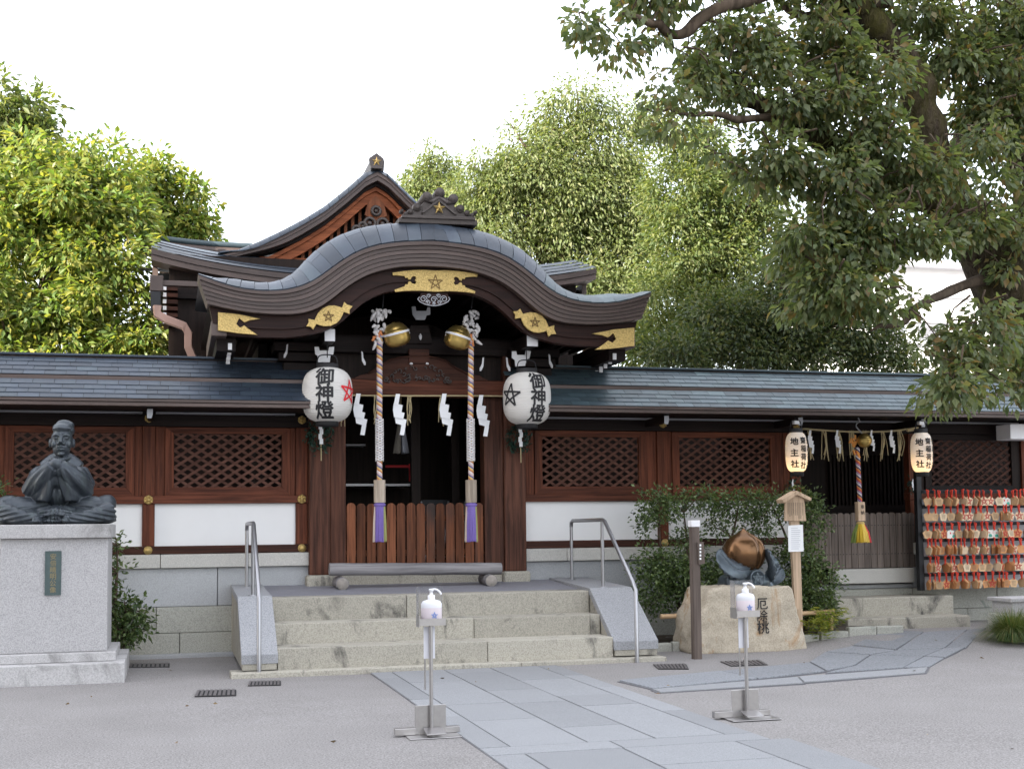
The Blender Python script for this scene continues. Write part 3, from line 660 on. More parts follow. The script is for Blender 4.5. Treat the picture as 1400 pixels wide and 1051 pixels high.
ctr = (c.x, c.z)
poly = star_poly(0.075, ctr); s5.add([(ctr[0], yo - 0.075, ctr[1])] + [(x, yo - 0.045, z) for x, z in poly], [(0, i + 1, (i + 1) % 10 + 1) for i in range(10)]); s5.build('gold_star', 'gold', orn_o)
# gilt fittings on the bargeboard
yg = YK + 0.135
def fitting(name, pts, y=yg, star=None, dy=0.012):
    poly = [(P(a, b, y).x, P(a, b, y).z) for a, b in pts]
    o = MB().prism(poly, y - dy, y + 0.012).build(name, 'gold', hall, 0.003)
    if star:
        c = P(*star[:2], y); mb = MB(); star_lines(mb, star[2], y - dy - 0.004, y - dy + 0.002, 0.011, (c.x, c.z)); mb.build('star_relief', 'engraved', o)
    return o
half = [(0, 70), (120, 66), (210, 70), (300, 80), (408, 98), (404, 126), (380, 122), (292, 130), (283, 150), (262, 142), (255, 164), (232, 158), (222, 138), (205, 128), (188, 132), (180, 150), (192, 165), (178, 186), (192, 205), (222, 196), (236, 178), (256, 182), (262, 208), (284, 206), (290, 226), (330, 240), (388, 262), (380, 284), (300, 272), (150, 266), (0, 274)]
tx = lambda a, b: (500 + a / 7, 360 + b / 7)
fitting('gilt_plate', [tx(662 + a, b + a * 0.018) for a, b in half] + [tx(662 - a, b - a * 0.018) for a, b in reversed(half[1:-1])], star=(595, 386.5, 0.085))
# pendant carving under the plate
pp = [(528, 286), (515, 320), (500, 340), (520, 365), (560, 385), (600, 398), (655, 405), (710, 398), (750, 385), (790, 365), (808, 340), (795, 320), (780, 286)]
pend = MB().prism([(P(*tx(a, b), yg + 0.03).x, P(*tx(a, b), yg + 0.03).z) for a, b in pp], yg + 0.02, yg + 0.05).build('pendant_carving', 'hafu', hall, 0.004)
sc_ = MB()
for (a, b, r, d) in ((555, 340, 36, 1), (600, 372, 24, -1), (655, 345, 34, 1), (710, 372, 24, 1), (752, 340, 36, -1), (605, 310, 22, 1), (700, 310, 22, -1), (655, 385, 16, 1)):
    c = P(*tx(a, b), yg); r = r / 7 / 130; sc_.tube([(c.x + d * r * (1 - 0.05 * i) * cos(0.6 * i), yg + 0.015, c.z + r * (1 - 0.05 * i) * sin(0.6 * i)) for i in range(15)], 0.0055, 5)
sc_.tube([(P(*tx(a, b), yg).x, yg + 0.015, P(*tx(a, b), yg).z) for a, b in pp[1:-1]], 0.006, 5); sc_.build('pendant_scrolls', 'greymetal', pend)
def leafplate(cx_, cy_, ang, sc):
    h = [(-34, 0), (-29, 3), (-27, 8), (-23, 5), (-20, 3), (-17, 6), (-12, 10), (-4, 13), (5, 13), (12, 10), (17, 6), (20, 3), (23, 6), (26, 9), (28, 4), (34, 1)]
    pts = h + [(a, -b) for a, b in reversed(h[1:-1])]
    ca, sa = cos(ang), sin(ang)
    return [(cx_ + (a * ca - b * sa) * sc, cy_ + (a * sa + b * ca) * sc) for a, b in pts]
fitting('gilt_leaf_plate', leafplate(450, 432, -0.42, 1.02), star=(449, 433, 0.06)); fitting('gilt_leaf_plate', leafplate(731, 441, 0.47, 0.98), star=(731, 441, 0.06))
ex = lambda x0, s_, y0: [(x0, y0 - 14), (x0 + s_ * 22, y0 - 12), (x0 + s_ * 30, y0 - 11), (x0 + s_ * 58, y0 - 5), (x0 + s_ * 44, y0 - 3), (x0 + s_ * 36, y0), (x0 + s_ * 29, y0 - 6), (x0 + s_ * 25, y0 + 2), (x0 + s_ * 30, y0 + 7), (x0 + s_ * 36, y0 + 4), (x0 + s_ * 42, y0 + 9), (x0 + s_ * 54, y0 + 17), (x0 + s_ * 30, y0 + 15), (x0, y0 + 11)]
fitting('gilt_end_plate', ex(298, 1, 441)); fitting('gilt_end_plate', [(a, b - (867 - a) * 0.01) for a, b in ex(867, -1, 462)])
# underside of the porch roof and its side eaves
sof = MB(); sof.grid([[(XC + u, y, cur(FB, u) - 0.02 - 0.25 * (0.5 + 0.5 * cos(min(1, abs(u) / 1.3) * pi)) * 0) for y in (YK + 0.30, 15.2, 16.6)] for u in us_ if abs(u) <= 2.4], False)
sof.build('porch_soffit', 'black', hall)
for k in range(23):                     # rafters under the porch roof
    u = -2.2 + 4.4 * k / 22
    MB().box(XC + u - 0.025, XC + u + 0.025, YK + 0.31, 15.4, cur(FB, u) - 0.10, cur(FB, u) - 0.03).build('rafter', 'black', hall)
for sg in (-1, 1):
    xo = XC + sg * 2.36
    MB().box(min(xo, xo - sg * 0.16), max(xo, xo - sg * 0.16), YK + 0.16, 15.3, 3.40, 3.56).build('side_gutter', 'fascia', hall, 0.01)
    MB().box(min(xo - sg * 0.06, xo - sg * 0.26), max(xo - sg * 0.06, xo - sg * 0.26), YK + 0.33, 15.2, 3.27, 3.40).build('side_eave_beam', 'black', hall)
    for q in range(5): MB().box(xo - sg * (0.20) - 0.02, xo - sg * 0.20 + 0.02, YK + 0.30 + 0.16 * q, YK + 0.32 + 0.16 * q, 3.28 - 0.03 * q, 3.35 - 0.03 * q).build('rafter_end', 'whitecap', hall)
# gate columns
YC = 14.3
def pz(py_, Y=YC, px_=570): return P(px_, py_, Y).z
for (xa, xb, s_) in ((X(423, YC), X(452, YC), -1), (X(690, YC), X(719.5, YC), 1)):
    MB().box(xa, xb, YC, YC + 0.27, 0.86, 3.42).build('column', 'post', hall, 0.014)
    MB().box(xa - 0.035, xb + 0.035, YC - 0.05, YC + 0.30, 0.70, 0.862).build('column_base', 'stone', hall, 0.03)
for (a, b) in ((452.5, 473.5), (663.5, 689.5)):
    xa, xb = X(a, YC), X(b, YC)
    MB().box(xa, xb, YC + 0.035, YC + 0.24, 0.80, 2.9).build('door_post', 'post', hall, 0.008)
MB().box(X(452.5, YC), X(689.5, YC), YC + 0.03, YC + 0.24, 0.72, 0.86).build('sill', 'stone', hall, 0.01)
zl0, zl1 = pz(541), pz(519)
MB().box(X(423, YC) + 0.02, X(719, YC) - 0.02, YC - 0.035, YC + 0.2, zl0, zl1).build('lintel', 'redx', hall, 0.01)
MB().box(X(400, YC), X(742, YC), YC - 0.005, YC + 0.18, pz(484), pz(462)).build('upper_beam', 'black', hall, 0.01)
MB().box(X(423, YC), X(719, YC), YC + 0.12, YC + 0.16, zl1, pz(462)).build('transom_board', 'blackz', hall)
# frog-leg strut with carved panel
fl = [(482, 518), (492, 513), (504, 510), (520, 501), (532, 492), (545, 489), (560, 487), (582, 487), (597, 489), (610, 493), (622, 502), (640, 511), (655, 513), (668, 520)]
po = [pw2 for pw2 in fl]
mbk = MB().prism([(P(a, b, YC - 0.04).x, P(a, b, YC - 0.04).z) for a, b in fl + [(640, 521), (520, 520)]], YC - 0.04, YC + 0.05)
frog = mbk.build('frog_leg_strut', 'woodx', hall, 0.005)
MB().tube([P(a, b, YC - 0.055) for a, b in fl[2:-2]], 0.012, 6).build('strut_edge', 'woodx', frog)
cv = MB(); rr = random.Random(5)
for i in range(46):
    px_ = rr.uniform(527, 615); top = np.interp(px_, [527, 545, 571, 597, 615], [517, 503, 497, 503, 517]); py_ = rr.uniform(top, 522); c = P(px_, py_, YC - 0.055); r = rr.uniform(0.018, 0.034); a0_ = rr.uniform(0, 6)
    cv.tube([(c.x + r * (1 - 0.12 * i2) * cos(a0_ + i2 * 0.8), YC - 0.055 - 0.012 * (i % 3), c.z + r * (1 - 0.12 * i2) * sin(a0_ + i2 * 0.8)) for i2 in range(7)], 0.007, 5)
cv.build('carved_scrollwork', 'orn', frog, kind='stuff')
for px_ in (562, 584):
    c = P(px_, 497, YC - 0.05); MB().ball((c.x, YC - 0.055, c.z), (0.022, 0.012, 0.014), 8, 6).build('nail_cover', 'whitecap', frog)
MB().box(X(559, YC), X(587, YC), YC - 0.06, YC + 0.06, pz(498), pz(478)).build('strut_block', 'woodx', frog, 0.006)
# centre bracket and small fittings above
MB().prism([(P(a, b, YC).x, P(a, b, YC).z) for a, b in ((555, 470), (560, 446), (584, 446), (590, 470))], YC - 0.06, YC + 0.06).build('bracket_block', 'black', hall)
MB().prism([(P(a, b, YC).x, P(a, b, YC).z) for a, b in ((561, 421), (566, 421), (567, 427), (581, 427), (582, 422), (586, 422), (586, 432), (581, 433), (579, 439), (567, 439), (562, 432))], YC - 0.1, YC - 0.07).build('bracket_fitting', 'greymetal', hall)
c = P(573, 463, YC); MB().lathe([(0, 0), (0.016, 0.02), (0.02, 0.05), (0.006, 0.075), (0, 0.08)], (c.x, YC - 0.08, c.z - 0.03), 8).build('nose_fitting', 'whitecap', hall)
# corbels beside the columns: dark blocks with white painted ends
for (px_, py_, w_, h_) in ((451, 458, 14, 17), (728, 465, 15, 17)):
    a = P(px_ - w_ / 2, py_ - h_ / 2, 13.62); b = P(px_ + w_ / 2, py_ + h_ / 2, 13.62)
    MB().box(a.x, b.x, 13.63, 14.3, b.z, a.z).build('beam_nose', 'black', hall); MB().box(a.x, b.x, 13.62, 13.629, b.z, a.z).build('beam_nose_cap', 'whitecap', hall, 0.002)
def corbel(pts, Y, mat='whitecap', d=0.02): return MB().prism([(P(a, b, Y).x, P(a, b, Y).z) for a, b in pts], Y, Y + d).build('corbel_cap', mat, hall, 0.003)
corbel([(430, 474), (436, 474), (437, 479), (449, 479), (450, 474), (457, 474), (456, 484), (452, 486), (451, 495), (435, 495), (434, 486), (431, 484)], 13.95)
corbel([(700, 480), (706, 480), (707, 485), (718, 485), (719, 479), (726, 480), (724, 490), (720, 491), (718, 500), (705, 501), (704, 492), (700, 489)], 13.95)
for (x_, y_, s_) in ((394, 470, -1), (494, 480, 1), (662, 488, -1), (750, 484, 1), (692, 488, 1)):
    corbel([(x_, y_), (x_ + s_ * 2.2, y_ + 1), (x_ + s_ * 3, y_ + 9), (x_ + s_ * 6, y_ + 15), (x_ + s_ * 6, y_ + 19), (x_ + s_ * 4, y_ + 19), (x_ + s_ * 1, y_ + 13)], 14.1)
for s_ in (-1, 1):
    for q in range(3): MB().box(XC + s_ * 1.36 - 0.30 + 0.05 * q, XC + s_ * 1.36 + 0.30 - 0.05 * q, 14.12, 14.6, 3.36 - 0.115 * q, 3.46 - 0.115 * q).build('bracket_arm', 'black', hall, 0.01)
# inside of the gate hall
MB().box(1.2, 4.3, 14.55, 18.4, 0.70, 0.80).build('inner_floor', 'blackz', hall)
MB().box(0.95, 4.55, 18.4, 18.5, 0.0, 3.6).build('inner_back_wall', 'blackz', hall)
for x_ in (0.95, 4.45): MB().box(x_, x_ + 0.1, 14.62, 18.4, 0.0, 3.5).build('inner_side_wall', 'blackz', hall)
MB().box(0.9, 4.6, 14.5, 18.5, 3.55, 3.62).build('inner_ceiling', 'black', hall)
for (a, b, y_) in ((563, 575, 15.4), (618, 628, 15.6)): MB().box(X(a, y_), X(b, y_), y_, y_ + 0.1, 0.8, 3.5).build('inner_post', 'blackz', hall)
MB().box(X(473, 16.2), X(563, 16.2), 16.2, 16.8, P(520, 661, 16.2).z - 0.03, P(520, 661, 16.2).z).build('inner_shelf', 'whitecap', hall)
MB().box(X(473, 16.6), X(500, 16.6), 16.6, 16.9, P(490, 607, 16.6).z - 0.02, P(490, 607, 16.6).z).build('inner_shelf', 'frieze', hall)
MB().box(X(527, 16.5), X(562, 16.5), 16.45, 16.5, P(540, 636, 16.5).z - 0.03, P(540, 636, 16.5).z).build('red_stand_rail', 'redink', hall)
MB().box(X(559, 16.5), X(563, 16.5), 16.44, 16.5, P(540, 658, 16.5).z, P(540, 634, 16.5).z).build('red_stand_post', 'redink', hall)
MB().box(X(577, 17.5), X(616, 17.5), 17.5, 17.52, P(600, 640, 17.5).z, P(600, 572, 17.5).z).build('inner_curtain', plain('grey_curtain', (0.10, 0.11, 0.13), 0.9), hall)
# ------------------------------------------------------------------ main roof behind
YE = 16.7
MB().box(XC - 2.8, XC + 2.8, 16.95, 21.5, 0.0, 5.0).build('hall_body', 'blackz', hall)
def ze(u): a = abs(u) / 3.02; return 4.70 + 0.285 * a ** 2.6
skirt = MB(); uu_ = [-3.02 + 6.04 * i / 40 for i in range(41)]
skirt.grid([[(XC + u, YE, ze(u) + 0.02), (XC + u * 0.985, YE + 0.3, ze(u) + 0.12 - 0.02 * abs(u)), (XC + u * 0.95, YE + 0.7, ze(u) + 0.33 - 0.04 * abs(u)), (XC + u * 0.8, YE + 1.6, 5.15)] for u in uu_], True, True)
main_roof = skirt.build('main_roof', 'sheet', hall)
for k in range(4):
    mb = MB(); mb.grid([[(XC + u * (1 - 0.012 * k), YE + 0.16 * k - 0.015, ze(u) + 0.035 + (0.090 - 0.010 * abs(u)) * k), (XC + u * (1 - 0.012 * k), YE + 0.16 * k + 0.16, ze(u) + 0.125 + (0.090 - 0.010 * abs(u)) * k - 0.010 * abs(u))] for u in uu_], True, True)
    mb.build('roof_course', 'sheet', main_roof)
for k, (h0, h1) in enumerate(((0.02, -0.05), (-0.055, -0.125))):
    mb = MB(); rows = [[(XC + u, YE - 0.02 + 0.02 * k, ze(u) + h0), (XC + u, YE - 0.02 + 0.02 * k, ze(u) + h1), (XC + u, YE + 0.4, ze(u) + h1), (XC + u, YE + 0.4, ze(u) + h0), (XC + u, YE - 0.02 + 0.02 * k, ze(u) + h0)] for u in uu_]
    mb.grid(rows, False); mb.add(rows[0][:4], [(0, 1, 2, 3)]); mb.add(rows[-1][:4], [(3, 2, 1, 0)]); mb.build('eave_board', 'fascia', main_roof, clean=True)
for s_ in (-1, 1):                      # side eaves run back along the hall
    x_ = XC + s_ * 2.94
    MB().box(min(x_, x_ + s_ * 0.07), max(x_, x_ + s_ * 0.07), YE + 0.4, 21.5, 4.72, 4.86).build('side_eave_board', 'fascia', main_roof)
    MB().grid([[(XC + s_ * 3.0, y, 4.80), (XC + s_ * 2.3, y, 4.86)] for y in (YE + 0.6, 21.5)], False).build('side_slope', 'sheet', main_roof)
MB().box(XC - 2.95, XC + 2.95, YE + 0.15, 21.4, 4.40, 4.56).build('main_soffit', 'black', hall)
for k in range(14): MB().box(XC - 2.9 + 0.1 * (k % 2), XC - 2.84 + 0.1 * (k % 2), YE + 0.25 + 0.3 * k, YE + 0.33 + 0.3 * k, 4.56, 4.64).build('rafter_end', 'whitecap', hall)
# gable
YG = 17.2
gp_ = [(515, 225), (501.5, 232), (475, 255), (445.5, 278.5), (416, 296.5), (386.5, 312), (357, 326), (327.5, 338), (298, 346)]
gu = [(abs(P(a, b, YG).x - XC), P(a, b, YG).z) for a, b in gp_]; gu[0] = (0.0, gu[0][1])
def zg(u): return float(np.interp(abs(u), [q[0] for q in gu], [q[1] for q in gu]))
gmax = gu[-1][0]
def gband(o0, o1, y0, y1, um, name, mat, par, tap=True, n=48):
    rows = []
    for i in range(n + 1):
        u = -um + 2 * um * i / n; tp = (1 - 0.55 * sm((abs(u) - um + 0.9) / 0.9)) if tap else 1
        rows.append([(XC + u, y0, zg(u) + o0 * tp), (XC + u, y0, zg(u) + o1 * tp), (XC + u, y1, zg(u) + o1 * tp), (XC + u, y1, zg(u) + o0 * tp), (XC + u, y0, zg(u) + o0 * tp)])
    mb = MB(); mb.grid(rows, False); mb.add(rows[0][:4], [(0, 1, 2, 3)]); mb.add(rows[-1][:4], [(3, 2, 1, 0)]); return mb.build(name, mat, par, clean=True)
gtop = MB(); gtop.grid([[(XC + u, YG - 0.02, zg(u) - 0.10 * (1 - sm((abs(u) - 1.6) / 0.6))), (XC + u, YG + 0.06, zg(u) - 0.03), (XC + u, YG + 0.2, zg(u)), (XC + u * 0.99, 21.5, zg(u) + 0.02)] for u in [-gmax + 2 * gmax * i / 60 for i in range(61)]], True, True)
gable_roof = gtop.build('gable_roof', 'sheet', hall)
for s_ in (-1, 1):
    for k in range(15):
        ua, ub = s_ * (0.14 + (gmax - 0.16) * k / 15 + 0.004), s_ * (0.14 + (gmax - 0.16) * (k + 1) / 15 - 0.004)
        mb = MB(); R_ = []
        for a in range(3):
            u = ua + (ub - ua) * a / 2; dr = 0.10 * (1 - sm((abs(u) - 1.6) / 0.6)); R_.append([(XC + u, YG - 0.03, zg(u) - dr - 0.005), (XC + u, YG - 0.028, zg(u) - dr + 0.012), (XC + u, YG + 0.06, zg(u) - 0.02), (XC + u, YG + 0.2, zg(u) + 0.012), (XC + u, YG + 0.21, zg(u) - 0.01)])
        mb.grid(R_, True, s_ > 0); mb.build('copper_sheet', 'sheet', gable_roof)
gband(-0.09, -0.155, YG, YG + 0.5, gmax - 0.05, 'verge_board', 'fascia', gable_roof)
gband(-0.158, -0.22, YG + 0.015, YG + 0.5, gmax - 0.10, 'verge_board', 'fascia', gable_roof)
gband(-0.223, -0.27, YG + 0.12, YG + 0.4, gmax - 0.2, 'verge_underboard', 'black', gable_roof)
gband(-0.31, -0.46, YG + 0.20, YG + 0.27, 1.75, 'gable_bargeboard', 'gable', hall, False)
gband(-0.27, -0.33, YG + 0.16, YG + 0.30, 1.70, 'gable_moulding', 'gable', hall, False)
gw = MB(); uw = 1.6
gw.add([(XC - uw, YG + 0.5, zg(uw) - 0.5), (XC + uw, YG + 0.5, zg(uw) - 0.5), (XC + uw, YG + 0.5, zg(uw) - 0.3), (XC, YG + 0.5, zg(0) - 0.3), (XC - uw, YG + 0.5, zg(uw) - 0.3)], [(0, 1, 2, 3, 4)])
gw.build('gable_wall', 'blackz', hall)
for k in range(27):
    u = -1.3 + 0.1 * k; z1_ = zg(u) - 0.42
    if z1_ > 5.16: MB().box(XC + u - 0.022, XC + u + 0.022, YG + 0.36, YG + 0.40, 5.12, z1_).build('gable_bar', 'gablez', hall)
MB().box(XC - 1.6, XC + 1.6, YG + 0.25, YG + 0.42, 5.0, 5.13).build('gable_tie_beam', 'gable', hall, 0.006)
gg = MB(); gc = Vector((XC, 0, zg(0) - 0.80))
for (dx, dz, r) in ((0, 0.18, 0.06), (-0.09, 0.0, 0.075), (0.09, 0.0, 0.075), (0, -0.11, 0.05), (-0.19, -0.05, 0.055), (0.19, -0.05, 0.055), (0.28, -0.10, 0.05), (-0.28, -0.10, 0.05), (0.37, -0.16, 0.04)):
    gg.tube([(XC + dx + r * cos(t), YG + 0.15, gc.z + dz + r * sin(t)) for t in [2 * pi * i / 12 for i in range(13)]], 0.024, 6); gg.ball((XC + dx, YG + 0.16, gc.z + dz), (r * 0.5, 0.03, r * 0.5), 8, 6)
gg.build('gable_pendant', 'orn', hall)
MB().prism([(XC - 0.16, gc.z + 0.12), (XC - 0.11, gc.z + 0.30), (XC, gc.z + 0.40), (XC + 0.11, gc.z + 0.30), (XC + 0.16, gc.z + 0.12), (XC, gc.z + 0.05)], YG + 0.17, YG + 0.195).build('gable_pendant_board', 'gablez', hall)
# ridge with star plate
sp = P(515, 221, YG - 0.06)
hexp = [(sp.x + 0.0, sp.z + 0.125), (sp.x + 0.105, sp.z + 0.045), (sp.x + 0.075, sp.z - 0.10), (sp.x - 0.075, sp.z - 0.10), (sp.x - 0.105, sp.z + 0.045)]
rp = MB().prism(hexp, YG - 0.06, YG + 0.02).build('ridge_end_plate', 'orn', hall, 0.008)
s5 = MB(); poly = star_poly(0.07, (sp.x, sp.z)); s5.add([(sp.x, YG - 0.09, sp.z)] + [(x, YG - 0.062, z) for x, z in poly], [(0, i + 1, (i + 1) % 10 + 1) for i in range(10)]); s5.build('gold_star', 'gold', rp)
MB().prism([(XC - 0.09, zg(0) - 0.08), (XC - 0.10, zg(0) + 0.06), (XC - 0.05, zg(0) + 0.13), (XC + 0.05, zg(0) + 0.13), (XC + 0.10, zg(0) + 0.06), (XC + 0.09, zg(0) - 0.08)], YG + 0.021, 21.5).build('main_ridge', 'orn', hall)
# rear roof ridge at the left
rr_ = bez([P(199, 323, 18.9), P(240, 329, 18.9), P(290, 334, 18.9), P(345, 337, 18.9)], 8)
for (o_, r_, nm, mt) in ((0.0, 0.05, 'rear_ridge_cap', 'sheetg'), (-0.10, 0.07, 'rear_ridge', 'fascia'), (-0.22, 0.07, 'rear_ridge_course', 'fascia')): MB().tube([p + Vector((0, 0, o_)) for p in rr_], r_, 8).build(nm, mt, hall)
q = P(197, 338, 18.85); MB().lathe([(0, -0.05), (0.10, -0.05), (0.11, 0.0), (0.11, 0.2)], (q.x, 18.85, q.z), 12, 'y').build('rear_ridge_end', 'orn', hall)
rs = MB(); rs.grid([[(q.x - 0.05, y, z) for y, z in ((18.9, 5.2), (17.9, 4.95), (17.2, 4.85))], [(q.x + 2.2, y, z) for y, z in ((18.9, 5.2), (17.9, 4.95), (17.2, 4.85))]], False); rs.build('rear_slope', 'sheet', hall)
# left side: hopper, downpipe
a = P(205, 376, 16.3); b = P(223, 425, 16.3)
MB().box(a.x, b.x, 16.3, 16.6, b.z + 0.25, a.z).build('rain_hopper', 'fascia', hall, 0.008)
MB().box(a.x + 0.01, b.x - 0.03, 16.3, 16.55, b.z, b.z + 0.245).build('hopper_neck', 'iron', hall, 0.008)
dp = [P(215, 418, 16.25), P(215, 430, 16.25), P(228, 437, 16.25), P(252, 446, 16.25), P(258, 456, 16.25), P(258, 475, 16.25), P(265, 492, 16.25)]
MB().tube(dp, 0.068, 4, True, False).build('downpipe', 'pipe', hall, 0.008)
MB().box(a.x, P(293, 385, 16.4).x, 16.4, 16.5, P(250, 391, 16.4).z, P(250, 384, 16.4).z).build('box_gutter', 'fascia', hall, 0.005)
for k in range(6):
    a = P(232, 395 + k * 9, 16.9); MB().box(a.x - 0.08, a.x + 0.10, 16.72, 17.2, a.z - 0.05, a.z).build('bracket_tail', 'woodx', hall); MB().box(a.x - 0.085, a.x - 0.04, 16.71, 16.719, a.z - 0.052, a.z + 0.002).build('bracket_tail_cap', 'whitecap', hall)
# ------------------------------------------------------------------ picket gate
pg = thing('picket_gate', 'low brown picket gate across the hall entrance behind the bell ropes', 'gate', (X(568, YC), YC + 0.1, 0.86))
npk = 14; xa, xb = X(474, YC), X(663, YC); pit = (xb - xa) / npk; zt = pz(687); zb_ = 0.862
for k in range(npk):
    x0_ = xa + pit * k + 0.007; x1_ = xa + pit * (k + 1) - 0.007; dyy = 0.012 * (k % 2); zz = zt + random.uniform(-0.006, 0.006)
    poly = [(x0_, zb_), (x1_, zb_), (x1_, zz - 0.035), ((x0_ * 0.2 + x1_ * 0.8), zz - 0.008), ((x0_ + x1_) / 2, zz), ((x0_ * 0.8 + x1_ * 0.2), zz - 0.008), (x0_, zz - 0.035)]
    MB().prism(poly, YC + 0.05 + dyy, YC + 0.085 + dyy).build('picket', 'picket', pg, 0.004)
for py_ in (708, 755): MB().box(xa, xb, YC + 0.10, YC + 0.15, pz(py_ + 4), pz(py_ - 4)).build('rail', 'picket', pg)
for k in range(npk + 1):
    for py_ in (708, 757): MB().box(xa + pit * k - 0.02, xa + pit * k + 0.02, YC + 0.07, YC + 0.095, pz(py_) - 0.008, pz(py_) + 0.008).build('peg', 'picket', pg)
# log barrier
yl = 13.96; la, lb = P(450, 778, yl), P(685, 777, yl); rl_ = 0.068
lg = thing('log_barrier', 'long grey weathered log resting on two short round logs before the gate', 'log', ((la.x + lb.x) / 2, yl, 0.74))
o = MB(); pts = [(la.x + (lb.x - la.x) * i / 14, yl, la.z + (lb.z - la.z) * i / 14) for i in range(15)]; o.tube(pts, [rl_ * (1 + 0.03 * sin(i * 1.7)) for i in range(15)], 14); o.build('beam_log', 'log', lg)
for px_ in (468.5, 672):
    c = P(px_, 795, 13.80); zz = 0.722
    o = MB(); o.tube([(c.x, 13.80, zz + 0.055), (c.x, 14.16, zz + 0.065)], 0.07, 14); o.build('support_log', 'log', lg)
    MB().lathe([(0, -0.004), (0.062, -0.003), (0.066, 0.002)], (c.x, 13.797, zz + 0.055), 14, 'y').build('log_end', 'logend', lg)

tsl = thing('hanging_tassel', 'grey hanging thread tassel inside the dark gate hall', 'tassel', (P(548, 600, 15.6).x, 15.6, P(548, 575, 15.6).z))
_m1 = plain('grey_thread', (0.30, 0.31, 0.35), 0.9, 0, 60, 0.2); _m2 = plain('dun_thread', (0.22, 0.20, 0.17), 0.9, 0, 60, 0.2); ct = P(548, 575, 15.6); r9 = random.Random(6)
for m_, s_ in ((_m1, 1), (_m2, -1)):
    tb = MB()
    for i in range(60):
        a_ = r9.uniform(-1.4, 1.4) + (0 if s_ > 0 else pi); tb.tube([(ct.x + 0.03 * cos(a_), 15.6 + 0.03 * sin(a_), ct.z), (ct.x + 0.10 * cos(a_) * r9.uniform(.6, 1), 15.6 + 0.06 * sin(a_), P(548, 620, 15.6).z + r9.uniform(0, .03))], 0.008, 4)
    tb.build('threads', m_, tsl)
MB().tube([(ct.x, 15.6, ct.z), (ct.x, 15.6, 3.5)], 0.01, 5).build('cord', 'straw', tsl)
for k in range(4):
    cb = P(572 + 12 * k, 668, 15.95 + 0.12 * k); ch = thing('folding_chair', 'black folding chair stacked inside the dark gate hall', 'chair', (cb.x, cb.y, 0.80), 'folding chairs inside the gate hall')
    x_, y_ = cb.x, cb.y; mk = lambda nm, pts, r=0.012: MB().tube(pts, r, 6).build(nm, 'greymetal' if nm != 'backrest' else 'iron', ch)
    mk('leg', [(x_ - 0.05, y_, 0.8), (x_ + 0.06, y_ + 0.1, 1.72)]); mk('leg', [(x_ + 0.30, y_, 0.8), (x_ + 0.41, y_ + 0.1, 1.72)])
    MB().add([(x_ + 0.04, y_ + 0.08, 1.52), (x_ + 0.39, y_ + 0.08, 1.52), (x_ + 0.41, y_ + 0.1, 1.74), (x_ + 0.06, y_ + 0.1, 1.74), (x_ + 0.04, y_ + 0.10, 1.52), (x_ + 0.39, y_ + 0.10, 1.52), (x_ + 0.41, y_ + 0.12, 1.74), (x_ + 0.06, y_ + 0.12, 1.74)], [(0, 1, 2, 3), (7, 6, 5, 4), (0, 4, 5, 1), (1, 5, 6, 2), (2, 6, 7, 3), (3, 7, 4, 0)]).build('backrest', 'iron', ch)
    MB().box(x_ + 0.0, x_ + 0.33, y_ - 0.03, y_ + 0.02, 1.18, 1.46).build('seat', 'iron', ch, 0.01); mk('crossbar', [(x_ - 0.03, y_, 1.0), (x_ + 0.32, y_, 1.0)], 0.009)
# ================================================================== THINGS
def wrap_text(txts, place, mat, name, par, bold=0.03):
    """one mesh per character: place(i) -> function (x, y in em units) -> world point"""
    for i, ch in enumerate(txts):
        v, f = text_geo(ch, bold)
        if not len(v): continue
        v = v * np.array([0.94, 0.94, 1.0])
        fn = place(i); MB().add([fn(a, b, l) for a, b, l in v], f).build(name, mat, par)
# ------------------------------------------------------------------ bells with ropes
def rope_material(name, cols, scale, ang=1.0):
    m, nt, b = new_mat(name); tc = nt.nodes.new('ShaderNodeTexCoord'); sp_ = nt.nodes.new('ShaderNodeSeparateXYZ'); nt.links.new(tc.outputs['UV'], sp_.inputs[0])
    a = N(nt, 'ShaderNodeMath', operation='MULTIPLY'); a.inputs[1].default_value = scale; nt.links.new(sp_.outputs[1], a.inputs[0])
    c = N(nt, 'ShaderNodeMath', operation='ADD'); nt.links.new(a.outputs[0], c.inputs[0]); nt.links.new(sp_.outputs[0], c.inputs[1])
    fr = N(nt, 'ShaderNodeMath', operation='FRACT'); nt.links.new(c.outputs[0], fr.inputs[0])
    st = []
    for i, q in enumerate(cols): st.append((i / len(cols), q))
    r = ramp(nt, fr.outputs[0], st); r.color_ramp.interpolation = 'CONSTANT'
    nt.links.new(r.outputs[0], b.inputs['Base Color']); b.inputs['Roughness'].default_value = 0.9; b.inputs['Specular IOR Level'].default_value = 0.1
    return m
STR = [plain('strand_white', (0.62, 0.60, 0.60), 0.9, 0, 60, 0.2), plain('strand_orange', (0.52, 0.20, 0.08), 0.9, 0, 60, 0.25), plain('strand_gold', (0.58, 0.42, 0.16), 0.9, 0, 60, 0.2), plain('strand_blue', (0.12, 0.13, 0.28), 0.9, 0, 60, 0.3), plain('strand_pink', (0.55, 0.40, 0.40), 0.9, 0, 60, 0.2)]
STR2 = [plain('strand_red', (0.50, 0.07, 0.05), 0.9, 0, 60, 0.2), plain('strand_orange_bright', (0.60, 0.25, 0.06), 0.9, 0, 60, 0.2), plain('strand_navy', (0.05, 0.05, 0.12), 0.9, 0, 60, 0.2), STR[0], plain('strand_purple', (0.25, 0.18, 0.34), 0.9, 0, 60, 0.2)]
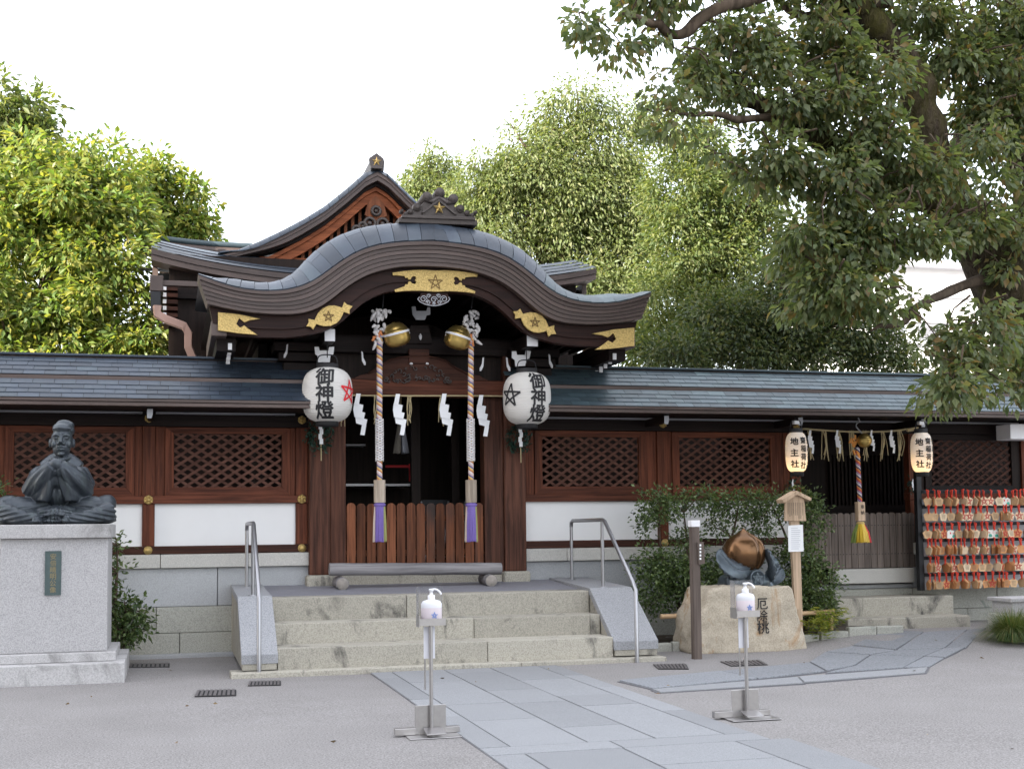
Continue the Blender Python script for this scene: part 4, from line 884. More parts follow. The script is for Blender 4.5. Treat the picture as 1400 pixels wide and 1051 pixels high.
def rope(par, a, b, r, mats, turns, name='rope', skip=None):
    a, b = Vector(a), Vector(b); n = int(turns * 12); k = len(mats); d = b - a
    for i, m in enumerate(mats):
        if skip and i in skip: continue
        pts = []
        for j in range(n + 1):
            t = j / n; an = 2 * pi * (turns * t + i / k); pts.append(a + d * t + Vector((r * 0.62 * cos(an), r * 0.62 * sin(an), 0)))
        MB().tube(pts, r * 0.52, 6).build(name, m, par)
def braid(par, a, b, r, name='rope_netting'):
    a, b = Vector(a), Vector(b); d = b - a
    for sg in (-1, 1):
        for i in range(4):
            n = 60; pts = []
            for j in range(n + 1):
                t = j / n; an = sg * 2 * pi * (4.0 * t) + 2 * pi * i / 4; pts.append(a + d * t + Vector((r * cos(an), r * sin(an), 0)))
            MB().tube(pts, 0.0085, 5).build(name, STR[0], par)
def tassel(par, c, top, bot, r0, r1, cols, n=90, name='tassel', rs=random.Random(2)):
    groups = [MB() for _ in cols]
    for i in range(n):
        a = 2 * pi * i / n; rr_ = 0.75 + 0.25 * rs.random(); nrm = (0.5 + 0.5 * cos(a - pi)) ; xx = cos(a)
        g_ = min(len(cols) - 1, int((math.asin(max(-1, min(1, cos(a + 0.26)))) / pi + 0.5) * len(cols)))
        p0 = Vector((c.x + r0 * cos(a), c.y + r0 * sin(a), top)); p1 = Vector((c.x + (r0 * 0.35 + r1 * 0.65) * cos(a) * rr_, c.y + (r0 * 0.35 + r1 * 0.65) * sin(a) * rr_, top * 0.55 + bot * 0.45)); p2 = Vector((c.x + r1 * cos(a) * rr_, c.y + r1 * sin(a) * rr_, bot + rs.uniform(0, 0.018)))
        groups[g_].tube([p0, p1, p2], [0.008, 0.008, 0.006], 5)
    for g_, m in zip(groups, cols): g_.build(name, m, par)
PUR = plain('purple_thread', (0.17, 0.12, 0.36), 0.9, 0, 80, 0.3); CRM = plain('cream_thread', (0.55, 0.46, 0.40), 0.9, 0, 80, 0.15); OLV = plain('olive_thread', (0.30, 0.30, 0.12), 0.9, 0, 80, 0.2)
def suzu(par, c, r, tilt):
    prof = [(0.0, 1.02), (0.10, 1.02), (0.13, 0.98), (0.45, 0.92), (0.66, 0.76), (0.86, 0.48), (0.93, 0.30), (0.99, 0.28), (1.0, 0.20), (0.97, 0.13), (1.0, 0.05), (1.0, -0.01), (0.98, -0.06), (1.0, -0.35), (0.95, -0.62), (0.78, -0.86), (0.5, -0.98), (0.2, -1.02), (0.0, -1.03)]
    mb = MB(); mb.lathe([(a * r, b * r * 0.92) for a, b in prof], (0, 0, 0), 32); mt = Matrix.Rotation(tilt, 4, 'Y') @ Matrix.Rotation(0.12, 4, 'X')
    mb.v = [tuple(mt @ Vector(q) + c) for q in mb.v]; b = mb.build('bell', 'brass', par)
    bd = MB(); bd.lathe([(1.005 * r, 0.17 * r), (1.03 * r, 0.13 * r), (1.03 * r, 0.04 * r), (1.005 * r, 0.0)], (0, 0, 0), 32); bd.v = [tuple(mt @ Vector(q) + c) for q in bd.v]; bd.build('bell_cord', 'whitecap', b)
    sl_ = MB(); sl_.ball((0, 0, 0), (0.11 * r, 0.06 * r, 0.07 * r), 8, 6); q0 = mt @ Vector((0.55 * r, -0.52 * r, -0.62 * r)) + c; sl_.v = [tuple(Vector(q) + q0) for q in sl_.v]; sl_.build('bell_hole', 'ink', b)
YB = 13.85
def rope_bell(px_, bellpx, sgn, label):
    top = P(px_ + (0 if sgn < 0 else -3), 415, YB); bt = P(px_, 656, YB); t = thing('bell_rope', label, 'bell', (bt.x, YB, 1.2))
    rope(t, P(px_, 458, YB), (bt.x, YB, P(px_, 573, YB).z), 0.030, STR, 9)
    rope(t, (bt.x, YB, P(px_, 573, YB).z), (bt.x, YB, bt.z), 0.028, STR, 6.5); braid(t, (bt.x, YB, P(px_, 573, YB).z), (bt.x, YB, P(px_, 630, YB).z), 0.041)
    zb2 = P(px_, 687, YB).z
    MB().lathe([(0.066, zb2 + 0.002), (0.066, bt.z), (0.0, bt.z)], (bt.x, YB, 0), 8, smooth=False).build('wooden_sleeve', 'sleeve', t, 0.004)
    MB().lathe([(0.05, zb2), (0.07, zb2 - 0.02), (0.055, zb2 - 0.045), (0.045, zb2 - 0.055)], (bt.x, YB, 0), 14).build('tassel_knot', PUR, t)
    tassel(t, Vector((bt.x, YB, 0)), zb2 - 0.045, P(px_, 741, YB).z, 0.055, 0.075, [CRM, PUR, PUR, OLV])
    c = P(*bellpx, YB - 0.02); suzu(t, c, 0.148, sgn * 0.28)
    hook = MB(); hook.tube(bez([top + Vector((0.0, 0, 0.10)), top + Vector((0.03, 0, 0.13)), top + Vector((0.045, 0, 0.08)), top + Vector((0.03, 0, -0.06))], 5), 0.010, 6); hook.tube([(top.x, YB, top.z + 0.10), (top.x, YB, 4.05)], 0.008, 5); hook.build('hook', 'iron', t)
    kn = MB(); rs = random.Random(px_)
    for i in range(30):
        a = P(px_ + rs.uniform(-7, 9), rs.uniform(424, 470), YB + rs.uniform(-0.05, 0.03)); b = a + Vector((rs.uniform(-0.06, 0.06), rs.uniform(-0.03, 0.03), rs.uniform(-0.10, 0.06)))
        kn.tube(bez([a, (a + b) / 2 + Vector((rs.uniform(-.03, .03), rs.uniform(-.03, .03), 0.02)), b], 4), [0.006 + 0.016 * sin(pi * q / 8) for q in range(9)], 6)
    kn.build('knotted_cloth', STR[0], t)
    kn = MB()
    for i in range(6):
        a = P(px_ + rs.uniform(-9, 2), rs.uniform(448, 470), YB - 0.03); kn.tube([a, a + Vector((rs.uniform(-.04, .02), 0, -0.05))], 0.013, 6)
    kn.build('knotted_cord', STR[1], t)
    MB().tube([P(px_, 460, YB - 0.02), c + Vector((-sgn * 0.15, -0.02, 0.02))], 0.010, 6).build('tie', STR[0], t)
rope_bell(519, (542, 457), -1, 'brass bell and striped rope with purple tassel beside the red star lantern')
rope_bell(644, (626, 461), 1, 'brass bell and striped rope with purple tassel beside the black star lantern')
# ------------------------------------------------------------------ paper lanterns
def paper_mat(name, c, tr):
    m, nt, b = new_mat(name); b.inputs['Base Color'].default_value = (*c, 1); b.inputs['Roughness'].default_value = 0.75; b.inputs['Specular IOR Level'].default_value = 0.2
    t = nt.nodes.new('ShaderNodeBsdfTranslucent'); t.inputs['Color'].default_value = (*c, 1); mx = nt.nodes.new('ShaderNodeMixShader'); mx.inputs[0].default_value = tr
    nt.links.new(b.outputs[0], mx.inputs[1]); nt.links.new(t.outputs[0], mx.inputs[2]); nt.links.new(mx.outputs[0], nt.nodes['Material Output'].inputs['Surface']); return m
M['lpaper'] = paper_mat('lantern_paper', (0.80, 0.78, 0.75), 0.35)
def lantern(c, R, Hh, label, group, rings, cap_r, name='paper_lantern', lit=0.0, sq=0.36):
    t = thing(name, label, 'lantern', (c.x, c.y, c.z - Hh / 2), group)
    def rad(h): a = min(1, abs(h) / (Hh / 2)); return max(cap_r, R * (1 - a ** 3.2) ** sq)
    prof = []
    for i in range(rings * 4 + 1):
        h = -Hh / 2 + Hh * i / (rings * 4); prof.append((rad(h) - 0.0035 * (1 if i % 4 == 0 else 0.25 if i % 2 else 0.0), h))
    body = MB().lathe(prof, c, 48).build('paper_body', 'lpaper', t)
    MB().lathe([(cap_r + 0.006, Hh / 2 - 0.012), (cap_r + 0.006, Hh / 2 + 0.04), (cap_r - 0.01, Hh / 2 + 0.04), (cap_r - 0.01, Hh / 2 - 0.012)], c, 32).build('top_ring', 'ink', t)
    MB().lathe([(cap_r + 0.006, -Hh / 2 + 0.012), (cap_r + 0.006, -Hh / 2 - 0.04), (cap_r - 0.01, -Hh / 2 - 0.04), (cap_r - 0.01, -Hh / 2 + 0.012)], c, 32).build('bottom_ring', 'ink', t)
    def on(az, h, lift=0.003):           # az measured from the direction facing the yard
        r = rad(h) + lift; return Vector((c.x + r * sin(az), c.y - r * cos(az), c.z + h))
    on.rad = rad; return t, body, on
def letter_on(t, on, R, chars, az0, h0, step, size, wscale=0.9, bold=0.035):
    def place(i):
        h = h0 - step * i; return lambda a, b, l=0: on(az0 + a * size * wscale / max(0.6 * R, on.rad(h + b * size)), h + b * size, 0.004 + l)
    wrap_text(chars, place, 'ink', 'character', t, bold)
def star_on(t, on, R, az0, h0, r, w, mat):
    p = [(r * sin(2 * pi * k / 5 + 0.1), r * cos(2 * pi * k / 5 + 0.1)) for k in range(5)]; mb = MB()
    for k in range(5):
        a, b = Vector(p[k]), Vector(p[(k + 2) % 5]); d = (b - a); n_ = Vector((-d.y, d.x)).normalized() * w / 2; m = 10; vs = []
        for i in range(m + 1):
            q = a + d * i / m
            for s_ in (-1, 1): e = q + n_ * s_; vs.append(on(az0 + e.x / R, h0 + e.y, 0.004 + 0.0006 * k))
        mb.add(vs, [(2 * i, 2 * i + 1, 2 * i + 3, 2 * i + 2) for i in range(m)])
    mb.build('star_mark', mat, t)
YL = 13.75
az_cam = lambda c: atan2(-c.x, c.y)      # towards the camera
def hang(t, c, Hh, px_, ytop, cap_r):
    MB().tube(bez([(c.x - cap_r, c.y, c.z + Hh / 2 + 0.03), (c.x - cap_r * 0.7, c.y, c.z + Hh / 2 + 0.13), (c.x + cap_r * 0.7, c.y, c.z + Hh / 2 + 0.13), (c.x + cap_r, c.y, c.z + Hh / 2 + 0.03)], 6), 0.007, 6).build('handle', 'iron', t)
    MB().tube([(c.x, c.y, c.z + Hh / 2 + 0.11), (c.x, c.y, c.z + Hh / 2 + ytop)], 0.006, 5).build('hanger', 'iron', t)
R1 = (P(482, 540, YL).x - P(413, 540, YL).x) / 2; H1 = Z(502, YL, 447) - Z(577, YL, 447)
cL = P(447.5, 540, YL); cR = P(720.5, 545, YL)
tL, bL, onL = lantern(cL, R1, H1, 'large white paper lantern with red star hanging by the left column', None, 24, 0.115)
letter_on(tL, onL, R1, '御神燈', az_cam(cL) - 0.12, 0.178, 0.180, 0.200, 1.0, 0.03); star_on(tL, onL, R1, az_cam(cL) + 1.02, 0.02, 0.135, 0.020, 'redink'); hang(tL, cL, H1, 447, 0.30, 0.115)
tR, bR, onR = lantern(cR, R1, H1, 'large white paper lantern with black star hanging by the right column', None, 24, 0.115)
letter_on(tR, onR, R1, '御神燈', az_cam(cR) + 0.50, 0.178, 0.180, 0.200, 1.0, 0.03); star_on(tR, onR, R1, az_cam(cR) - 0.75, 0.02, 0.135, 0.022, 'ink'); hang(tR, cR, H1, 720, 0.30, 0.115)
def small_lantern(px_, py_, label):
    c = P(px_, py_, 13.72); R2 = 0.133; H2 = Z(590, 13.72, px_) - Z(646, 13.72, px_)
    t, b, on = lantern(c, R2, H2, label, None, 22, 0.075, 'long_paper_lantern', 1, 0.30)
    a0_ = az_cam(c)
    letter_on(t, on, R2, '地主社', a0_ - 0.18, 0.125, 0.135, 0.092, 1.05); letter_on(t, on, R2, '齋稲荷社', a0_ + 0.66, 0.135, 0.098, 0.085, 0.9); letter_on(t, on, R2, '齋稲荷社', a0_ + 1.42, 0.135, 0.098, 0.085, 0.9)
    hang(t, c, H2, px_, 0.20, 0.075)
    MB().ball((c.x, c.y, c.z - H2 * 0.36), (0.022, 0.022, 0.03), 10, 8).build('bulb', glow('lantern_bulb', (1.0, 0.62, 0.26), 9), t)
    MB().box(c.x - 0.03, c.x + 0.03, 13.69, 13.75, c.z + H2 / 2 + 0.09, c.z + H2 / 2 + 0.13).build('hanging_bracket', 'whitecap', t)
    return c, H2
s1 = small_lantern(1089, 618, 'small glowing white paper lantern hanging above the wooden notice board')
s2 = small_lantern(1260, 618.5, 'small glowing white paper lantern hanging above the plaque rack')
# ------------------------------------------------------------------ foliage builder
def leaves(name, centers, dirs, L, W, mat, parent, fold=0.25, kind=None, twist=None):
    n = len(centers); c = np.asarray(centers, float); d = np.asarray(dirs, float); d /= np.linalg.norm(d, axis=1)[:, None] + 1e-9
    up = rng.normal(size=(n, 3)) * 0.7 + np.array([0, 0, 1.0]); s_ = np.cross(d, up); s_ /= np.linalg.norm(s_, axis=1)[:, None] + 1e-9; nn = np.cross(s_, d)
    sc = rng.uniform(0.65, 1.25, (n, 1)); L_ = L * sc; W_ = W * sc
    v = np.empty((n, 4, 3)); v[:, 0] = c; v[:, 1] = c + d * L_ * 0.45 + s_ * W_ * 0.5 + nn * W_ * fold; v[:, 2] = c + d * L_; v[:, 3] = c + d * L_ * 0.45 - s_ * W_ * 0.5 + nn * W_ * fold
    if parent is not None and '_w' in parent: v = v - np.array(tuple(parent['_w']))
    me = bpy.data.meshes.new(name); me.vertices.add(4 * n); me.vertices.foreach_set('co', v.astype(np.float32).ravel())
    base = (np.arange(n) * 4)[:, None]; tri = np.concatenate([base + np.array([0, 1, 2]), base + np.array([0, 2, 3])], 1).ravel()
    me.loops.add(6 * n); me.loops.foreach_set('vertex_index', tri.astype(np.int32)); me.polygons.add(2 * n)
    me.polygons.foreach_set('loop_start', np.arange(0, 6 * n, 3, dtype=np.int32)); me.update(calc_edges=True)
    return link(name, me, mat, parent, 0, kind)
def cloud(blobs, n, per, spread, droop, shell=0.45, flat=1.0):
    """clusters spread through ellipsoid blobs; returns leaf bases and directions"""
    w = np.array([b[1][0] * b[1][1] * b[1][2] * (b[2] if len(b) > 2 else 1) for b in blobs]) ** 0.75; w /= w.sum()
    k = max(1, n // per); idx = rng.choice(len(blobs), k, p=w)
    cen = np.array([tuple(b[0]) for b in blobs]); rad = np.array([b[1] for b in blobs])
    q = rng.normal(size=(k, 3)); q /= np.linalg.norm(q, axis=1)[:, None]; r = rng.uniform(shell ** 3, 1.0, (k, 1)) ** (1 / 3)
    cc = cen[idx] + q * r * rad[idx]
    base = np.repeat(cc, per, 0) + rng.normal(size=(k * per, 3)) * spread * np.array([1, 1, 0.8 * flat])
    out = base - np.repeat(cc, per, 0); out /= np.linalg.norm(out, axis=1)[:, None] + 1e-9
    d = out * 0.8 + np.repeat(q, per, 0) * 0.35 + rng.normal(size=base.shape) * 0.45 + np.array([0, 0, -droop])
    return base, d, cc
LM = {}
LM['wreath'] = leafmat('wreath_leaves', [(0.010, 0.034, 0.024), (0.020, 0.055, 0.040), (0.035, 0.075, 0.055)], 0.1)
def wreath(px_, py_, label):
    c = P(px_, py_, 14.22); t = thing('leaf_wreath', label, 'wreath', (c.x, 14.22, c.z))
    a = rng.uniform(0, 2 * pi, 260); rr_ = 0.10 + rng.normal(size=260) * 0.03
    ce = np.stack([c.x + rr_ * np.cos(a), 14.23 + rng.normal(size=260) * 0.02, c.z + rr_ * np.sin(a) * 1.15], 1); dd = np.stack([np.cos(a + 1.0), rng.uniform(-1.2, 0, 260), np.sin(a + 1.0)], 1) + rng.normal(size=(260, 3)) * 0.5
    leaves('leaves', ce, dd, 0.055, 0.028, LM['wreath'], t)
    mb = MB()
    for i in range(4): mb.box(c.x - 0.02 + 0.012 * (i % 2), c.x + 0.02 + 0.012 * (i % 2), 14.14 + 0.006 * i, 14.142 + 0.006 * i, c.z + 0.07 - 0.055 * i, c.z + 0.13 - 0.055 * i)
    mb.build('paper_strip', 'paper', t); MB().tube([(c.x + 0.01, 14.17, c.z - 0.1), (c.x + 0.012, 14.17, c.z - 0.28)], 0.006, 5).build('cord', 'straw', t)
wreath(437, 596, 'green leaf wreath with paper strip on the left gate column'); wreath(709, 600, 'green leaf wreath with paper strip on the right gate column')
# ------------------------------------------------------------------ sacred ropes with folded paper
def shide(par, px_, py_, Y, sc, flip=1, steps=4):
    c = P(px_, py_, Y); s_ = sc
    prof = [(0.0, 0.0), (0.055, 0.0), (0.035, -0.12), (0.085, -0.135), (0.072, -0.20), (0.105, -0.225), (0.085, -0.285), (0.135, -0.30), (0.108, -0.46), (0.048, -0.46), (0.068, -0.355), (0.005, -0.345), (0.025, -0.27), (-0.020, -0.265), (0.0, -0.20), (-0.035, -0.19), (-0.012, -0.08)]
    bends = [0.0, -0.12, -0.2, -0.28, -0.46]
    prof = [(x * flip * s_, z * s_) for x, z in prof]
    mb = MB(); ya = random.uniform(-0.02, 0.02)
    pieces = [[(0, 0), (0.05, 0), (0.028, -0.13), (-0.024, -0.115)], [(-0.024, -0.105), (0.082, -0.125), (0.068, -0.205), (-0.034, -0.185)], [(-0.036, -0.18), (0.102, -0.215), (0.086, -0.285), (-0.022, -0.265)], [(-0.012, -0.255), (0.128, -0.29), (0.112, -0.365), (0.0, -0.335)], [(0.066, -0.345), (0.114, -0.36), (0.094, -0.47), (0.044, -0.465)]]
    for i, pc in enumerate(pieces):
        dy = 0.010 * (i % 2) + 0.002 * i
        mb.add([(c.x + a * s_ * flip, Y - 0.012 + dy + 0.12 * a, c.z + b * s_) for a, b in pc], [(0, 1, 2, 3)]); mb.add([(c.x + a * s_ * flip, Y - 0.0105 + dy + 0.12 * a, c.z + b * s_) for a, b in pc], [(3, 2, 1, 0)])
    return mb.build('paper_streamer', 'paper', par)
ys_ = 14.18
sr = thing('sacred_rope', 'straw rope strung under the lintel with four white zigzag paper streamers', 'rope', (XC, ys_, P(570, 541, ys_).z))
pts = bez([P(462, 539, ys_), P(490, 540.5, ys_), P(565, 541, ys_), P(640, 541, ys_), P(690, 541.5, ys_)], 8)
MB().tube(pts, 0.009, 6).build('cord', 'straw', sr)
shide(sr, 487, 538, ys_ - 0.03, 1.0); shide(sr, 541, 538.5, ys_ - 0.03, 1.0); shide(sr, 604.5, 538, ys_ - 0.03, 1.03, 1); shide(sr, 655, 540, ys_ - 0.03, 1.02)
stw = MB(); rs = random.Random(9)
for px_ in (515, 560, 605, 468):
    for i in range(5):
        a = P(px_ + rs.uniform(-3, 3), 541, ys_); stw.tube(bez([a, a + Vector((rs.uniform(-.03, .03), -0.01, -0.16)), a + Vector((rs.uniform(-.04, .04), 0, rs.uniform(-0.36, -0.26)))], 4), 0.005, 4)
stw.build('straw_strands', 'straw', sr, kind='stuff')
ys2 = 14.2
sr2 = thing('sacred_rope', 'straw rope strung above the side shrine gate with straw strands and paper', 'rope', (8.5, ys2, P(1160, 590, ys2).z))
pts = bez([P(1098, 586, ys2), P(1125, 588, ys2), P(1160, 590, ys2), P(1200, 590, ys2), P(1230, 588, ys2), P(1248, 584, ys2)], 6)
MB().tube(pts, 0.012, 6).build('cord', 'straw', sr2); MB().tube([P(1240, 588, ys2), P(1246, 586, ys2), P(1252, 582, ys2)], [0.02, 0.035, 0.05], 8).build('rope_end', 'straw', sr2)
stw = MB()
for px_ in (1107, 1127, 1146, 1164, 1182, 1207, 1229):
    for i in range(6):
        a = P(px_ + rs.uniform(-3, 3), 588.5, ys2); stw.tube(bez([a, a + Vector((rs.uniform(-.02, .04), -0.01, -0.16)), a + Vector((rs.uniform(-.04, .06), 0, rs.uniform(-0.40, -0.30)))], 4), 0.006, 4)
stw.build('straw_strands', 'straw', sr2, kind='stuff')
for px_, s_ in ((1106, 0.62), (1143, 0.62), (1190, 0.56), (1217, 0.62)): shide(sr2, px_, 588, ys2 - 0.04, s_)
# ------------------------------------------------------------------ side shrine: gate, bell, steps
YS = 14.46
def zs(py_): return P(1180, py_, YS).z
sg_ = thing('picket_gate', 'grey weathered board gate closing the side shrine under the small bell', 'gate', (8.46, YS, zs(776)))
xa, xb = 7.69, X(1246, YS); npk = 17; pit = (xb - xa) / npk
for k in range(npk):
    x0_, x1_ = xa + pit * k + 0.003, xa + pit * (k + 1) - 0.003; zz = zs(701) + 0.004 * sin(k * 3)
    MB().prism([(x0_, zs(776)), (x1_, zs(776)), (x1_, zz - 0.02), ((x0_ + x1_) / 2 + 0.02, zz), ((x0_ + x1_) / 2 - 0.02, zz), (x0_, zz - 0.02)], YS - 0.06, YS - 0.035).build('board', 'greywood', sg_, 0.003)
    for py_ in (718, 757):
        for q in (0.25, 0.75): MB().box(x0_ + (x1_ - x0_) * q - 0.006, x0_ + (x1_ - x0_) * q + 0.006, YS - 0.064, YS - 0.05, zs(py_) - 0.006, zs(py_) + 0.006).build('nail', 'iron', sg_)
for py_ in (718, 757): MB().box(xa, xb, YS - 0.034, YS, zs(py_ + 4), zs(py_ - 4)).build('rail', 'greywood', sg_)
ss = thing('stone_steps', 'weathered granite steps and sill before the side shrine gate', 'steps', (8.9, 13.6, 0.1))
a = P(1155, 848, 13.62); b = P(1322, 842, 13.62)
MB().box(a.x, b.x, 13.55, 14.0, 0.02, P(1200, 845, 13.55).z).build('tread_stone', 'stone', ss, 0.012)
a = P(1141, 818, 13.95); b = P(1300, 814, 13.95)
MB().box(a.x, b.x, 13.90, 14.40, 0.02, P(1220, 816, 13.90).z).build('tread_stone', 'stone', ss, 0.012)
MB().box(X(1140, 14.3), X(1247.5, 14.3), 14.30, YS - 0.0, P(1200, 797, 14.3).z, P(1200, 777, 14.3).z).build('sill_stone', 'capstone', ss, 0.012)
# dark board doors of the side shrine behind
sd_ = thing('side_shrine', 'dark slatted timber side shrine behind the grey board gate', 'building', (8.5, 15.3, 0))
MB().box(7.0, 10.3, 15.36, 15.4, 0.0, 2.75).build('wall', 'blackz', sd_)
for k in range(26): x_ = X(1136, 15.3) + 0.058 * k; MB().box(x_, x_ + 0.03, 15.30, 15.34, 1.62, 2.30).build('slat', 'blackz', sd_)
MB().box(7.3, 10.2, 15.28, 15.35, 1.50, 1.62).build('door_rail', 'black', sd_); MB().box(7.3, 10.2, 15.28, 15.35, 2.30, 2.40).build('door_rail', 'black', sd_)
MB().box(X(1136, 15.2), X(1236, 15.2), 15.24, 15.26, 1.28, 1.44).build('plaster_strip', 'frieze', sd_)
br = thing('bell_rope', 'small brass bell and rope with green, yellow and red tassel at the side shrine', 'bell', (8.4, 13.9, 1.2))
Y3 = 13.9; top = P(1171, 575, Y3); bt = P(1175.5, 686, Y3)
rope(br, P(1172, 612, Y3), bt, 0.026, STR2, 6)
mbx = MB().box(bt.x - 0.048, bt.x + 0.048, Y3 - 0.04, Y3 + 0.04, P(1175, 712, Y3).z, bt.z); mbx.build('wooden_sleeve', 'pale', br, 0.004)
wrap_text('奉納', lambda i: (lambda a, b, l=0: Vector((bt.x + 0.01 + a * 0.05, Y3 - 0.043 - l, bt.z - 0.06 - 0.07 * i + b * 0.055))), 'signpost', 'character', br, 0.02)
zt_ = P(1175, 713, Y3).z
MB().lathe([(0.035, zt_), (0.05, zt_ - 0.012), (0.05, zt_ - 0.028), (0.04, zt_ - 0.04)], (bt.x, Y3, 0), 14).build('tassel_knot', STR[2], br)
tassel(br, Vector((bt.x, Y3, 0)), zt_ - 0.03, P(1175, 742, Y3).z, 0.042, 0.125, [plain('green_thread', (0.22, 0.30, 0.08), 0.9, 0, 80, 0.2), plain('yellow_thread', (0.62, 0.42, 0.04), 0.9, 0, 80, 0.2), plain('yellow_thread_light', (0.66, 0.48, 0.10), 0.9, 0, 80, 0.2), plain('red_thread', (0.55, 0.03, 0.05), 0.9, 0, 80, 0.2)], 150)
c = P(1182, 602, Y3 - 0.06); prof = [(0, 1.0), (0.3, 0.95), (0.7, 0.72), (0.93, 0.38), (0.98, 0.2), (1.03, 0.16), (1.03, 0.08), (0.99, 0.05), (1.0, -0.1), (0.9, -0.45), (0.65, -0.78), (0.3, -0.96), (0, -1)]
MB().lathe([(a * 0.09, b * 0.09) for a, b in prof], c, 28).build('bell', 'brass', br)
MB().tube(bez([top + Vector((0, 0, 0.06)), top + Vector((0.04, 0, 0.0)), top + Vector((-0.01, 0, -0.06)), c + Vector((-0.02, 0.02, 0.09))], 5), 0.009, 6).build('hook', 'steel', br)
kn = MB()
for i in range(10): a = P(1168 + rs.uniform(-5, 6), rs.uniform(588, 622), Y3 - 0.02); kn.tube([a, a + Vector((rs.uniform(-.05, .03), 0, -0.06))], 0.012, 6)
kn.build('knotted_cloth', STR2[1], br)
for (c_, h_) in (s1, s2):
    pass
for (px_, lab) in ((1083, 'tiny leaf sprig with white paper under the lantern above the notice board'), (1247, 'tiny leaf sprig with white paper under the lantern above the plaque rack')):
    c = P(px_, 662, 14.30); t = thing('leaf_sprig', lab, 'sprig', (c.x, 14.30, c.z))
    a = rng.normal(size=(70, 3)) * np.array([0.035, 0.02, 0.05]) + np.array(tuple(c)); leaves('leaves', a, rng.normal(size=(70, 3)) + np.array([0, -0.5, -0.3]), 0.05, 0.025, LM['wreath'], t)
    shide(t, px_, 655, 14.24, 0.30)
# meter box under the eave
a = P(1381, 579, 14.0); bx = MB().box(a.x, a.x + 0.55, 14.0, 14.3, P(1381, 600, 14.0).z, a.z).build('meter_box', 'whitecap', None, 0.012); tag(bx, 'pale grey metal box under the eave above the plaque rack', 'box')
# ------------------------------------------------------------------ votive plaques on their rack
YR = 14.02
rk = thing('plaque_rack', 'black iron rack with grey backing holding rows of votive plaques', 'rack', (X(1258, YR), YR, P(1258, 806, YR).z))
rx0 = X(1257.5, YR); rx1 = rx0 + 1.80
for x_ in (rx0, rx1): MB().box(x_ - 0.035, x_ + 0.035, YR, YR + 0.07, P(1258, 807, YR).z, P(1258, 640, YR).z).build('upright', 'iron', rk, 0.004)
bars = [672, 692.5, 716.5, 738.5, 762.5, 785.5]
for py_ in bars: z_ = P(1262, py_, YR).z; MB().box(rx0 + 0.036, rx1 - 0.036, YR - 0.01, YR + 0.03, z_ - 0.022, z_ + 0.022).build('crossbar', 'iron', rk, 0.003)
MB().box(rx0 + 0.04, rx1 - 0.04, YR + 0.12, YR + 0.14, P(1262, 806, YR).z, P(1262, 682, YR).z).build('backing_panel', plain('grey_panel', (0.42, 0.42, 0.44), 0.8), rk)
EW = [plain('plaque_wood', (0.54, 0.36, 0.20), 0.7, 0, 30, 0.12, 0, 0.3, 0.25), plain('plaque_wood_pale', (0.66, 0.52, 0.35), 0.7, 0, 30, 0.1, 0, 0.3, 0.12), plain('plaque_wood_orange', (0.50, 0.24, 0.10), 0.7, 0, 30, 0.15, 0, 0.3, 0.25), plain('plaque_white', (0.70, 0.68, 0.62), 0.7, 0, 30, 0.05)]
M['cord_red'] = plain('red_cord', (0.58, 0.055, 0.03), 0.85, 0, 40, 0.2)
def pentagon(r): return [(r * sin(2 * pi * k / 5), r * cos(2 * pi * k / 5)) for k in range(5)]
def mesh_of(mb, nm, mat): me = mb.mesh(nm); me.materials.append(mat); return me
PM = [mesh_of(MB().prism([(a, b - 0.085) for a, b in pentagon(0.068)], -0.004, 0.004), 'plaque', m) for m in EW[:3]]
HM = mesh_of(MB().prism([(-0.075, -0.145), (0.075, -0.145), (0.075, -0.06), (0.0, -0.025), (-0.075, -0.06)], -0.004, 0.004), 'plaque', EW[3])
_st = MB(); star_lines(_st, 0.052, -0.0062, -0.0042, 0.0065, (0, -0.085)); STM = mesh_of(_st, 'star_print', plain('faded_red_print', (0.42, 0.03, 0.03), 0.7))
_fx = MB().prism([(0.02, -0.135), (0.06, -0.13), (0.055, -0.10), (0.03, -0.09), (0.012, -0.11)], -0.0062, -0.0042); FXM = mesh_of(_fx, 'drawing', M['greenink'])
_fr = MB().prism([(-0.03, -0.07), (-0.015, -0.062), (-0.012, -0.085), (-0.028, -0.09)], -0.0064, -0.0042).prism([(0.02, -0.07), (0.038, -0.07), (0.03, -0.088)], -0.0064, -0.0042); FRM = mesh_of(_fr, 'drawing', M['redink'])
_wr = MB()
for k in range(4): _wr.prism([(-0.035 + 0.004 * k, -0.062 - 0.016 * k), (0.03, -0.062 - 0.016 * k), (0.03, -0.067 - 0.016 * k), (-0.035 + 0.004 * k, -0.067 - 0.016 * k)], -0.0058, -0.0042)
WRM = mesh_of(_wr, 'handwriting', plain('faded_ink', (0.16, 0.12, 0.09), 0.8))
_cd = MB()
for s_ in (-1, 1): _cd.tube([(0, -0.004, -0.03), (s_ * 0.006, -0.008, 0.01), (s_ * 0.012, -0.012, 0.05), (s_ * 0.004, 0.012, 0.062)], 0.0085, 5)
_cd.tube([(0, -0.01, -0.005), (0.004, -0.014, -0.03), (-0.003, -0.012, -0.045)], 0.0095, 5)
CDM = mesh_of(_cd, 'cord', M['cord_red'])
rs = random.Random(21)
LAB = {0: ('plain pentagonal wooden votive plaque hanging by red cord on the rack', 'plain pentagonal plaques'), 1: ('pentagonal votive plaque printed with a red star on the rack', 'red star plaques'),
       2: ('white house-shaped votive plaque with green and red drawing on the rack', 'white drawn plaques'), 3: ('votive plaque turned edge-on on the rack', 'edge-on plaques')}
nearp = []
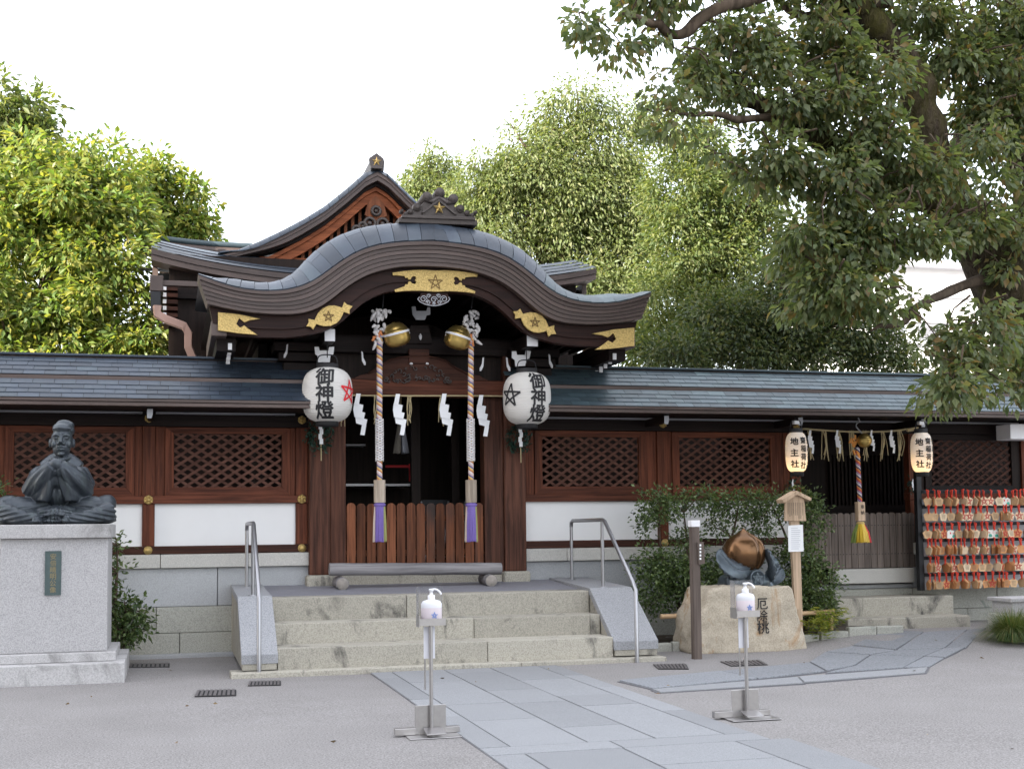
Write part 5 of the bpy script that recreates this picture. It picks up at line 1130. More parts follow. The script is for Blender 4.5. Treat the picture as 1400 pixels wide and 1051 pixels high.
for r_i, py_ in enumerate(bars):
    z_ = P(1262, py_, YR).z; px_ = 1268 + rs.uniform(-2, 2)
    while px_ < 1408:
        u = rs.random(); kind = (3 if u < 0.42 else 0 if u < 0.70 else 1 if u < 0.95 else 2) if r_i < 3 else (3 if u < 0.42 else 0 if u < 0.82 else 1)
        x_ = X(px_, YR - 0.03, py_); yy = YR - 0.035 - rs.uniform(0, 0.02)
        e = thing('votive_plaque', LAB[kind][0].replace('rack', ('top', 'second', 'third', 'fourth', 'fifth', 'bottom')[r_i] + ' bar of the rack'), 'plaque', (x_, yy, z_ - 0.04), LAB[kind][1] + ' on the ' + ('top', 'second', 'third', 'fourth', 'fifth', 'bottom')[r_i] + ' bar', rz=(rs.choice((-1, 1)) * rs.uniform(1.1, 1.5) if kind == 3 else rs.uniform(-0.25, 0.25)))
        e.rotation_euler[1] = rs.uniform(-0.08, 0.08); del e['_w']
        lk = lambda nm, me: link(nm, me, None, e)
        if kind == 2: lk('plaque', HM); lk('drawing', FXM); lk('drawing', FRM)
        else:
            lk('plaque', PM[(2 if r_i > 2 and rs.random() < 0.6 else rs.choice((0, 0, 1)))] if kind != 1 else PM[1 if rs.random() < 0.6 or r_i < 2 else 2])
            if kind == 1: lk('star_print', STM)
            elif kind == 0 and rs.random() < 0.7: lk('handwriting', WRM)
        if kind == 3:
            for q in range(rs.choice((1, 2))):
                o = link('plaque', PM[rs.choice((0, 2, 2))], None, e); o.location = (0.0, 0.014 * (q + 1), rs.uniform(-0.008, 0.004))
        cdo = lk('cord', CDM); cdo.scale = (rs.uniform(.7, 1.2), 1, rs.uniform(.85, 1.15)); px_ += (5.6 if kind == 3 else 9.6) + rs.uniform(-1, 1.5)
# ------------------------------------------------------------------ handrails
def rail(name, label, pts, posts, r=0.021):
    t = thing(name, label, 'handrail', (pts[0][0], pts[0][1], 0))
    MB().tube(pts, r, 10).build('rail_tube', 'steel', t)
    for (a, b) in posts:
        MB().tube([a, b], r * 0.92, 10).build('post', 'steel', t)
        MB().lathe([(0.0, 0.008), (0.05, 0.008), (0.052, 0.0)], a, 16).build('base_flange', 'steel', t)
for (nm_, xr) in (('steel handrail on the left side of the stone steps', 0.80), ('steel handrail on the right side of the stone steps', 4.52)):
    zt_ = 1.44
    rear, front, end = Vector((xr, 14.12, 0.755)), Vector((xr, 13.02, 0.715)), Vector((xr, 12.02 if xr > 2 else 12.10, 0.0))
    pts = [Vector((xr, 14.12, zt_ - 0.07)), Vector((xr, 14.11, zt_ - 0.02)), Vector((xr, 14.06, zt_)), Vector((xr, 13.00, zt_)), Vector((xr, 12.93, zt_ - 0.015)), Vector((xr, 12.10 if xr > 2 else 12.16, 0.80)), Vector((xr, end.y, 0.73)), Vector((xr, end.y, -0.05))]
    rail('handrail', nm_, pts, [(rear, rear + Vector((0, 0, zt_ - 0.82))), (front, front + Vector((0, 0, zt_ - 0.73)))])
# ------------------------------------------------------------------ sanitiser stands
M['clear'] = plain('clear_plastic', (0.8, 0.8, 0.82), 0.15); _b = M['clear'].node_tree.nodes['Principled BSDF']; _b.inputs['Transmission Weight'].default_value = 0.95; _b.inputs['IOR'].default_value = 1.05
M['bottle'] = plain('bottle_plastic', (0.62, 0.62, 0.65), 0.35, 0, 5, 0.03); M['gel'] = plain('gel_tint', (0.60, 0.53, 0.56), 0.3, 0, 5, 0.03); M['bluelogo'] = plain('blue_print', (0.10, 0.22, 0.55), 0.5)
M['standsteel'] = plain('dull_steel', (0.38, 0.365, 0.36), 0.32, 0.85, 30, 0.15)
def stand(px_, py_, htop, label, blabel):
    c = G(px_, py_); x, y = c.x, c.y
    t = thing('sanitiser_stand', label, 'stand', (x, y, 0))
    MB().box(x - 0.17, x + 0.20, y - 0.13, y + 0.10, 0.004, 0.010).build('base_plate', 'standsteel', t, 0.003)
    MB().box(x - 0.24, x - 0.10, y + 0.02, y + 0.07, 0.011, 0.055).build('foot_bracket', 'standsteel', t, 0.003); MB().box(x + 0.06, x + 0.20, y + 0.04, y + 0.09, 0.011, 0.05).build('foot_bracket', 'standsteel', t, 0.003)
    MB().box(x - 0.105, x + 0.105, y + 0.03, y + 0.036, 0.011, 0.20).build('kick_plate', 'standsteel', t, 0.004)
    MB().add([(x - 0.055, y - 0.12, 0.025), (x + 0.075, y - 0.12, 0.025), (x + 0.075, y - 0.0, 0.05), (x - 0.055, y - 0.0, 0.05), (x - 0.055, y - 0.12, 0.033), (x + 0.075, y - 0.12, 0.033), (x + 0.075, y - 0.0, 0.058), (x - 0.055, y - 0.0, 0.058)], [(0, 3, 2, 1), (4, 5, 6, 7), (0, 1, 5, 4), (1, 2, 6, 5), (2, 3, 7, 6), (3, 0, 4, 7)]).build('pedal', 'standsteel', t, 0.002)
    MB().box(x + 0.0, x + 0.05, y - 0.10, y - 0.04, 0.0335, 0.0355).build('pedal_pad', 'iron', t)
    zt_ = htop - 0.235
    MB().tube([(x, y, 0.01), (x, y, zt_ - 0.02)], 0.013, 10).build('pole', 'standsteel', t)
    MB().tube([(x - 0.035, y + 0.03, 0.30), (x - 0.035, y + 0.03, zt_ - 0.03)], 0.006, 6).build('lift_rod', 'standsteel', t)
    MB().box(x - 0.045, x + 0.030, y + 0.015, y + 0.02, zt_ - 0.24, zt_ - 0.03).build('paper_notice', 'frieze', t)
    MB().box(x - 0.082, x + 0.09, y - 0.05, y + 0.055, zt_ - 0.02, zt_ - 0.012).build('tray', 'standsteel', t); MB().box(x - 0.085, x + 0.09, y - 0.054, y - 0.05, zt_ - 0.02, zt_ + 0.025).build('tray_lip', 'standsteel', t)
    MB().box(x - 0.088, x - 0.083, y - 0.05, y + 0.055, zt_ - 0.03, zt_ + 0.045).build('tray_side', 'standsteel', t)
    MB().box(x - 0.084, x + 0.09, y + 0.052, y + 0.055, zt_ - 0.01, zt_ + 0.235).build('clear_shield', 'clear', t)
    MB().box(x - 0.087, x - 0.084, y - 0.02, y + 0.051, zt_ + 0.045, zt_ + 0.235).build('clear_side', 'clear', t)
    b = thing('sanitiser_bottle', blabel, 'bottle', (x + 0.005, y, zt_ - 0.011))
    bx_ = x + 0.005; z0 = zt_ - 0.010
    pr = [(0.0, 0.0), (0.9, 0.0), (1, 0.01), (1, 0.125)]
    sq = lambda prof, nm, mat: (lambda mb: (mb.lathe(prof, (0, 0, 0), 24), setattr(mb, 'v', [(bx_ + a * 1.0, y + bb * 0.62, z0 + cc) for a, bb, cc in mb.v]), mb.build(nm, mat, b)))(MB())
    sq([(0, 0), (0.066, 0), (0.07, 0.008), (0.07, 0.10), (0.0695, 0.104)], 'gel', 'gel')
    sq([(0.0695, 0.104), (0.07, 0.11), (0.07, 0.13), (0.058, 0.148), (0.03, 0.156), (0.022, 0.16)], 'bottle_body', 'bottle')
    MB().lathe([(0.024, 0.155), (0.024, 0.185), (0.012, 0.19), (0.010, 0.212), (0.016, 0.213), (0.016, 0.228), (0, 0.23)], (bx_, y, z0), 14).build('pump', 'whitecap', b)
    MB().tube(bez([(bx_, y, z0 + 0.222), (bx_ + 0.03, y - 0.01, z0 + 0.224), (bx_ + 0.055, y - 0.018, z0 + 0.205), (bx_ + 0.062, y - 0.02, z0 + 0.19)], 4), 0.007, 6).build('nozzle', 'whitecap', b)
    ch = MB(); star_lines(ch, 0.022, y - 0.0455, y - 0.0435, 0.0025, (bx_ + 0.012, z0 + 0.055)); ch.build('star_print', 'bluelogo', b)
hl_ = G(590, 1006); stand(590, 1006, P(590, 801, hl_.y).z, 'steel pedal sanitiser stand on the gravel left of the slab path', 'white pump bottle on the stand before the stone steps')
hr_ = G(1022, 982); stand(1022, 982, P(1020, 793, hr_.y).z, 'steel pedal sanitiser stand on the gravel before the peach boulder', 'white pump bottle on the stand before the peach boulder')
# ------------------------------------------------------------------ drain grates
for i, (q, lab) in enumerate((([(270, 944.5), (323, 943), (323, 951), (266, 952.5)], 'dark drain grate in the gravel, the farther one from the steps'), ([(341, 932), (384, 931), (384, 937), (339, 938)], 'dark drain grate in the gravel beside the step kerb'),
                       ([(893, 909), (938, 908), (942, 915), (900, 915)], 'dark drain grate in the gravel beside the square brown post'), ([(985, 905), (1040, 903), (1050, 909), (1000, 911)], 'dark drain grate in front of the peach boulder'),
                       ([(178, 908), (232, 907), (232, 912), (176, 913)], 'dark drain grate in the gravel behind the statue pedestal'))):
    pl = gq(q); a, b, c2, d2 = [Vector(p) for p in pl]
    t = thing('drain_grate', lab, 'grate', (a.x, a.y, gz(a.x, a.y)))
    drape(MB(), pl, 0.001, 0.006).build('tray', 'ink', t)
    for k in range(9):
        f0, f1 = k / 9, (k + 0.62) / 9; q4 = [a.lerp(b, f0), a.lerp(b, f1), d2.lerp(c2, f1), d2.lerp(c2, f0)]
        drape(MB(), [tuple(p) for p in q4], 0.007, 0.014).build('bar', 'grate', t)

# small lit lamp inside the right wing, seen through the lattice
c = P(755, 637, 15.2); lp = thing('hanging_lamp', 'small lit hanging lamp behind the lattice beside the gate', 'lamp', (c.x, 15.2, c.z))
MB().lathe([(0.0, -0.05), (0.03, -0.045), (0.05, -0.01), (0.045, 0.03), (0.02, 0.05)], c, 12).build('glass_shade', glow('lamp_glow', (1.0, 0.66, 0.25), 6), lp)
MB().lathe([(0.05, 0.05), (0.03, 0.075), (0.0, 0.09)], c, 12).build('cap', 'brass', lp); MB().tube([(c.x, 15.2, c.z + 0.085), (c.x, 15.2, 2.7)], 0.006, 5).build('chain', 'iron', lp)
# ================================================================== STATUE AND PEDESTAL
pA = G(168, 933); pYf = pA.y                      # front edge of the lowest pedestal course
def stack(name, mat, par, x0, x1, y0, y1, z0, z1, b=0.008): return MB().box(x0, x1, y0, y1, z0, z1).build(name, mat, par, b)
pd = thing('statue_pedestal', 'light grey granite pedestal with a green bronze name plaque', 'pedestal', (-0.95, pYf + 0.6, 0))
xr = pA.x; PXC = None
zc = lambda py_, Y: P(140, py_, Y).z
w0 = 1.62
x_r1 = P(170, 930, pYf).x; y1_ = pYf + 0.16; x_r2 = P(158, 905, y1_).x; y2_ = y1_ + 0.10; x_r3 = P(147, 800, y2_).x; x_r4 = P(152, 725, y2_ - 0.06).x
xc_ = P(79, 800, y2_ + 0.4).x
stack('base_course', 'grey_granite_dirty', pd, 2 * xc_ - x_r1, x_r1, pYf, pYf + 1.42, -0.02, zc(906, pYf))
stack('base_course', 'grey_granite_dirty', pd, 2 * xc_ - x_r2, x_r2, y1_, pYf + 1.26, zc(906, pYf) + 0.001, zc(891, y1_))
stack('die_stone', 'grey_granite', pd, 2 * xc_ - x_r3, x_r3, y2_, pYf + 1.16, zc(891, y1_) + 0.001, zc(735, y2_))
stack('cap_slab', 'grey_granite_dirty', pd, 2 * xc_ - x_r4, x_r4, y2_ - 0.06, pYf + 1.22, zc(735, y2_) + 0.001, zc(716, y2_ - 0.06))
zt0 = zc(716, y2_ - 0.06)
M['plaque'] = plain('green_bronze_plaque', (0.075, 0.105, 0.105), 0.5, 0.4, 20, 0.3, 0.1)
a = P(62, 753, y2_); b = P(83.5, 813, y2_)
pq = stack('name_plaque', 'plaque', pd, a.x, b.x, y2_ - 0.012, y2_ - 0.001, b.z, a.z, 0.003)
for (q0, q1, r0, r1) in ((a.x, b.x, a.z - 0.012, a.z), (a.x, b.x, b.z, b.z + 0.012), (a.x, a.x + 0.01, b.z + 0.013, a.z - 0.013), (b.x - 0.01, b.x, b.z + 0.013, a.z - 0.013)): stack('plaque_rim', 'plaque', pq, q0, q1, y2_ - 0.017, y2_ - 0.013, r0, r1, 0)
hh = (a.z - b.z - 0.04) / 6
wrap_text('安倍晴明公像', lambda i: (lambda u, v, l=0: Vector(((a.x + b.x) / 2 + u * hh * 0.95, y2_ - 0.0145 - l, a.z - 0.02 - hh * (i + 0.5) + v * hh * 0.95))), plain('worn_gilt', (0.26, 0.215, 0.12), 0.6, 0.3), 'character', pq, 0.01)
# seated robed figure, one continuous skin grown from overlapping forms
def bronze(name, c, hi, patina, rough=0.42):
    m, nt, b = new_mat(name); v = coords(nt, rnd=False); n1 = noise(nt, v, 5, 5, 0.6); n2 = noise(nt, coords(nt, (6, 6, 0.7), rnd=False), 3.0, 5, 0.6); g_ = nt.nodes.new('ShaderNodeNewGeometry')
    r = ramp(nt, n1, [(0.3, c), (0.75, hi)]); r2 = ramp(nt, n2, [(0.5, (0, 0, 0)), (0.75, (0.6, 0.6, 0.6))]); cc = mixc(nt, r2.outputs[0], r.outputs[0], patina)
    nt.links.new(cc, b.inputs['Base Color']); b.inputs['Metallic'].default_value = 0.45; b.inputs['Roughness'].default_value = rough
    bump(nt, b, noise(nt, v, 60, 3, 0.6), 0.12, 0.004); return m
M['bronze'] = bronze('statue_bronze', (0.030, 0.037, 0.047), (0.060, 0.070, 0.082), (0.085, 0.108, 0.105))
SC = P(79, 716, y2_ + 0.5); SX, SY, SZ = SC.x, y2_ + 0.55, zt0
U = 0.001165                                             # metres for one pixel of the enlarged view of the statue
def S(px_, py_, y=0.0): return Vector((SX + (px_ - 490) * U, SY + y, SZ + (962 - py_) * U))
st = MB()
def bl(px_, py_, y, rx, ry, rz): st.ball(tuple(S(px_, py_, y)), (rx * U, ry, rz * U), 20, 14)
def limb(pts, r): st.tube(bez(pts, 6), [float(q) for q in np.interp(np.linspace(0, 1, 6 * (len(pts) - 1) + 1), np.linspace(0, 1, len(r)), r)], 14)
bl(500, 640, 0.06, 205, 0.20, 230)                      # trunk
bl(500, 545, 0.06, 190, 0.16, 115)
limb([S(500, 440, 0.06), S(505, 340, 0.03)], [0.085, 0.065])
limb([S(372, 512, 0.03), S(508, 440, 0.05), S(645, 512, 0.03)], [0.085, 0.115, 0.085]); bl(505, 508, 0.05, 170, 0.14, 85)
limb([S(365, 520, 0.03), S(312, 610, -0.02), S(310, 690, -0.06)], [0.085, 0.095, 0.10])      # upper arms
limb([S(648, 520, 0.03), S(690, 610, -0.02), S(686, 690, -0.06)], [0.085, 0.095, 0.10])
limb([S(300, 690, -0.08), S(370, 590, -0.22), S(470, 490, -0.29)], [0.11, 0.10, 0.075])      # forearms under the sleeves
limb([S(690, 690, -0.08), S(620, 590, -0.22), S(510, 490, -0.29)], [0.11, 0.10, 0.075])
bl(492, 475, -0.29, 62, 0.07, 52)
for k in range(7):                                       # hanging sleeves, with the gap between them
    t = k / 6
    limb([S(470 - 150 * t, 500 + 40 * t, -0.27 + 0.10 * t), S(430 - 130 * t, 640, -0.25 + 0.10 * t), S(395 - 110 * t, 765, -0.22 + 0.12 * t)], [0.045, 0.055, 0.045])
    limb([S(510 + 150 * t, 500 + 40 * t, -0.27 + 0.10 * t), S(560 + 120 * t, 640, -0.25 + 0.10 * t), S(592 + 100 * t, 765, -0.22 + 0.12 * t)], [0.045, 0.055, 0.045])
bl(492, 700, -0.10, 110, 0.12, 120)
bl(490, 560, -0.15, 185, 0.135, 125)
bl(365, 625, -0.10, 125, 0.15, 150); bl(628, 625, -0.10, 122, 0.15, 150); bl(350, 590, -0.02, 80, 0.12, 95); bl(652, 590, -0.02, 80, 0.12, 95)
bl(250, 890, -0.20, 200, 0.20, 62); bl(735, 890, -0.20, 200, 0.20, 62)
limb([S(430, 830, 0.02), S(250, 835, -0.12), S(90, 815, -0.20)], [0.14, 0.13, 0.085])         # thighs
limb([S(550, 830, 0.02), S(730, 835, -0.12), S(890, 815, -0.20)], [0.14, 0.13, 0.085])
limb([S(80, 850, -0.22), S(220, 900, -0.36), S(400, 925, -0.40)], [0.095, 0.075, 0.05])       # shins
limb([S(900, 850, -0.22), S(760, 900, -0.36), S(570, 925, -0.40)], [0.095, 0.075, 0.05])
bl(110, 790, -0.15, 85, 0.12, 75); bl(870, 790, -0.15, 85, 0.12, 75)
for px_ in (120, 860): bl(px_, 915, -0.18, 100, 0.17, 48)
st.ball(tuple(S(490, 935, -0.10)), (0.47, 0.28, 0.045), 24, 10)
bl(490, 880, -0.22, 190, 0.17, 75)
bl(360, 922, -0.44, 42, 0.075, 26); bl(575, 925, -0.43, 34, 0.07, 26)                          # feet
for k in range(5): bl(330 + 13 * k, 935 - 3 * (k % 2), -0.50 - 0.004 * k, 8, 0.02, 14); bl(560 + 9 * k, 935, -0.49, 6, 0.02, 12)
# head and cap
bl(510, 265, 0.0, 88, 0.115, 112); bl(510, 320, -0.03, 74, 0.085, 78); bl(512, 372, -0.055, 34, 0.05, 32)
bl(418, 285, 0.02, 14, 0.03, 38); bl(602, 285, 0.02, 14, 0.03, 38)
limb([S(510, 235, -0.105), S(510, 268, -0.122), S(510, 292, -0.142)], [0.014, 0.018, 0.022]); bl(490, 297, -0.118, 16, 0.02, 11); bl(532, 297, -0.118, 16, 0.02, 11)
limb([S(445, 232, -0.085), S(475, 222, -0.108), S(502, 234, -0.108)], [0.012, 0.014, 0.010]); limb([S(520, 234, -0.108), S(545, 222, -0.108), S(577, 232, -0.085)], [0.010, 0.014, 0.012])
bl(472, 250, -0.093, 21, 0.016, 9); bl(550, 250, -0.093, 21, 0.016, 9)
limb([S(475, 326, -0.102), S(511, 321, -0.115), S(547, 326, -0.102)], [0.008, 0.011, 0.008]); limb([S(480, 340, -0.100), S(511, 343, -0.110), S(542, 340, -0.100)], [0.008, 0.011, 0.008])
bl(455, 300, -0.07, 24, 0.035, 28); bl(567, 300, -0.07, 24, 0.035, 28)
bl(508, 380, -0.085, 20, 0.025, 16); bl(525, 118, 0.02, 60, 0.07, 30)
limb([S(440, 170, -0.06), S(510, 163, -0.10), S(585, 170, -0.06)], [0.008, 0.010, 0.008])
bl(512, 165, 0.0, 80, 0.105, 52); bl(525, 140, 0.02, 74, 0.085, 46); bl(560, 140, 0.04, 46, 0.085, 42); bl(585, 178, 0.04, 24, 0.08, 36)
limb([S(440, 410, -0.02), S(480, 432, -0.10), S(520, 430, -0.11), S(575, 405, -0.02)], [0.022, 0.022, 0.022, 0.022])
stt = thing('seated_statue', 'dark bronze statue of a robed seated figure with cap and joined sleeves', 'statue', (SX, SY, SZ))
body = st.build('figure', 'bronze', stt)
rm = body.modifiers.new('r', 'REMESH'); rm.mode = 'VOXEL'; rm.voxel_size = 0.0062; rm.use_smooth_shade = True
sm_ = body.modifiers.new('s', 'SMOOTH'); sm_.iterations = 3; sm_.factor = 0.5
mod_mesh(body)
# cut cloth folds into the sleeves and lap
nv = len(body.data.vertices); co = np.empty(nv * 3); body.data.vertices.foreach_get('co', co); co = co.reshape(-1, 3); no = np.empty(nv * 3); body.data.vertices.foreach_get('normal', no); no = no.reshape(-1, 3)
zx = co[:, 0] / U; zy = co[:, 2] / U
slv = np.clip((zy - 180) / 60, 0, 1) * np.clip((470 - zy) / 80, 0, 1); ang = np.arctan2(zx, (510 - zy) + 60)
fold = np.sign(np.sin(ang * 22 + 0.8 * np.sin(zy * 0.02))) * np.abs(np.sin(ang * 22 + 0.8 * np.sin(zy * 0.02))) ** 0.6 * slv * 0.0062
lap = np.clip((170 - zy) / 40, 0, 1) * np.clip((zy - 15) / 20, 0, 1); fold += np.sin(zy * 0.16 + np.abs(zx) * 0.035) * lap * 0.0065
mid = np.clip((230 - zy) / 40, 0, 1) * np.clip(1 - np.abs(zx - 10) / 110, 0, 1); fold += np.sin(zx * 0.20) * mid * 0.006
neck = np.clip(1 - np.abs(zy - 575) / 30, 0, 1); fold += np.sin(zy * 0.22) * neck * 0.003
co += no * fold[:, None]; body.data.vertices.foreach_set('co', co.ravel()); body.data.update()
for p_ in body.data.polygons: p_.use_smooth = True
eye = MB()
for px_ in (472, 550): eye.tube([S(px_ - 17, 252, -0.106), S(px_, 254.5, -0.1125), S(px_ + 17, 252, -0.106)], 0.0022, 5)
eye.build('eyelids', 'ink', stt)
# ================================================================== PEACH ON ITS BOULDER
s0 = G(948, 893); s1_ = G(1107, 887); YP = (s0.y + s1_.y) / 2
bo = thing('inscribed_boulder', 'tan granite boulder with black inscription carrying the bronze peach', 'boulder', ((s0.x + s1_.x) / 2, YP + 0.3, 0.05))
mb = MB(); zb = lambda px_, py_: P(px_, py_, YP)
outl = [(946, 896), (949, 870), (957, 838), (967, 815), (974, 804), (990, 801), (1040, 801), (1078, 800), (1084, 804), (1092, 838), (1101, 868), (1108, 893)]
fr_ = [(P(a, b, YP).x, P(a, b, YP).z) for a, b in outl]; cxm = sum(p[0] for p in fr_) / len(fr_)
mb.prism(fr_, YP, YP + 0.62); bso = mb.build('stone', 'boulder', bo)
bso.modifiers.new('r', 'REMESH').mode = 'VOXEL'; bso.modifiers['r'].voxel_size = 0.022; bso.modifiers.new('s', 'SMOOTH').iterations = 4
tx_ = bpy.data.textures.new('rocky', 'CLOUDS'); tx_.noise_scale = 0.22; tx_.noise_depth = 4
dm = bso.modifiers.new('d', 'DISPLACE'); dm.texture = tx_; dm.strength = 0.085; dm.mid_level = 0.55; mod_mesh(bso)
for p_ in bso.data.polygons: p_.use_smooth = True
for i, (ch, px_, py_, s_) in enumerate((('厄', 1042, 825, 0.125), ('除', 1042.5, 841, 0.118), ('桃', 1044, 857, 0.142))):
    c = P(px_, py_, YP - 0.005); v, f = text_geo(ch, 0.012)
    # lay the strokes on the uneven face
    bso_me = bso.data; vs = []
    from mathutils.bvhtree import BVHTree
    if i == 0: bvh = BVHTree.FromPolygons([q.co + Vector(bo['_w']) for q in bso_me.vertices], [tuple(p.vertices) for p in bso_me.polygons])
    for u_, w_, l_ in v:
        x_, z_ = c.x + u_ * s_, c.z + w_ * s_; hit = bvh.ray_cast(Vector((x_, YP - 1, z_)), Vector((0, 1, 0)))[0]; vs.append((x_, (hit.y if hit else YP) - 0.012 - l_, z_))
    MB().add(vs, f).build('character', 'ink', bo)
ztop = P(1015, 802, YP).z
pe = thing('bronze_peach', 'large brown bronze peach cradled by grey bronze leaves on the boulder', 'sculpture', (P(1018, 800, YP + 0.28).x, YP + 0.28, ztop))
Yp = YP + 0.28; pc = P(1017, 756, Yp); rp_ = 0.235
M['peach'] = bronze('polished_brown_bronze', (0.115, 0.058, 0.026), (0.175, 0.092, 0.042), (0.14, 0.078, 0.040), 0.26); M['peach'].node_tree.nodes['Principled BSDF'].inputs['Metallic'].default_value = 0.75
M['leafbronze'] = bronze('blue_grey_bronze', (0.050, 0.064, 0.080), (0.105, 0.13, 0.15), (0.12, 0.17, 0.18), 0.34)
mb = MB(); rows = []
for i in range(41):
    t = pi * i / 40; row = []
    for k in range(65):
        a = 2 * pi * k / 64; g_ = 0.0
        for (az, dep, wd) in ((radians(-58), 0.17, 0.16), (radians(-112), 0.035, 0.22), (radians(120), 0.15, 0.2)):
            da = (a - az + pi) % (2 * pi) - pi; g_ += dep * exp(-(da / wd) ** 2)
        r = rp_ * 1.03 * abs(sin(t)) ** 0.78 * (1 - g_ * sin(t) ** 0.4); z = -cos(t) * rp_ * 0.93 - 0.02 * (t > pi / 2) * sin(2 * t) * 0
        if t > 2.2: q_ = (t - 2.2) / (pi - 2.2); r *= 1 - 0.42 * q_ ** 1.8; z += 0.062 * q_ ** 4
        row.append((pc.x + r * cos(a), pc.y + r * sin(a) * 0.9, pc.z + z))
    rows.append(row)
mb.grid(rows, True); mb.build('peach', 'peach', pe)
def bleaf(pts, width, nrm, name='leaf', curl=0.5):
    path_ = bez(pts, 6); n = len(path_); rows = []
    for i, p in enumerate(path_):
        t = i / (n - 1); d = (path_[min(i + 1, n - 1)] - path_[max(i - 1, 0)]).normalized(); s_ = d.cross(Vector(nrm)).normalized(); nn = s_.cross(d)
        w = width * (sin(pi * min(1, t * 0.96 + 0.04)) ** 0.7) + 0.004; row = []
        for k in range(17):
            q = (k - 8) / 8; ser = 1 + 0.05 * sin(i * 2.9) * abs(q)
            vein = 0.016 * sin((t * 9 - abs(q) * 1.6) * 2 * pi) * abs(q) ** 0.5 - 0.02 * exp(-(q / 0.1) ** 2)
            row.append(p + s_ * (w * q * ser) + nn * (curl * w * q * q + vein))
        rows.append(row)
    m_ = MB(); m_.grid(rows, True); o = m_.build(name, 'leafbronze', pe); so = o.modifiers.new('s', 'SOLIDIFY'); so.thickness = 0.014; return o
bleaf([P(1026, 778, Yp - 0.18), P(1008, 776, Yp - 0.25), P(993, 764, Yp - 0.22), P(985, 750, Yp - 0.12)], 0.125, (0.35, -0.85, 0.5), curl=-0.35)
bleaf([P(1050, 792, Yp - 0.06), P(1054, 778, Yp - 0.16), P(1052, 765, Yp - 0.16), P(1046, 752, Yp - 0.08)], 0.085, (0.75, -0.65, 0.1), curl=0.8)
bleaf([P(1048, 798, Yp - 0.05), P(1057, 788, Yp - 0.08), P(1063, 781, Yp + 0.0), P(1068, 776, Yp + 0.05)], 0.10, (0.2, -0.9, 0.5), curl=0.3)
bb = MB()
for (px_, py_, y, rx, ry, rz) in ((1000, 796, 0.0, 0.15, 0.18, 0.11), (1020, 785, 0.0, 0.18, 0.17, 0.10), (1035, 795, -0.06, 0.14, 0.16, 0.10), (1044, 800, 0.0, 0.10, 0.16, 0.09)):
    c = P(px_, py_, Yp + y); bb.ball(tuple(c), (rx, ry, rz), 18, 12)
c = P(1000, 797, Yp - 0.02); bb.box(c.x - 0.11, c.x + 0.14, c.y - 0.13, c.y + 0.1, ztop - 0.06, ztop + 0.11)
bbo = bb.build('swirled_base', 'leafbronze', pe); bbo.modifiers.new('r', 'REMESH').mode = 'VOXEL'; bbo.modifiers['r'].voxel_size = 0.014; bbo.modifiers.new('s', 'SMOOTH').iterations = 5; mod_mesh(bbo)
for p_ in bbo.data.polygons: p_.use_smooth = True
c = P(1035.5, 790, Yp - 0.22); md = MB(); md.lathe([(0, 0.0), (0.072, 0.0), (0.074, -0.012), (0.086, -0.014), (0.090, -0.004), (0.09, 0.12)], c, 28, 'y'); mdo = md.build('medallion', 'leafbronze', pe)
sm2 = MB(); star_lines(sm2, 0.064, c.y - 0.010, c.y + 0.004, 0.010, (c.x, c.z)); sm2.build('star_relief', 'leafbronze', mdo)
# ================================================================== SIGNS AND POSTS
YN = 13.05
nb = thing('notice_board', 'pale timber roofed notice board on a post with white paper beneath', 'sign', (P(1088, 836, YN).x, YN, 0.08))
Pn = lambda a, b: (P(a, b, YN).x, P(a, b, YN).z)
MB().prism([Pn(1080, 712), Pn(1092, 712), Pn(1096, 832), Pn(1086, 834)], YN - 0.02, YN + 0.03).build('post', 'pale', nb, 0.003)
x0_, z0_ = Pn(1086, 836); MB().box(x0_, Pn(1096, 836)[0], YN - 0.02, YN + 0.03, 0.0, z0_ + 0.03).build('post_foot', 'pale', nb)
MB().prism([Pn(1070.5, 712), Pn(1099.5, 712), Pn(1096.5, 682), Pn(1084, 675), Pn(1071, 683)], YN - 0.05, YN - 0.021).build('board', 'pale', nb, 0.003)
MB().prism([Pn(1064, 683), Pn(1084, 671), Pn(1104, 681), Pn(1103, 685), Pn(1084, 676.5), Pn(1066, 688)], YN - 0.10, YN + 0.06).build('roof', 'pale', nb, 0.003)
for k in range(9):
    x_ = 1094.5 - 2.5 * k; ln = rs.uniform(14, 22); wr = MB(); py_ = 687
    while py_ < 687 + ln: a = Pn(x_, py_); wr.box(a[0] - 0.004, a[0] + 0.004, YN - 0.0525, YN - 0.051, a[1] - 0.007, a[1]); py_ += 1.6
    wr.build('writing_column', 'ink', nb)
MB().prism([Pn(1076.5, 754), Pn(1097, 753.5), Pn(1096, 717), Pn(1076, 718)], YN - 0.03, YN - 0.0215).build('paper_notice', 'paper', nb)
for k in range(11):
    wr = MB(); a, b = Pn(1080, 721.5 + 2.8 * k), Pn(1080 + (13 if k else 9) - rs.uniform(0, 3), 721.5 + 2.8 * k)
    wr.box(a[0], b[0], YN - 0.0325, YN - 0.031, a[1] - 0.005, a[1]); wr.build('writing_line', plain('grey_print', (0.45, 0.46, 0.50), 0.8) if k == 0 else bpy.data.materials['grey_print'], nb)
bpst = G(955, 901); Yq = bpst.y
wp = thing('wooden_post', 'square brown wooden post with white cap and small hanging slip', 'post', tuple(bpst))
w_ = P(960, 800, Yq).x - P(949.5, 800, Yq).x
MB().box(bpst.x - w_ / 2, bpst.x + w_ / 2, Yq, Yq + w_, -0.05, P(953, 720, Yq).z).build('shaft', 'signpost', wp, 0.005)
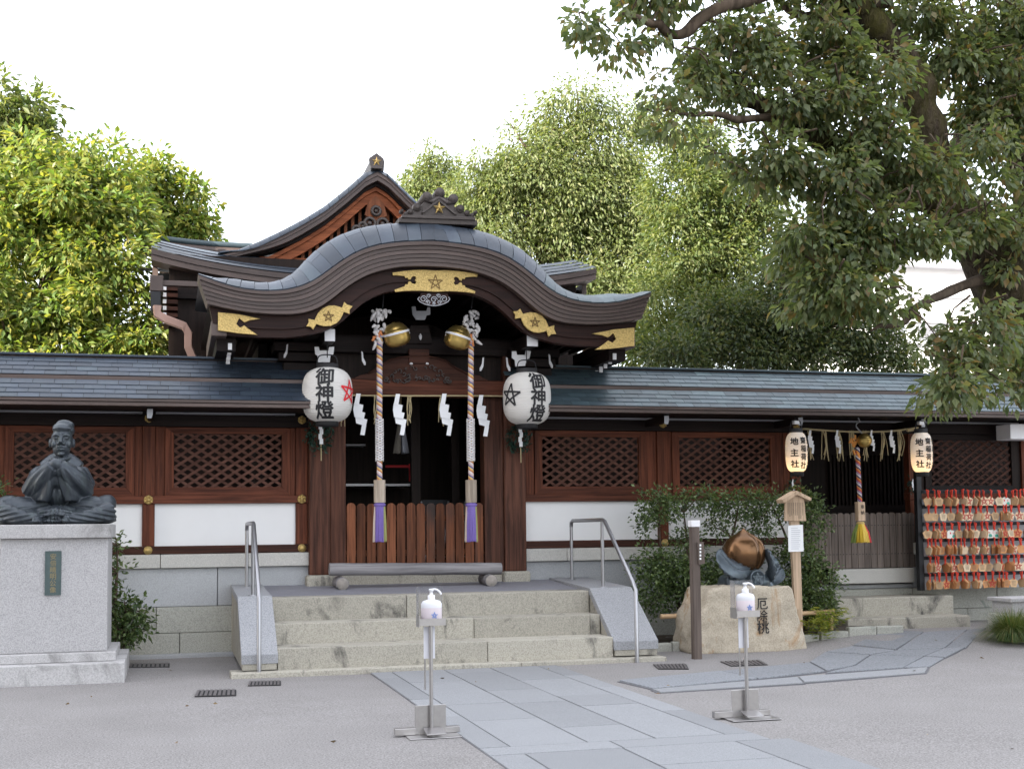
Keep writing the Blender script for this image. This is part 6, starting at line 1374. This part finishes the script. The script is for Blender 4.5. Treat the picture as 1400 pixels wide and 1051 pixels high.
MB().box(bpst.x - w_ / 2 - 0.006, bpst.x + w_ / 2 + 0.006, Yq - 0.006, Yq + w_ + 0.006, P(953, 720, Yq).z + 0.001, P(953, 711, Yq).z).build('cap', 'whitecap', wp, 0.004)
a = P(952, 741, Yq); b = P(961, 770, Yq); MB().prism([(a.x, a.z), (b.x, a.z + 0.005), (b.x + 0.01, b.z), (a.x + 0.01, b.z - 0.01)], Yq - 0.03, Yq - 0.012).build('slip', 'signpost', wp)
for k in range(5): c = P(957.5, 745 + 4.6 * k, Yq - 0.03); MB().box(c.x - 0.009, c.x + 0.009, Yq - 0.0325, Yq - 0.031, c.z - 0.010, c.z + 0.010).build('writing', 'paper', wp)
# bamboo guard rails and bed kerb
for (a, b, lab, sup) in (((903, 842.5), (946, 841), 'short bamboo guard rail tied to a stake left of the boulder', 940), ((1094, 838.5), (1140, 835.5), 'short bamboo guard rail behind the yellow fern', 1137)):
    A, B = P(*a, 13.2), P(*b, 13.2); t = thing('bamboo_rail', lab, 'rail', (A.x, 13.2, 0.08))
    MB().tube([A.lerp(B, i / 8) for i in range(9)], [0.026 + 0.003 * (i % 4 == 0) for i in range(9)], 10).build('cane', 'bamboo', t)
    c = P(sup, a[1], 13.2); MB().tube([(c.x, 13.22, 0.0), (c.x, 13.22, c.z + 0.05)], 0.024, 8).build('stake', 'bamboo', t)
    MB().lathe([(0.035, -0.02), (0.037, 0.0), (0.035, 0.02)], (c.x, 13.215, c.z), 10).build('binding', 'iron', t)
kb = thing('bed_kerb', 'low rough stone kerb edging the shrub bed behind the boulder', 'kerb', (6.5, 13.1, 0))
for i in range(9):
    x_ = 4.95 + 0.36 * i; MB().box(x_, x_ + 0.35, 13.0 + 0.01 * (i % 3), 13.10, -0.02, 0.09 + gz(x_, 13) + 0.008 * (i % 2)).build('kerb_stone', 'rough', kb, 0.015)
bed = MB().grid([[(x, y, 0.05 + gz(x, y) + 0.02 * sin(x * 9) * sin(y * 7)) for x in [4.95 + 0.1 * i for i in range(34)]] for y in [13.1 + 0.1 * j for j in range(14)]]).build('planting_bed', plain('soil', (0.07, 0.055, 0.04), 0.95, 0, 20, 0.4, 0.5)); bed['kind'] = 'structure'
# stone bench at the right edge
a = G(1384, 905); YBn = 12.55
sb = thing('stone_bench', 'grey stone bench beside the clump of long grass', 'bench', (P(1400, 850, YBn).x, YBn, 0.08))
a = P(1382.5, 818, YBn); MB().box(a.x, a.x + 1.3, YBn, YBn + 0.45, P(1390, 823, YBn).z, a.z).build('seat_slab', 'grey_granite', sb, 0.008)
a = P(1386, 823, YBn); MB().box(a.x, a.x + 1.2, YBn + 0.03, YBn + 0.40, P(1386, 840, YBn).z, a.z - 0.001).build('apron', 'grey_granite', sb, 0.006)
a = P(1393, 860, YBn - 0.3); MB().box(a.x, a.x + 0.9, YBn - 0.35, YBn - 0.02, 0.0, a.z).build('foot_stone', 'capstone', sb, 0.01)
MB().box(a.x + 0.1, a.x + 1.1, YBn - 0.0, YBn + 0.4, 0.0, P(1386, 840, YBn).z - 0.001).build('leg', 'capstone', sb, 0.01)
# ================================================================== TREES AND PLANTS
def depth(p): return float(CM[2] @ (np.array(p) - np.array([0, 0, CAMH])))
def B(px_, py_, Y, rx, ry, thick=None, wt=1.0):       # a clump of crown seen at a pixel, its radii given in pixels
    p = P(px_, py_, Y); k = depth(p) / FPX; t = thick if thick is not None else min(rx, ry) * k * 1.1
    return (p, (rx * k, t, ry * k), wt)
def bark_material(name, c1, c2, moss):
    m, nt, b = new_mat(name); v = coords(nt, (1, 1, 0.35), rnd=False); n1 = noise(nt, v, 22, 6, 0.7, 0.8); n2 = noise(nt, v, 3.0, 5, 0.65)
    r = ramp(nt, n1, [(0.36, c1), (0.64, c2)]); r2 = ramp(nt, n2, [(0.42, (0, 0, 0)), (0.62, (1, 1, 1))]); c = mixc(nt, r2.outputs[0], r.outputs[0], moss)
    nt.links.new(mixc(nt, 0.5, c, mixc(nt, n1, (0.35, 0.35, 0.35), (1.3, 1.3, 1.3)), 'MULTIPLY'), b.inputs['Base Color']); b.inputs['Roughness'].default_value = 0.95; b.inputs['Specular IOR Level'].default_value = 0.1
    bump(nt, b, n1, 1.0, 0.05); return m
M['moss'] = bark_material('mossy_camphor_bark', (0.022, 0.016, 0.011), (0.095, 0.075, 0.055), (0.060, 0.055, 0.018))
LM['yellow'] = leafmat('leaves_yellow_green', [(0.085, 0.15, 0.038), (0.125, 0.19, 0.045), (0.17, 0.22, 0.052), (0.25, 0.25, 0.06), (0.135, 0.20, 0.05), (0.32, 0.28, 0.07)], 0.48)
LM['olive'] = leafmat('leaves_olive', [(0.095, 0.135, 0.048), (0.135, 0.17, 0.066), (0.19, 0.215, 0.092), (0.115, 0.155, 0.055), (0.22, 0.22, 0.105)], 0.45)
LM['mid'] = leafmat('leaves_mid_green', [(0.065, 0.10, 0.036), (0.10, 0.14, 0.048), (0.15, 0.18, 0.062), (0.185, 0.195, 0.07)], 0.48)
LM['dark'] = leafmat('leaves_dark_green', [(0.030, 0.050, 0.022), (0.052, 0.075, 0.032), (0.085, 0.115, 0.048), (0.12, 0.12, 0.045)], 0.42)
LM['camphor'] = leafmat('leaves_camphor', [(0.070, 0.10, 0.045), (0.10, 0.14, 0.064), (0.145, 0.18, 0.088), (0.19, 0.21, 0.11), (0.115, 0.155, 0.07), (0.155, 0.18, 0.085), (0.22, 0.15, 0.065)], 0.5, 0.38)
LM['shrub'] = leafmat('leaves_shrub', [(0.035, 0.065, 0.022), (0.065, 0.105, 0.034), (0.10, 0.15, 0.05), (0.14, 0.18, 0.07)], 0.25, 0.35)
LM['fern'] = leafmat('leaves_fern', [(0.10, 0.17, 0.02), (0.22, 0.25, 0.03), (0.32, 0.30, 0.05)], 0.35)
LM['grass'] = leafmat('grass_blades', [(0.035, 0.08, 0.018), (0.07, 0.13, 0.03), (0.14, 0.17, 0.05), (0.24, 0.21, 0.09)], 0.3)
def cloud2(blobs, n, k, R, droop, shell=0.3, flat=0.75):
    """uneven clumps of leaves: k clumps of radius R[0]..R[1] spread through the blobs"""
    w = np.array([b[1][0] * b[1][1] * b[1][2] * (b[2] if len(b) > 2 else 1) for b in blobs]) ** 0.75; w /= w.sum()
    idx = rng.choice(len(blobs), k, p=w); cen = np.array([tuple(b[0]) for b in blobs]); rad = np.array([b[1] for b in blobs])
    q = rng.normal(size=(k, 3)); q /= np.linalg.norm(q, axis=1)[:, None]; r = rng.uniform(shell ** 3, 1.0, (k, 1)) ** (1 / 3)
    cc = cen[idx] + q * r * rad[idx]; cr = R[0] + (R[1] - R[0]) * rng.random(k) ** 1.6
    cnt = rng.multinomial(n, cr ** 2 / (cr ** 2).sum()); own = np.repeat(np.arange(k), cnt); m = len(own)
    d = rng.normal(size=(m, 3)); d /= np.linalg.norm(d, axis=1)[:, None]; rr_ = rng.random((m, 1)) ** 0.42
    off = d * rr_ * cr[own][:, None] * np.array([1, 1, flat]); off[:, 2] -= 0.35 * np.hypot(off[:, 0], off[:, 1])
    dirs = d * 0.75 + q[own] * 0.3 + rng.normal(size=(m, 3)) * 0.4 + np.array([0, 0, -droop]); return cc[own] + off, dirs, cc
def branches(par, trunk_pts, trunk_r, ends, mat='bark', name='limb', sub=True):
    tr = MB(); path_ = bez(trunk_pts, 6); rr_ = [float(q) for q in np.interp(np.linspace(0, 1, len(path_)), np.linspace(0, 1, len(trunk_r)), trunk_r)]
    tr.tube(path_, rr_, 12); tr.build('trunk', mat, par)
    rs_ = random.Random(len(ends)); lm = MB()
    for e in ends:
        e = Vector(e); i = min(range(len(path_)), key=lambda j: (path_[j] - e).length + 0.35 * max(0, path_[j].z - e.z) * 2); i = max(1, i - 2); a = path_[i]
        mid = a.lerp(e, 0.5) + Vector((rs_.uniform(-.2, .2), rs_.uniform(-.2, .2), rs_.uniform(0.0, 0.3)))
        ln = (e - a).length; r0 = min(rr_[i] * 0.6, 0.035 + 0.02 * ln)
        lm.tube(bez([a, mid, e], 6), [r0 * (1 - t * 0.85) for t in np.linspace(0, 1, 13)], 7)
    if ends: lm.build('branches', mat, par, kind='stuff')
def tree(name, label, base, trunk_pts, trunk_r, blobs, n, per, spread, L, W, mat, droop=0.45, shell=0.4, bark='bark', group=None, nend=14):
    t = thing(name, label, 'tree', tuple(base), group)
    b, d, cc = cloud2(blobs, n, per, spread, droop, shell)
    leaves('crown', b, d, L, W, LM[mat], t, kind='stuff')
    k = rng.choice(len(cc), min(nend, len(cc)), replace=False)
    branches(t, trunk_pts, trunk_r, [cc[i] for i in k], bark); return t
gnd = lambda x, y: Vector((x, y, -0.1))
# broad yellow-green tree beyond the wall behind the statue
Y1 = 18.6
bl1 = [B(95, 290, Y1, 95, 80), B(40, 250, Y1, 75, 70), B(60, 370, Y1, 95, 85), B(140, 345, Y1 - .4, 62, 80), B(150, 430, Y1 - .8, 55, 62), B(60, 450, Y1 - .8, 85, 60), B(120, 235, Y1 + .3, 62, 48), B(165, 270, Y1 + .2, 40, 50), B(-40, 330, Y1, 90, 150), B(-60, 430, Y1 - .5, 110, 90), B(15, 470, Y1 - 1.2, 60, 40), B(180, 400, Y1 - .5, 26, 55), B(180, 465, Y1 - .9, 45, 26)]
x1 = P(70, 500, Y1).x
tree('broadleaf_tree', 'tall sunlit yellow-green broadleaf tree behind the wall and the statue', gnd(x1, Y1), [(x1, Y1, -0.1), (x1 + .1, Y1, 2.5), (x1 - .1, Y1, 4.5), (x1 + .2, Y1, 6.4)], [0.22, 0.17, 0.12, 0.03], bl1, 38000, 460, (0.14, 0.46), 0.135, 0.056, 'yellow', 0.6, 0.35)
Y2 = 21.5; x2 = P(5, 500, Y2).x
bl2 = [B(25, 165, Y2, 40, 38), B(-20, 150, Y2, 60, 50), B(55, 190, Y2, 30, 30), B(-40, 210, Y2, 80, 60), B(5, 125, Y2, 16, 22)]
tree('broadleaf_tree', 'dark green tree top rising above the yellow-green tree', gnd(x2, Y2), [(x2, Y2, -0.1), (x2, Y2, 4), (x2 - .1, Y2, 7.4)], [0.25, 0.18, 0.03], bl2, 8000, 120, (0.15, 0.5), 0.15, 0.066, 'mid', 0.5, 0.35)
Y3_ = 23.0; x3 = P(235, 500, Y3_).x
bl3 = [B(232, 235, Y3_, 34, 24), B(215, 262, Y3_, 26, 28), B(262, 262, Y3_, 24, 22), B(245, 300, Y3_, 40, 22), B(275, 308, Y3_, 18, 14), B(200, 230, Y3_, 24, 26), B(215, 320, Y3_, 30, 14)]
tree('broadleaf_tree', 'thin open-crowned tree just left of the hall roof', gnd(x3, Y3_), [(x3, Y3_, -0.1), (x3 - .2, Y3_, 4), (x3 - .1, Y3_, 7.2)], [0.14, 0.10, 0.03], bl3, 4600, 60, (0.15, 0.5), 0.15, 0.066, 'yellow', 0.5, 0.3, nend=22)
# trees behind the hall
Y4 = 27.0; x4 = P(597, 500, Y4).x
bl4 = [B(597, 222, Y4, 26, 20), B(590, 250, Y4, 36, 26), B(615, 270, Y4, 40, 34), B(575, 262, Y4, 22, 22), B(630, 300, Y4, 40, 30)]
tree('evergreen_tree', 'small pointed olive tree just above the porch roof ridge', gnd(x4, Y4), [(x4, Y4, -0.1), (x4, Y4, 5), (x4, Y4, 8.6)], [0.2, 0.12, 0.03], bl4, 15000, 130, (0.2, 0.6), 0.125, 0.040, 'olive', 0.9, 0.3)
Y5 = 25.0; x5 = P(760, 500, Y5).x
bl5 = [B(785, 150, Y5, 40, 34), B(850, 165, Y5, 48, 36), B(730, 200, Y5, 62, 42), B(690, 230, Y5, 44, 44), B(800, 215, Y5, 70, 50), B(760, 270, Y5, 90, 56), B(690, 300, Y5, 60, 55), B(840, 270, Y5, 60, 60), B(780, 340, Y5, 90, 55), B(850, 360, Y5, 60, 70), B(700, 350, Y5, 60, 40), B(795, 118, Y5, 12, 18), B(660, 270, Y5, 34, 44), B(810, 400, Y5 - 1, 60, 40)]
tree('evergreen_tree', 'tall light olive tree with drooping foliage behind the porch roof', gnd(x5, Y5), [(x5, Y5, -0.1), (x5 + .1, Y5, 5), (x5, Y5, 9.8)], [0.28, 0.2, 0.04], bl5, 80000, 360, (0.22, 0.85), 0.12, 0.042, 'olive', 0.9, 0.3, nend=26)
Y6 = 22.0; x6 = P(950, 500, Y6).x
bl6 = [B(945, 200, Y6, 42, 34), B(920, 260, Y6, 48, 50), B(980, 270, Y6, 52, 60), B(935, 340, Y6, 58, 60), B(1000, 350, Y6, 60, 60), B(915, 420, Y6 - .5, 48, 62), B(980, 430, Y6 - .5, 62, 56), B(1030, 300, Y6, 50, 70), B(885, 470, Y6 - .8, 40, 34)]
tree('evergreen_tree', 'dense yellow-tipped evergreen beside the right end of the porch roof', gnd(x6, Y6), [(x6, Y6, -0.1), (x6 + .1, Y6, 4), (x6, Y6, 8.2)], [0.25, 0.18, 0.03], bl6, 54000, 460, (0.15, 0.55), 0.105, 0.040, 'mid', 0.6, 0.3)
Y7 = 18.8; x7 = P(1060, 500, Y7).x
bl7 = [B(1000, 450, Y7, 70, 50), B(1090, 420, Y7, 75, 70), B(1160, 440, Y7, 70, 55), B(1060, 470, Y7 - .4, 80, 38), B(940, 480, Y7 - .4, 50, 28), B(1200, 480, Y7 - .3, 60, 26), B(1120, 350, Y7 + .4, 70, 60), B(1230, 500, Y7 - .6, 40, 14)]
tree('evergreen_tree', 'dark evergreen filling the space above the right wall roof', gnd(x7, Y7), [(x7, Y7, -0.1), (x7, Y7, 3), (x7 + .2, Y7, 5.6)], [0.2, 0.15, 0.03], bl7, 40000, 400, (0.15, 0.45), 0.10, 0.04, 'dark', 0.4, 0.3)
# great camphor leaning in from the right, its lower leaves hanging in front of the wall roof
Yc = 11.2
cp_ = lambda a, b, dy=0.0: P(a, b, Yc + dy)
base = gnd(cp_(1560, 900).x, Yc)
cam_t = thing('camphor_tree', 'great old camphor tree leaning in from the right with mossy limbs', 'tree', tuple(base))
def limb_(pts, r, mat='moss', n=12):
    pth = bez(pts, 10); rr_ = np.interp(np.linspace(0, 1, len(pth)), np.linspace(0, 1, len(r)), r)
    MB().tube([p + Vector((0.02 * sin(i * 0.7), 0.02 * sin(i * 0.9), 0.015 * sin(i * 0.55))) for i, p in enumerate(pth)], [float(q) * (0.94 + 0.06 * sin(i * 0.8) + 0.04 * sin(i * 1.7)) for i, q in enumerate(rr_)], n).build('limb', mat, cam_t)
pth = bez([base, cp_(1520, 700), cp_(1460, 540), cp_(1395, 430), cp_(1345, 340), cp_(1300, 270)], 6)
MB().tube(pth, [float(q) for q in np.interp(np.linspace(0, 1, len(pth)), [0, .25, .6, .8, 1], [0.55, 0.44, 0.36, 0.27, 0.21])], 18).build('trunk', 'moss', cam_t)
limb_([cp_(1305, 280), cp_(1270, 190), cp_(1250, 110), cp_(1210, 50), cp_(1165, 5), cp_(1120, -60)], [0.21, 0.19, 0.19, 0.17, 0.14, 0.1])
limb_([cp_(1318, 300), cp_(1235, 252, -.1), cp_(1150, 205, -.2), cp_(1085, 165, -.3), cp_(1030, 140, -.3), cp_(1000, 105, -.3)], [0.17, 0.17, 0.15, 0.11, 0.08, 0.05])
limb_([cp_(1215, 0), cp_(1180, 14), cp_(1140, 36), cp_(1095, 20), cp_(1070, 12)], [0.08, 0.075, 0.07, 0.05, 0.03], 'bark', 8)
limb_([cp_(1400, 420), cp_(1400, 300, .3), cp_(1392, 180, .4), cp_(1385, 60, .5), cp_(1392, -60, .5)], [0.17, 0.14, 0.12, 0.11, 0.09])
limb_([cp_(1290, 250), cp_(1330, 150, .4), cp_(1328, 60, .5), cp_(1350, 20, .5)], [0.08, 0.06, 0.05, 0.03], 'bark', 8)
limb_([cp_(1130, -20), cp_(1010, 0, -.4), cp_(930, 45, -.5), cp_(890, 30, -.6), cp_(850, 20, -.6)], [0.10, 0.075, 0.055, 0.04, 0.02], 'bark', 8)
limb_([cp_(1360, 380), cp_(1290, 400, -.5), cp_(1230, 440, -.8), cp_(1190, 450, -.9)], [0.07, 0.05, 0.03, 0.012], 'bark', 8)
limb_([cp_(1400, 440), cp_(1370, 470, -.6), cp_(1330, 510, -.9), cp_(1300, 535, -1)], [0.06, 0.045, 0.03, 0.012], 'bark', 8)
limb_([cp_(1080, 165, -.3), cp_(1000, 160, -.6), cp_(940, 155, -.7), cp_(905, 150, -.8)], [0.05, 0.035, 0.02, 0.01], 'bark', 7)
bc = [B(835, 45, Yc - .6, 46, 32), B(800, 35, Yc - .6, 26, 24), B(885, 25, Yc - .6, 40, 28), B(930, 60, Yc - .5, 38, 30), B(905, 120, Yc - .6, 22, 34, None, .8), B(965, 105, Yc - .5, 44, 34), B(930, 165, Yc - .7, 34, 24, None, .8), B(975, 190, Yc - .6, 30, 26, None, .8),
      B(1020, 55, Yc - .3, 70, 50), B(1060, 130, Yc - .4, 72, 44), B(1110, 60, Yc - .2, 70, 46), B(1150, 150, Yc - .4, 74, 52), B(1060, 215, Yc - .5, 56, 34), B(1130, 245, Yc - .6, 66, 44), B(1200, 215, Yc - .5, 60, 50), B(1190, 100, Yc - .4, 46, 46), B(1010, 240, Yc - .5, 36, 28, None, .7),
      B(1190, 305, Yc - .6, 72, 46), B(1110, 330, Yc - .6, 58, 46), B(1250, 330, Yc - .7, 52, 40), B(1170, 380, Yc - .7, 66, 42), B(1220, 420, Yc - .8, 40, 36), B(1120, 395, Yc - .6, 48, 34), B(1280, 250, Yc - .6, 48, 44), B(1330, 215, Yc - .3, 48, 46), B(1370, 160, Yc, 46, 50), B(1340, 90, Yc, 46, 44), B(1290, 60, Yc, 44, 44), B(1390, 260, Yc - .2, 40, 40),
      B(1370, 40, Yc, 50, 40), B(1250, 20, Yc, 60, 34), B(1150, 5, Yc, 80, 30), B(1330, 300, Yc - .5, 44, 30), B(1310, 370, Yc - .8, 38, 26, None, .55), B(1290, 440, Yc - .9, 30, 34, None, .6), B(1330, 480, Yc - .9, 46, 34), B(1300, 520, Yc - 1, 38, 28), B(1370, 520, Yc - .9, 40, 34), B(1350, 430, Yc - .9, 30, 30, None, .6), B(1395, 350, Yc - .4, 30, 40, None, .7),
      B(1250, 470, Yc - .9, 30, 28, None, .6), B(1420, 100, Yc, 50, 120), B(1080, -50, Yc, 160, 50), B(1320, -50, Yc, 110, 40), B(900, -40, Yc - .5, 90, 34), B(1430, 470, Yc - .5, 50, 60)]
b_, d_, cc = cloud2(bc, 37000, 540, (0.09, 0.33), 0.75, 0.2)
leaves('crown', b_, d_, 0.100, 0.052, LM['camphor'], cam_t, kind='stuff')
tw = MB(); rs_ = random.Random(4)
for i in rng.choice(len(cc), 420, replace=False):
    p = Vector(cc[i]); q = p + Vector((rs_.uniform(-.3, .3), rs_.uniform(-.3, .3), rs_.uniform(0.05, .32))); tw.tube([q, q.lerp(p, .5) + Vector((rs_.uniform(-.05, .05), 0, .04)), p], [0.012, 0.008, 0.004], 5)
tw.build('twigs', 'bark', cam_t, kind='stuff')
# ------------------------------------------------------------------ shrubs
def shrub(name, label, cat, base, blobs, n, per, spread, L, W, mat, stems, droop=0.1, shell=0.25):
    t = thing(name, label, cat, tuple(base)); b, d, cc = cloud(blobs, n, per, spread, droop, shell); leaves('foliage', b, d, L, W, LM[mat], t, kind='stuff')
    for s_ in stems: MB().tube(bez([Vector(q) for q in s_], 5), [float(q) for q in np.linspace(0.028, 0.008, 5 * (len(s_) - 1) + 1)], 7).build('stem', 'bark', t)
    tw = MB(); rs_ = random.Random(8); al = [Vector(q) for s_ in stems for q in s_[1:]]
    for i in rng.choice(len(cc), min(120, len(cc)), replace=False):
        p = Vector(cc[i]); a = min(al, key=lambda v: (v - p).length); tw.tube([a, a.lerp(p, .5) + Vector((rs_.uniform(-.04, .04), 0, .03)), p], [0.009, 0.006, 0.003], 5)
    tw.build('twigs', 'bark', t, kind='stuff'); return t
Yh = 13.55; Q = lambda a, b, dy=0: P(a, b, Yh + dy)
bs = [B(905, 690, Yh, 34, 22), B(955, 685, Yh, 40, 16), B(1005, 690, Yh, 40, 18), B(1050, 690, Yh, 34, 20), B(1090, 690, Yh + .2, 30, 22), B(890, 715, Yh, 20, 18, None, .8), B(985, 720, Yh, 26, 14, None, .6), B(1040, 725, Yh, 22, 16, None, .6), B(1110, 715, Yh + .1, 20, 30),
      B(900, 775, Yh - .1, 34, 26), B(945, 790, Yh - .1, 40, 34), B(895, 815, Yh - .1, 26, 24), B(940, 740, Yh, 26, 16, None, .6), B(1000, 780, Yh, 30, 30), B(1090, 760, Yh, 34, 24), B(1115, 800, Yh - .1, 30, 36), B(1080, 815, Yh - .1, 34, 30), B(960, 835, Yh - .1, 24, 18, None, .6), B(1120, 835, Yh - .15, 22, 22)]
shrub('evergreen_shrub', 'large small-leaved evergreen shrub spreading behind the bronze peach', 'shrub', (Q(945, 850).x, Yh, 0.05), bs, 19000, 12, 0.055, 0.046, 0.028, 'shrub',
      [[(Q(945, 850).x, Yh, 0.03), Q(943, 800), Q(940, 750), Q(935, 700)], [(Q(935, 850).x, Yh, 0.03), Q(922, 800), Q(905, 760), Q(900, 700)], [(Q(950, 850).x, Yh, 0.03), Q(975, 790), Q(1000, 735), Q(1010, 690)], [(Q(1085, 850).x, Yh, 0.1), Q(1088, 790), Q(1075, 735), Q(1055, 690)], [(Q(1100, 850).x, Yh, 0.1), Q(1108, 790), Q(1100, 740), Q(1095, 700)]])
Yl = 13.75; Ql = lambda a, b: P(a, b, Yl)
bs = [B(160, 745, Yl, 12, 16, None, .7), B(158, 780, Yl, 12, 14, None, .5), B(165, 830, Yl, 20, 16), B(185, 835, Yl, 14, 14), B(175, 860, Yl, 24, 18), B(160, 880, Yl, 20, 14), B(140, 820, Yl, 20, 60), B(-5, 700, Yl, 16, 40)]
shrub('evergreen_shrub', 'small glossy shrub growing between the pedestal and the wall', 'shrub', (Ql(168, 890).x, Yl, 0), bs, 2600, 8, 0.06, 0.065, 0.032, 'shrub', [[(Ql(168, 895).x, Yl, -0.02), Ql(168, 860), Ql(172, 835)], [(Ql(165, 895).x, Yl, -0.02), Ql(158, 840), Ql(160, 780), Ql(160, 745)]])
# fern
fx = P(1122, 850, 13.05); ft = thing('fern', 'yellow-green fern beside the boulder and the side shrine steps', 'fern', (fx.x, 13.05, 0.09)); cen = []; dr = []
for k in range(38):
    a = rng.uniform(0, 2 * pi); ln = rng.uniform(0.12, 0.30); bx0 = np.array([fx.x + rng.uniform(-.16, .16), 13.05 + rng.uniform(-.1, .1), 0.09]); o = np.array([cos(a), sin(a) * 0.7 - 0.2, 0])
    for j in range(12):
        t = j / 11; p = bx0 + o * ln * t + np.array([0, 0, 1.15 * ln * sin(t * (1.5 + 0.9 * (k % 3) / 2))])
        for s_ in (-1, 1): cen.append(p); dr.append(o * 0.6 + s_ * np.array([-o[1], o[0], 0]) + np.array([0, 0, -0.15]))
leaves('fronds', cen, dr, 0.05, 0.016, LM['fern'], ft, kind='stuff')
# grass clump
gx = P(1385, 872, 12.2); gt = thing('grass_clump', 'rounded clump of long arching grass beside the stone bench', 'grass', (gx.x, 12.2, 0.04)); n = 2600
a = rng.uniform(0, 2 * pi, n); tilt = rng.uniform(0.1, 1.15, n); r0 = rng.uniform(0, 0.16, n); ln = rng.uniform(0.26, 0.42, n)
V = []; F = []
for i in range(n):
    o = Vector((cos(a[i]), sin(a[i]), 0)); s_ = Vector((-o.y, o.x, 0)) * 0.004; p0 = Vector((gx.x, 12.2, 0.04)) + o * r0[i]; k = len(V)
    for j in range(4):
        t = j / 3; an = tilt[i] * t * 1.5; q = p0 + o * (ln[i] * t * sin(an)) + Vector((0, 0, ln[i] * t * cos(an) * 1.0)); q.z = max(q.z, 0.05)
        V += [q - s_ * (1 - t * .9), q + s_ * (1 - t * .9)]
    F += [(k + 2 * j, k + 2 * j + 1, k + 2 * j + 3, k + 2 * j + 2) for j in range(3)]
MB().add(V, F).build('blades', LM['grass'], gt, kind='stuff')
# fallen leaves on the gravel
nl = 34; lx = rng.uniform(-2.5, 9.5, nl); ly = rng.uniform(5.5, 13.6, nl) ; lc = np.stack([lx, ly, np.array([gz(a_, b_) + 0.018 for a_, b_ in zip(lx, ly)])], 1); ld_ = np.stack([rng.normal(size=nl), rng.normal(size=nl), rng.uniform(-.05, .1, nl)], 1)
fl_ = leaves('fallen_leaves', lc, ld_, 0.045, 0.022, leafmat('fallen_leaf', [(0.16, 0.09, 0.03), (0.24, 0.16, 0.06), (0.10, 0.07, 0.035)], 0.0), None, kind='stuff'); tag(fl_, 'scattered small brown fallen leaves on the gravel yard', 'leaves')
# ------------------------------------------------------------------ white building far behind at the right
wb = thing('white_building', 'plain white building seen through the camphor branches', 'building', (P(1290, 500, 34).x, 34, 0))
x0_, x1_ = P(1180, 480, 34).x, P(1480, 480, 34).x
MB().box(x0_, x1_, 34, 40, 0, P(1280, 368, 34).z).build('wall', 'plaster', wb)
MB().box(x0_ - .3, x1_ + .3, 33.6, 40.4, P(1280, 368, 34).z, P(1280, 360, 34).z).build('parapet', 'frieze', wb)
for py_ in (405, 440, 470): MB().box(x0_, x1_, 33.9, 34, P(1280, py_ + 2, 34).z, P(1280, py_, 34).z).build('floor_band', 'frieze', wb)
for k in range(7):
    x_ = x0_ + 0.6 + 1.3 * k
    wf = MB().box(x_, x_ + 0.8, 33.95, 33.99, P(1280, 465, 34).z, P(1280, 445, 34).z).build('window', 'greymetal', wb); MB().box(x_ + .06, x_ + .74, 33.935, 33.948, P(1280, 463, 34).z, P(1280, 447, 34).z).build('pane', 'slate', wf)

# ------------------------------------------------------------------ added out-of-view block, sized and placed so its shade covers the yard
nbk = thing('added_shade_block', 'tall plain block added out of view to shade the shrine yard', 'building', (-11.2, 0, 0))
NBX, NBY, NBH = -9.5, 9.5, 17.0
MB().box(-13, NBX, -45, NBY, 0, NBH).build('wall', plain('block_render', (0.45, 0.44, 0.42), 0.85, 0, 1.5, 0.08), nbk)
MB().box(-13.2, NBX + 0.2, -45.2, NBY + 0.0, NBH, NBH + 0.3).build('parapet', 'frieze', nbk)
for fl in range(5):
    for k in range(10):
        y_ = NBY - 2.2 - 3.2 * k; wf = MB().box(NBX, NBX + 0.06, y_ - 1.5, y_, 1.0 + 3.1 * fl, 2.5 + 3.1 * fl).build('window', 'greymetal', nbk); MB().box(NBX + 0.061, NBX + 0.075, y_ - 1.42, y_ - 0.08, 1.08 + 3.1 * fl, 2.42 + 3.1 * fl).build('pane', 'slate', wf)
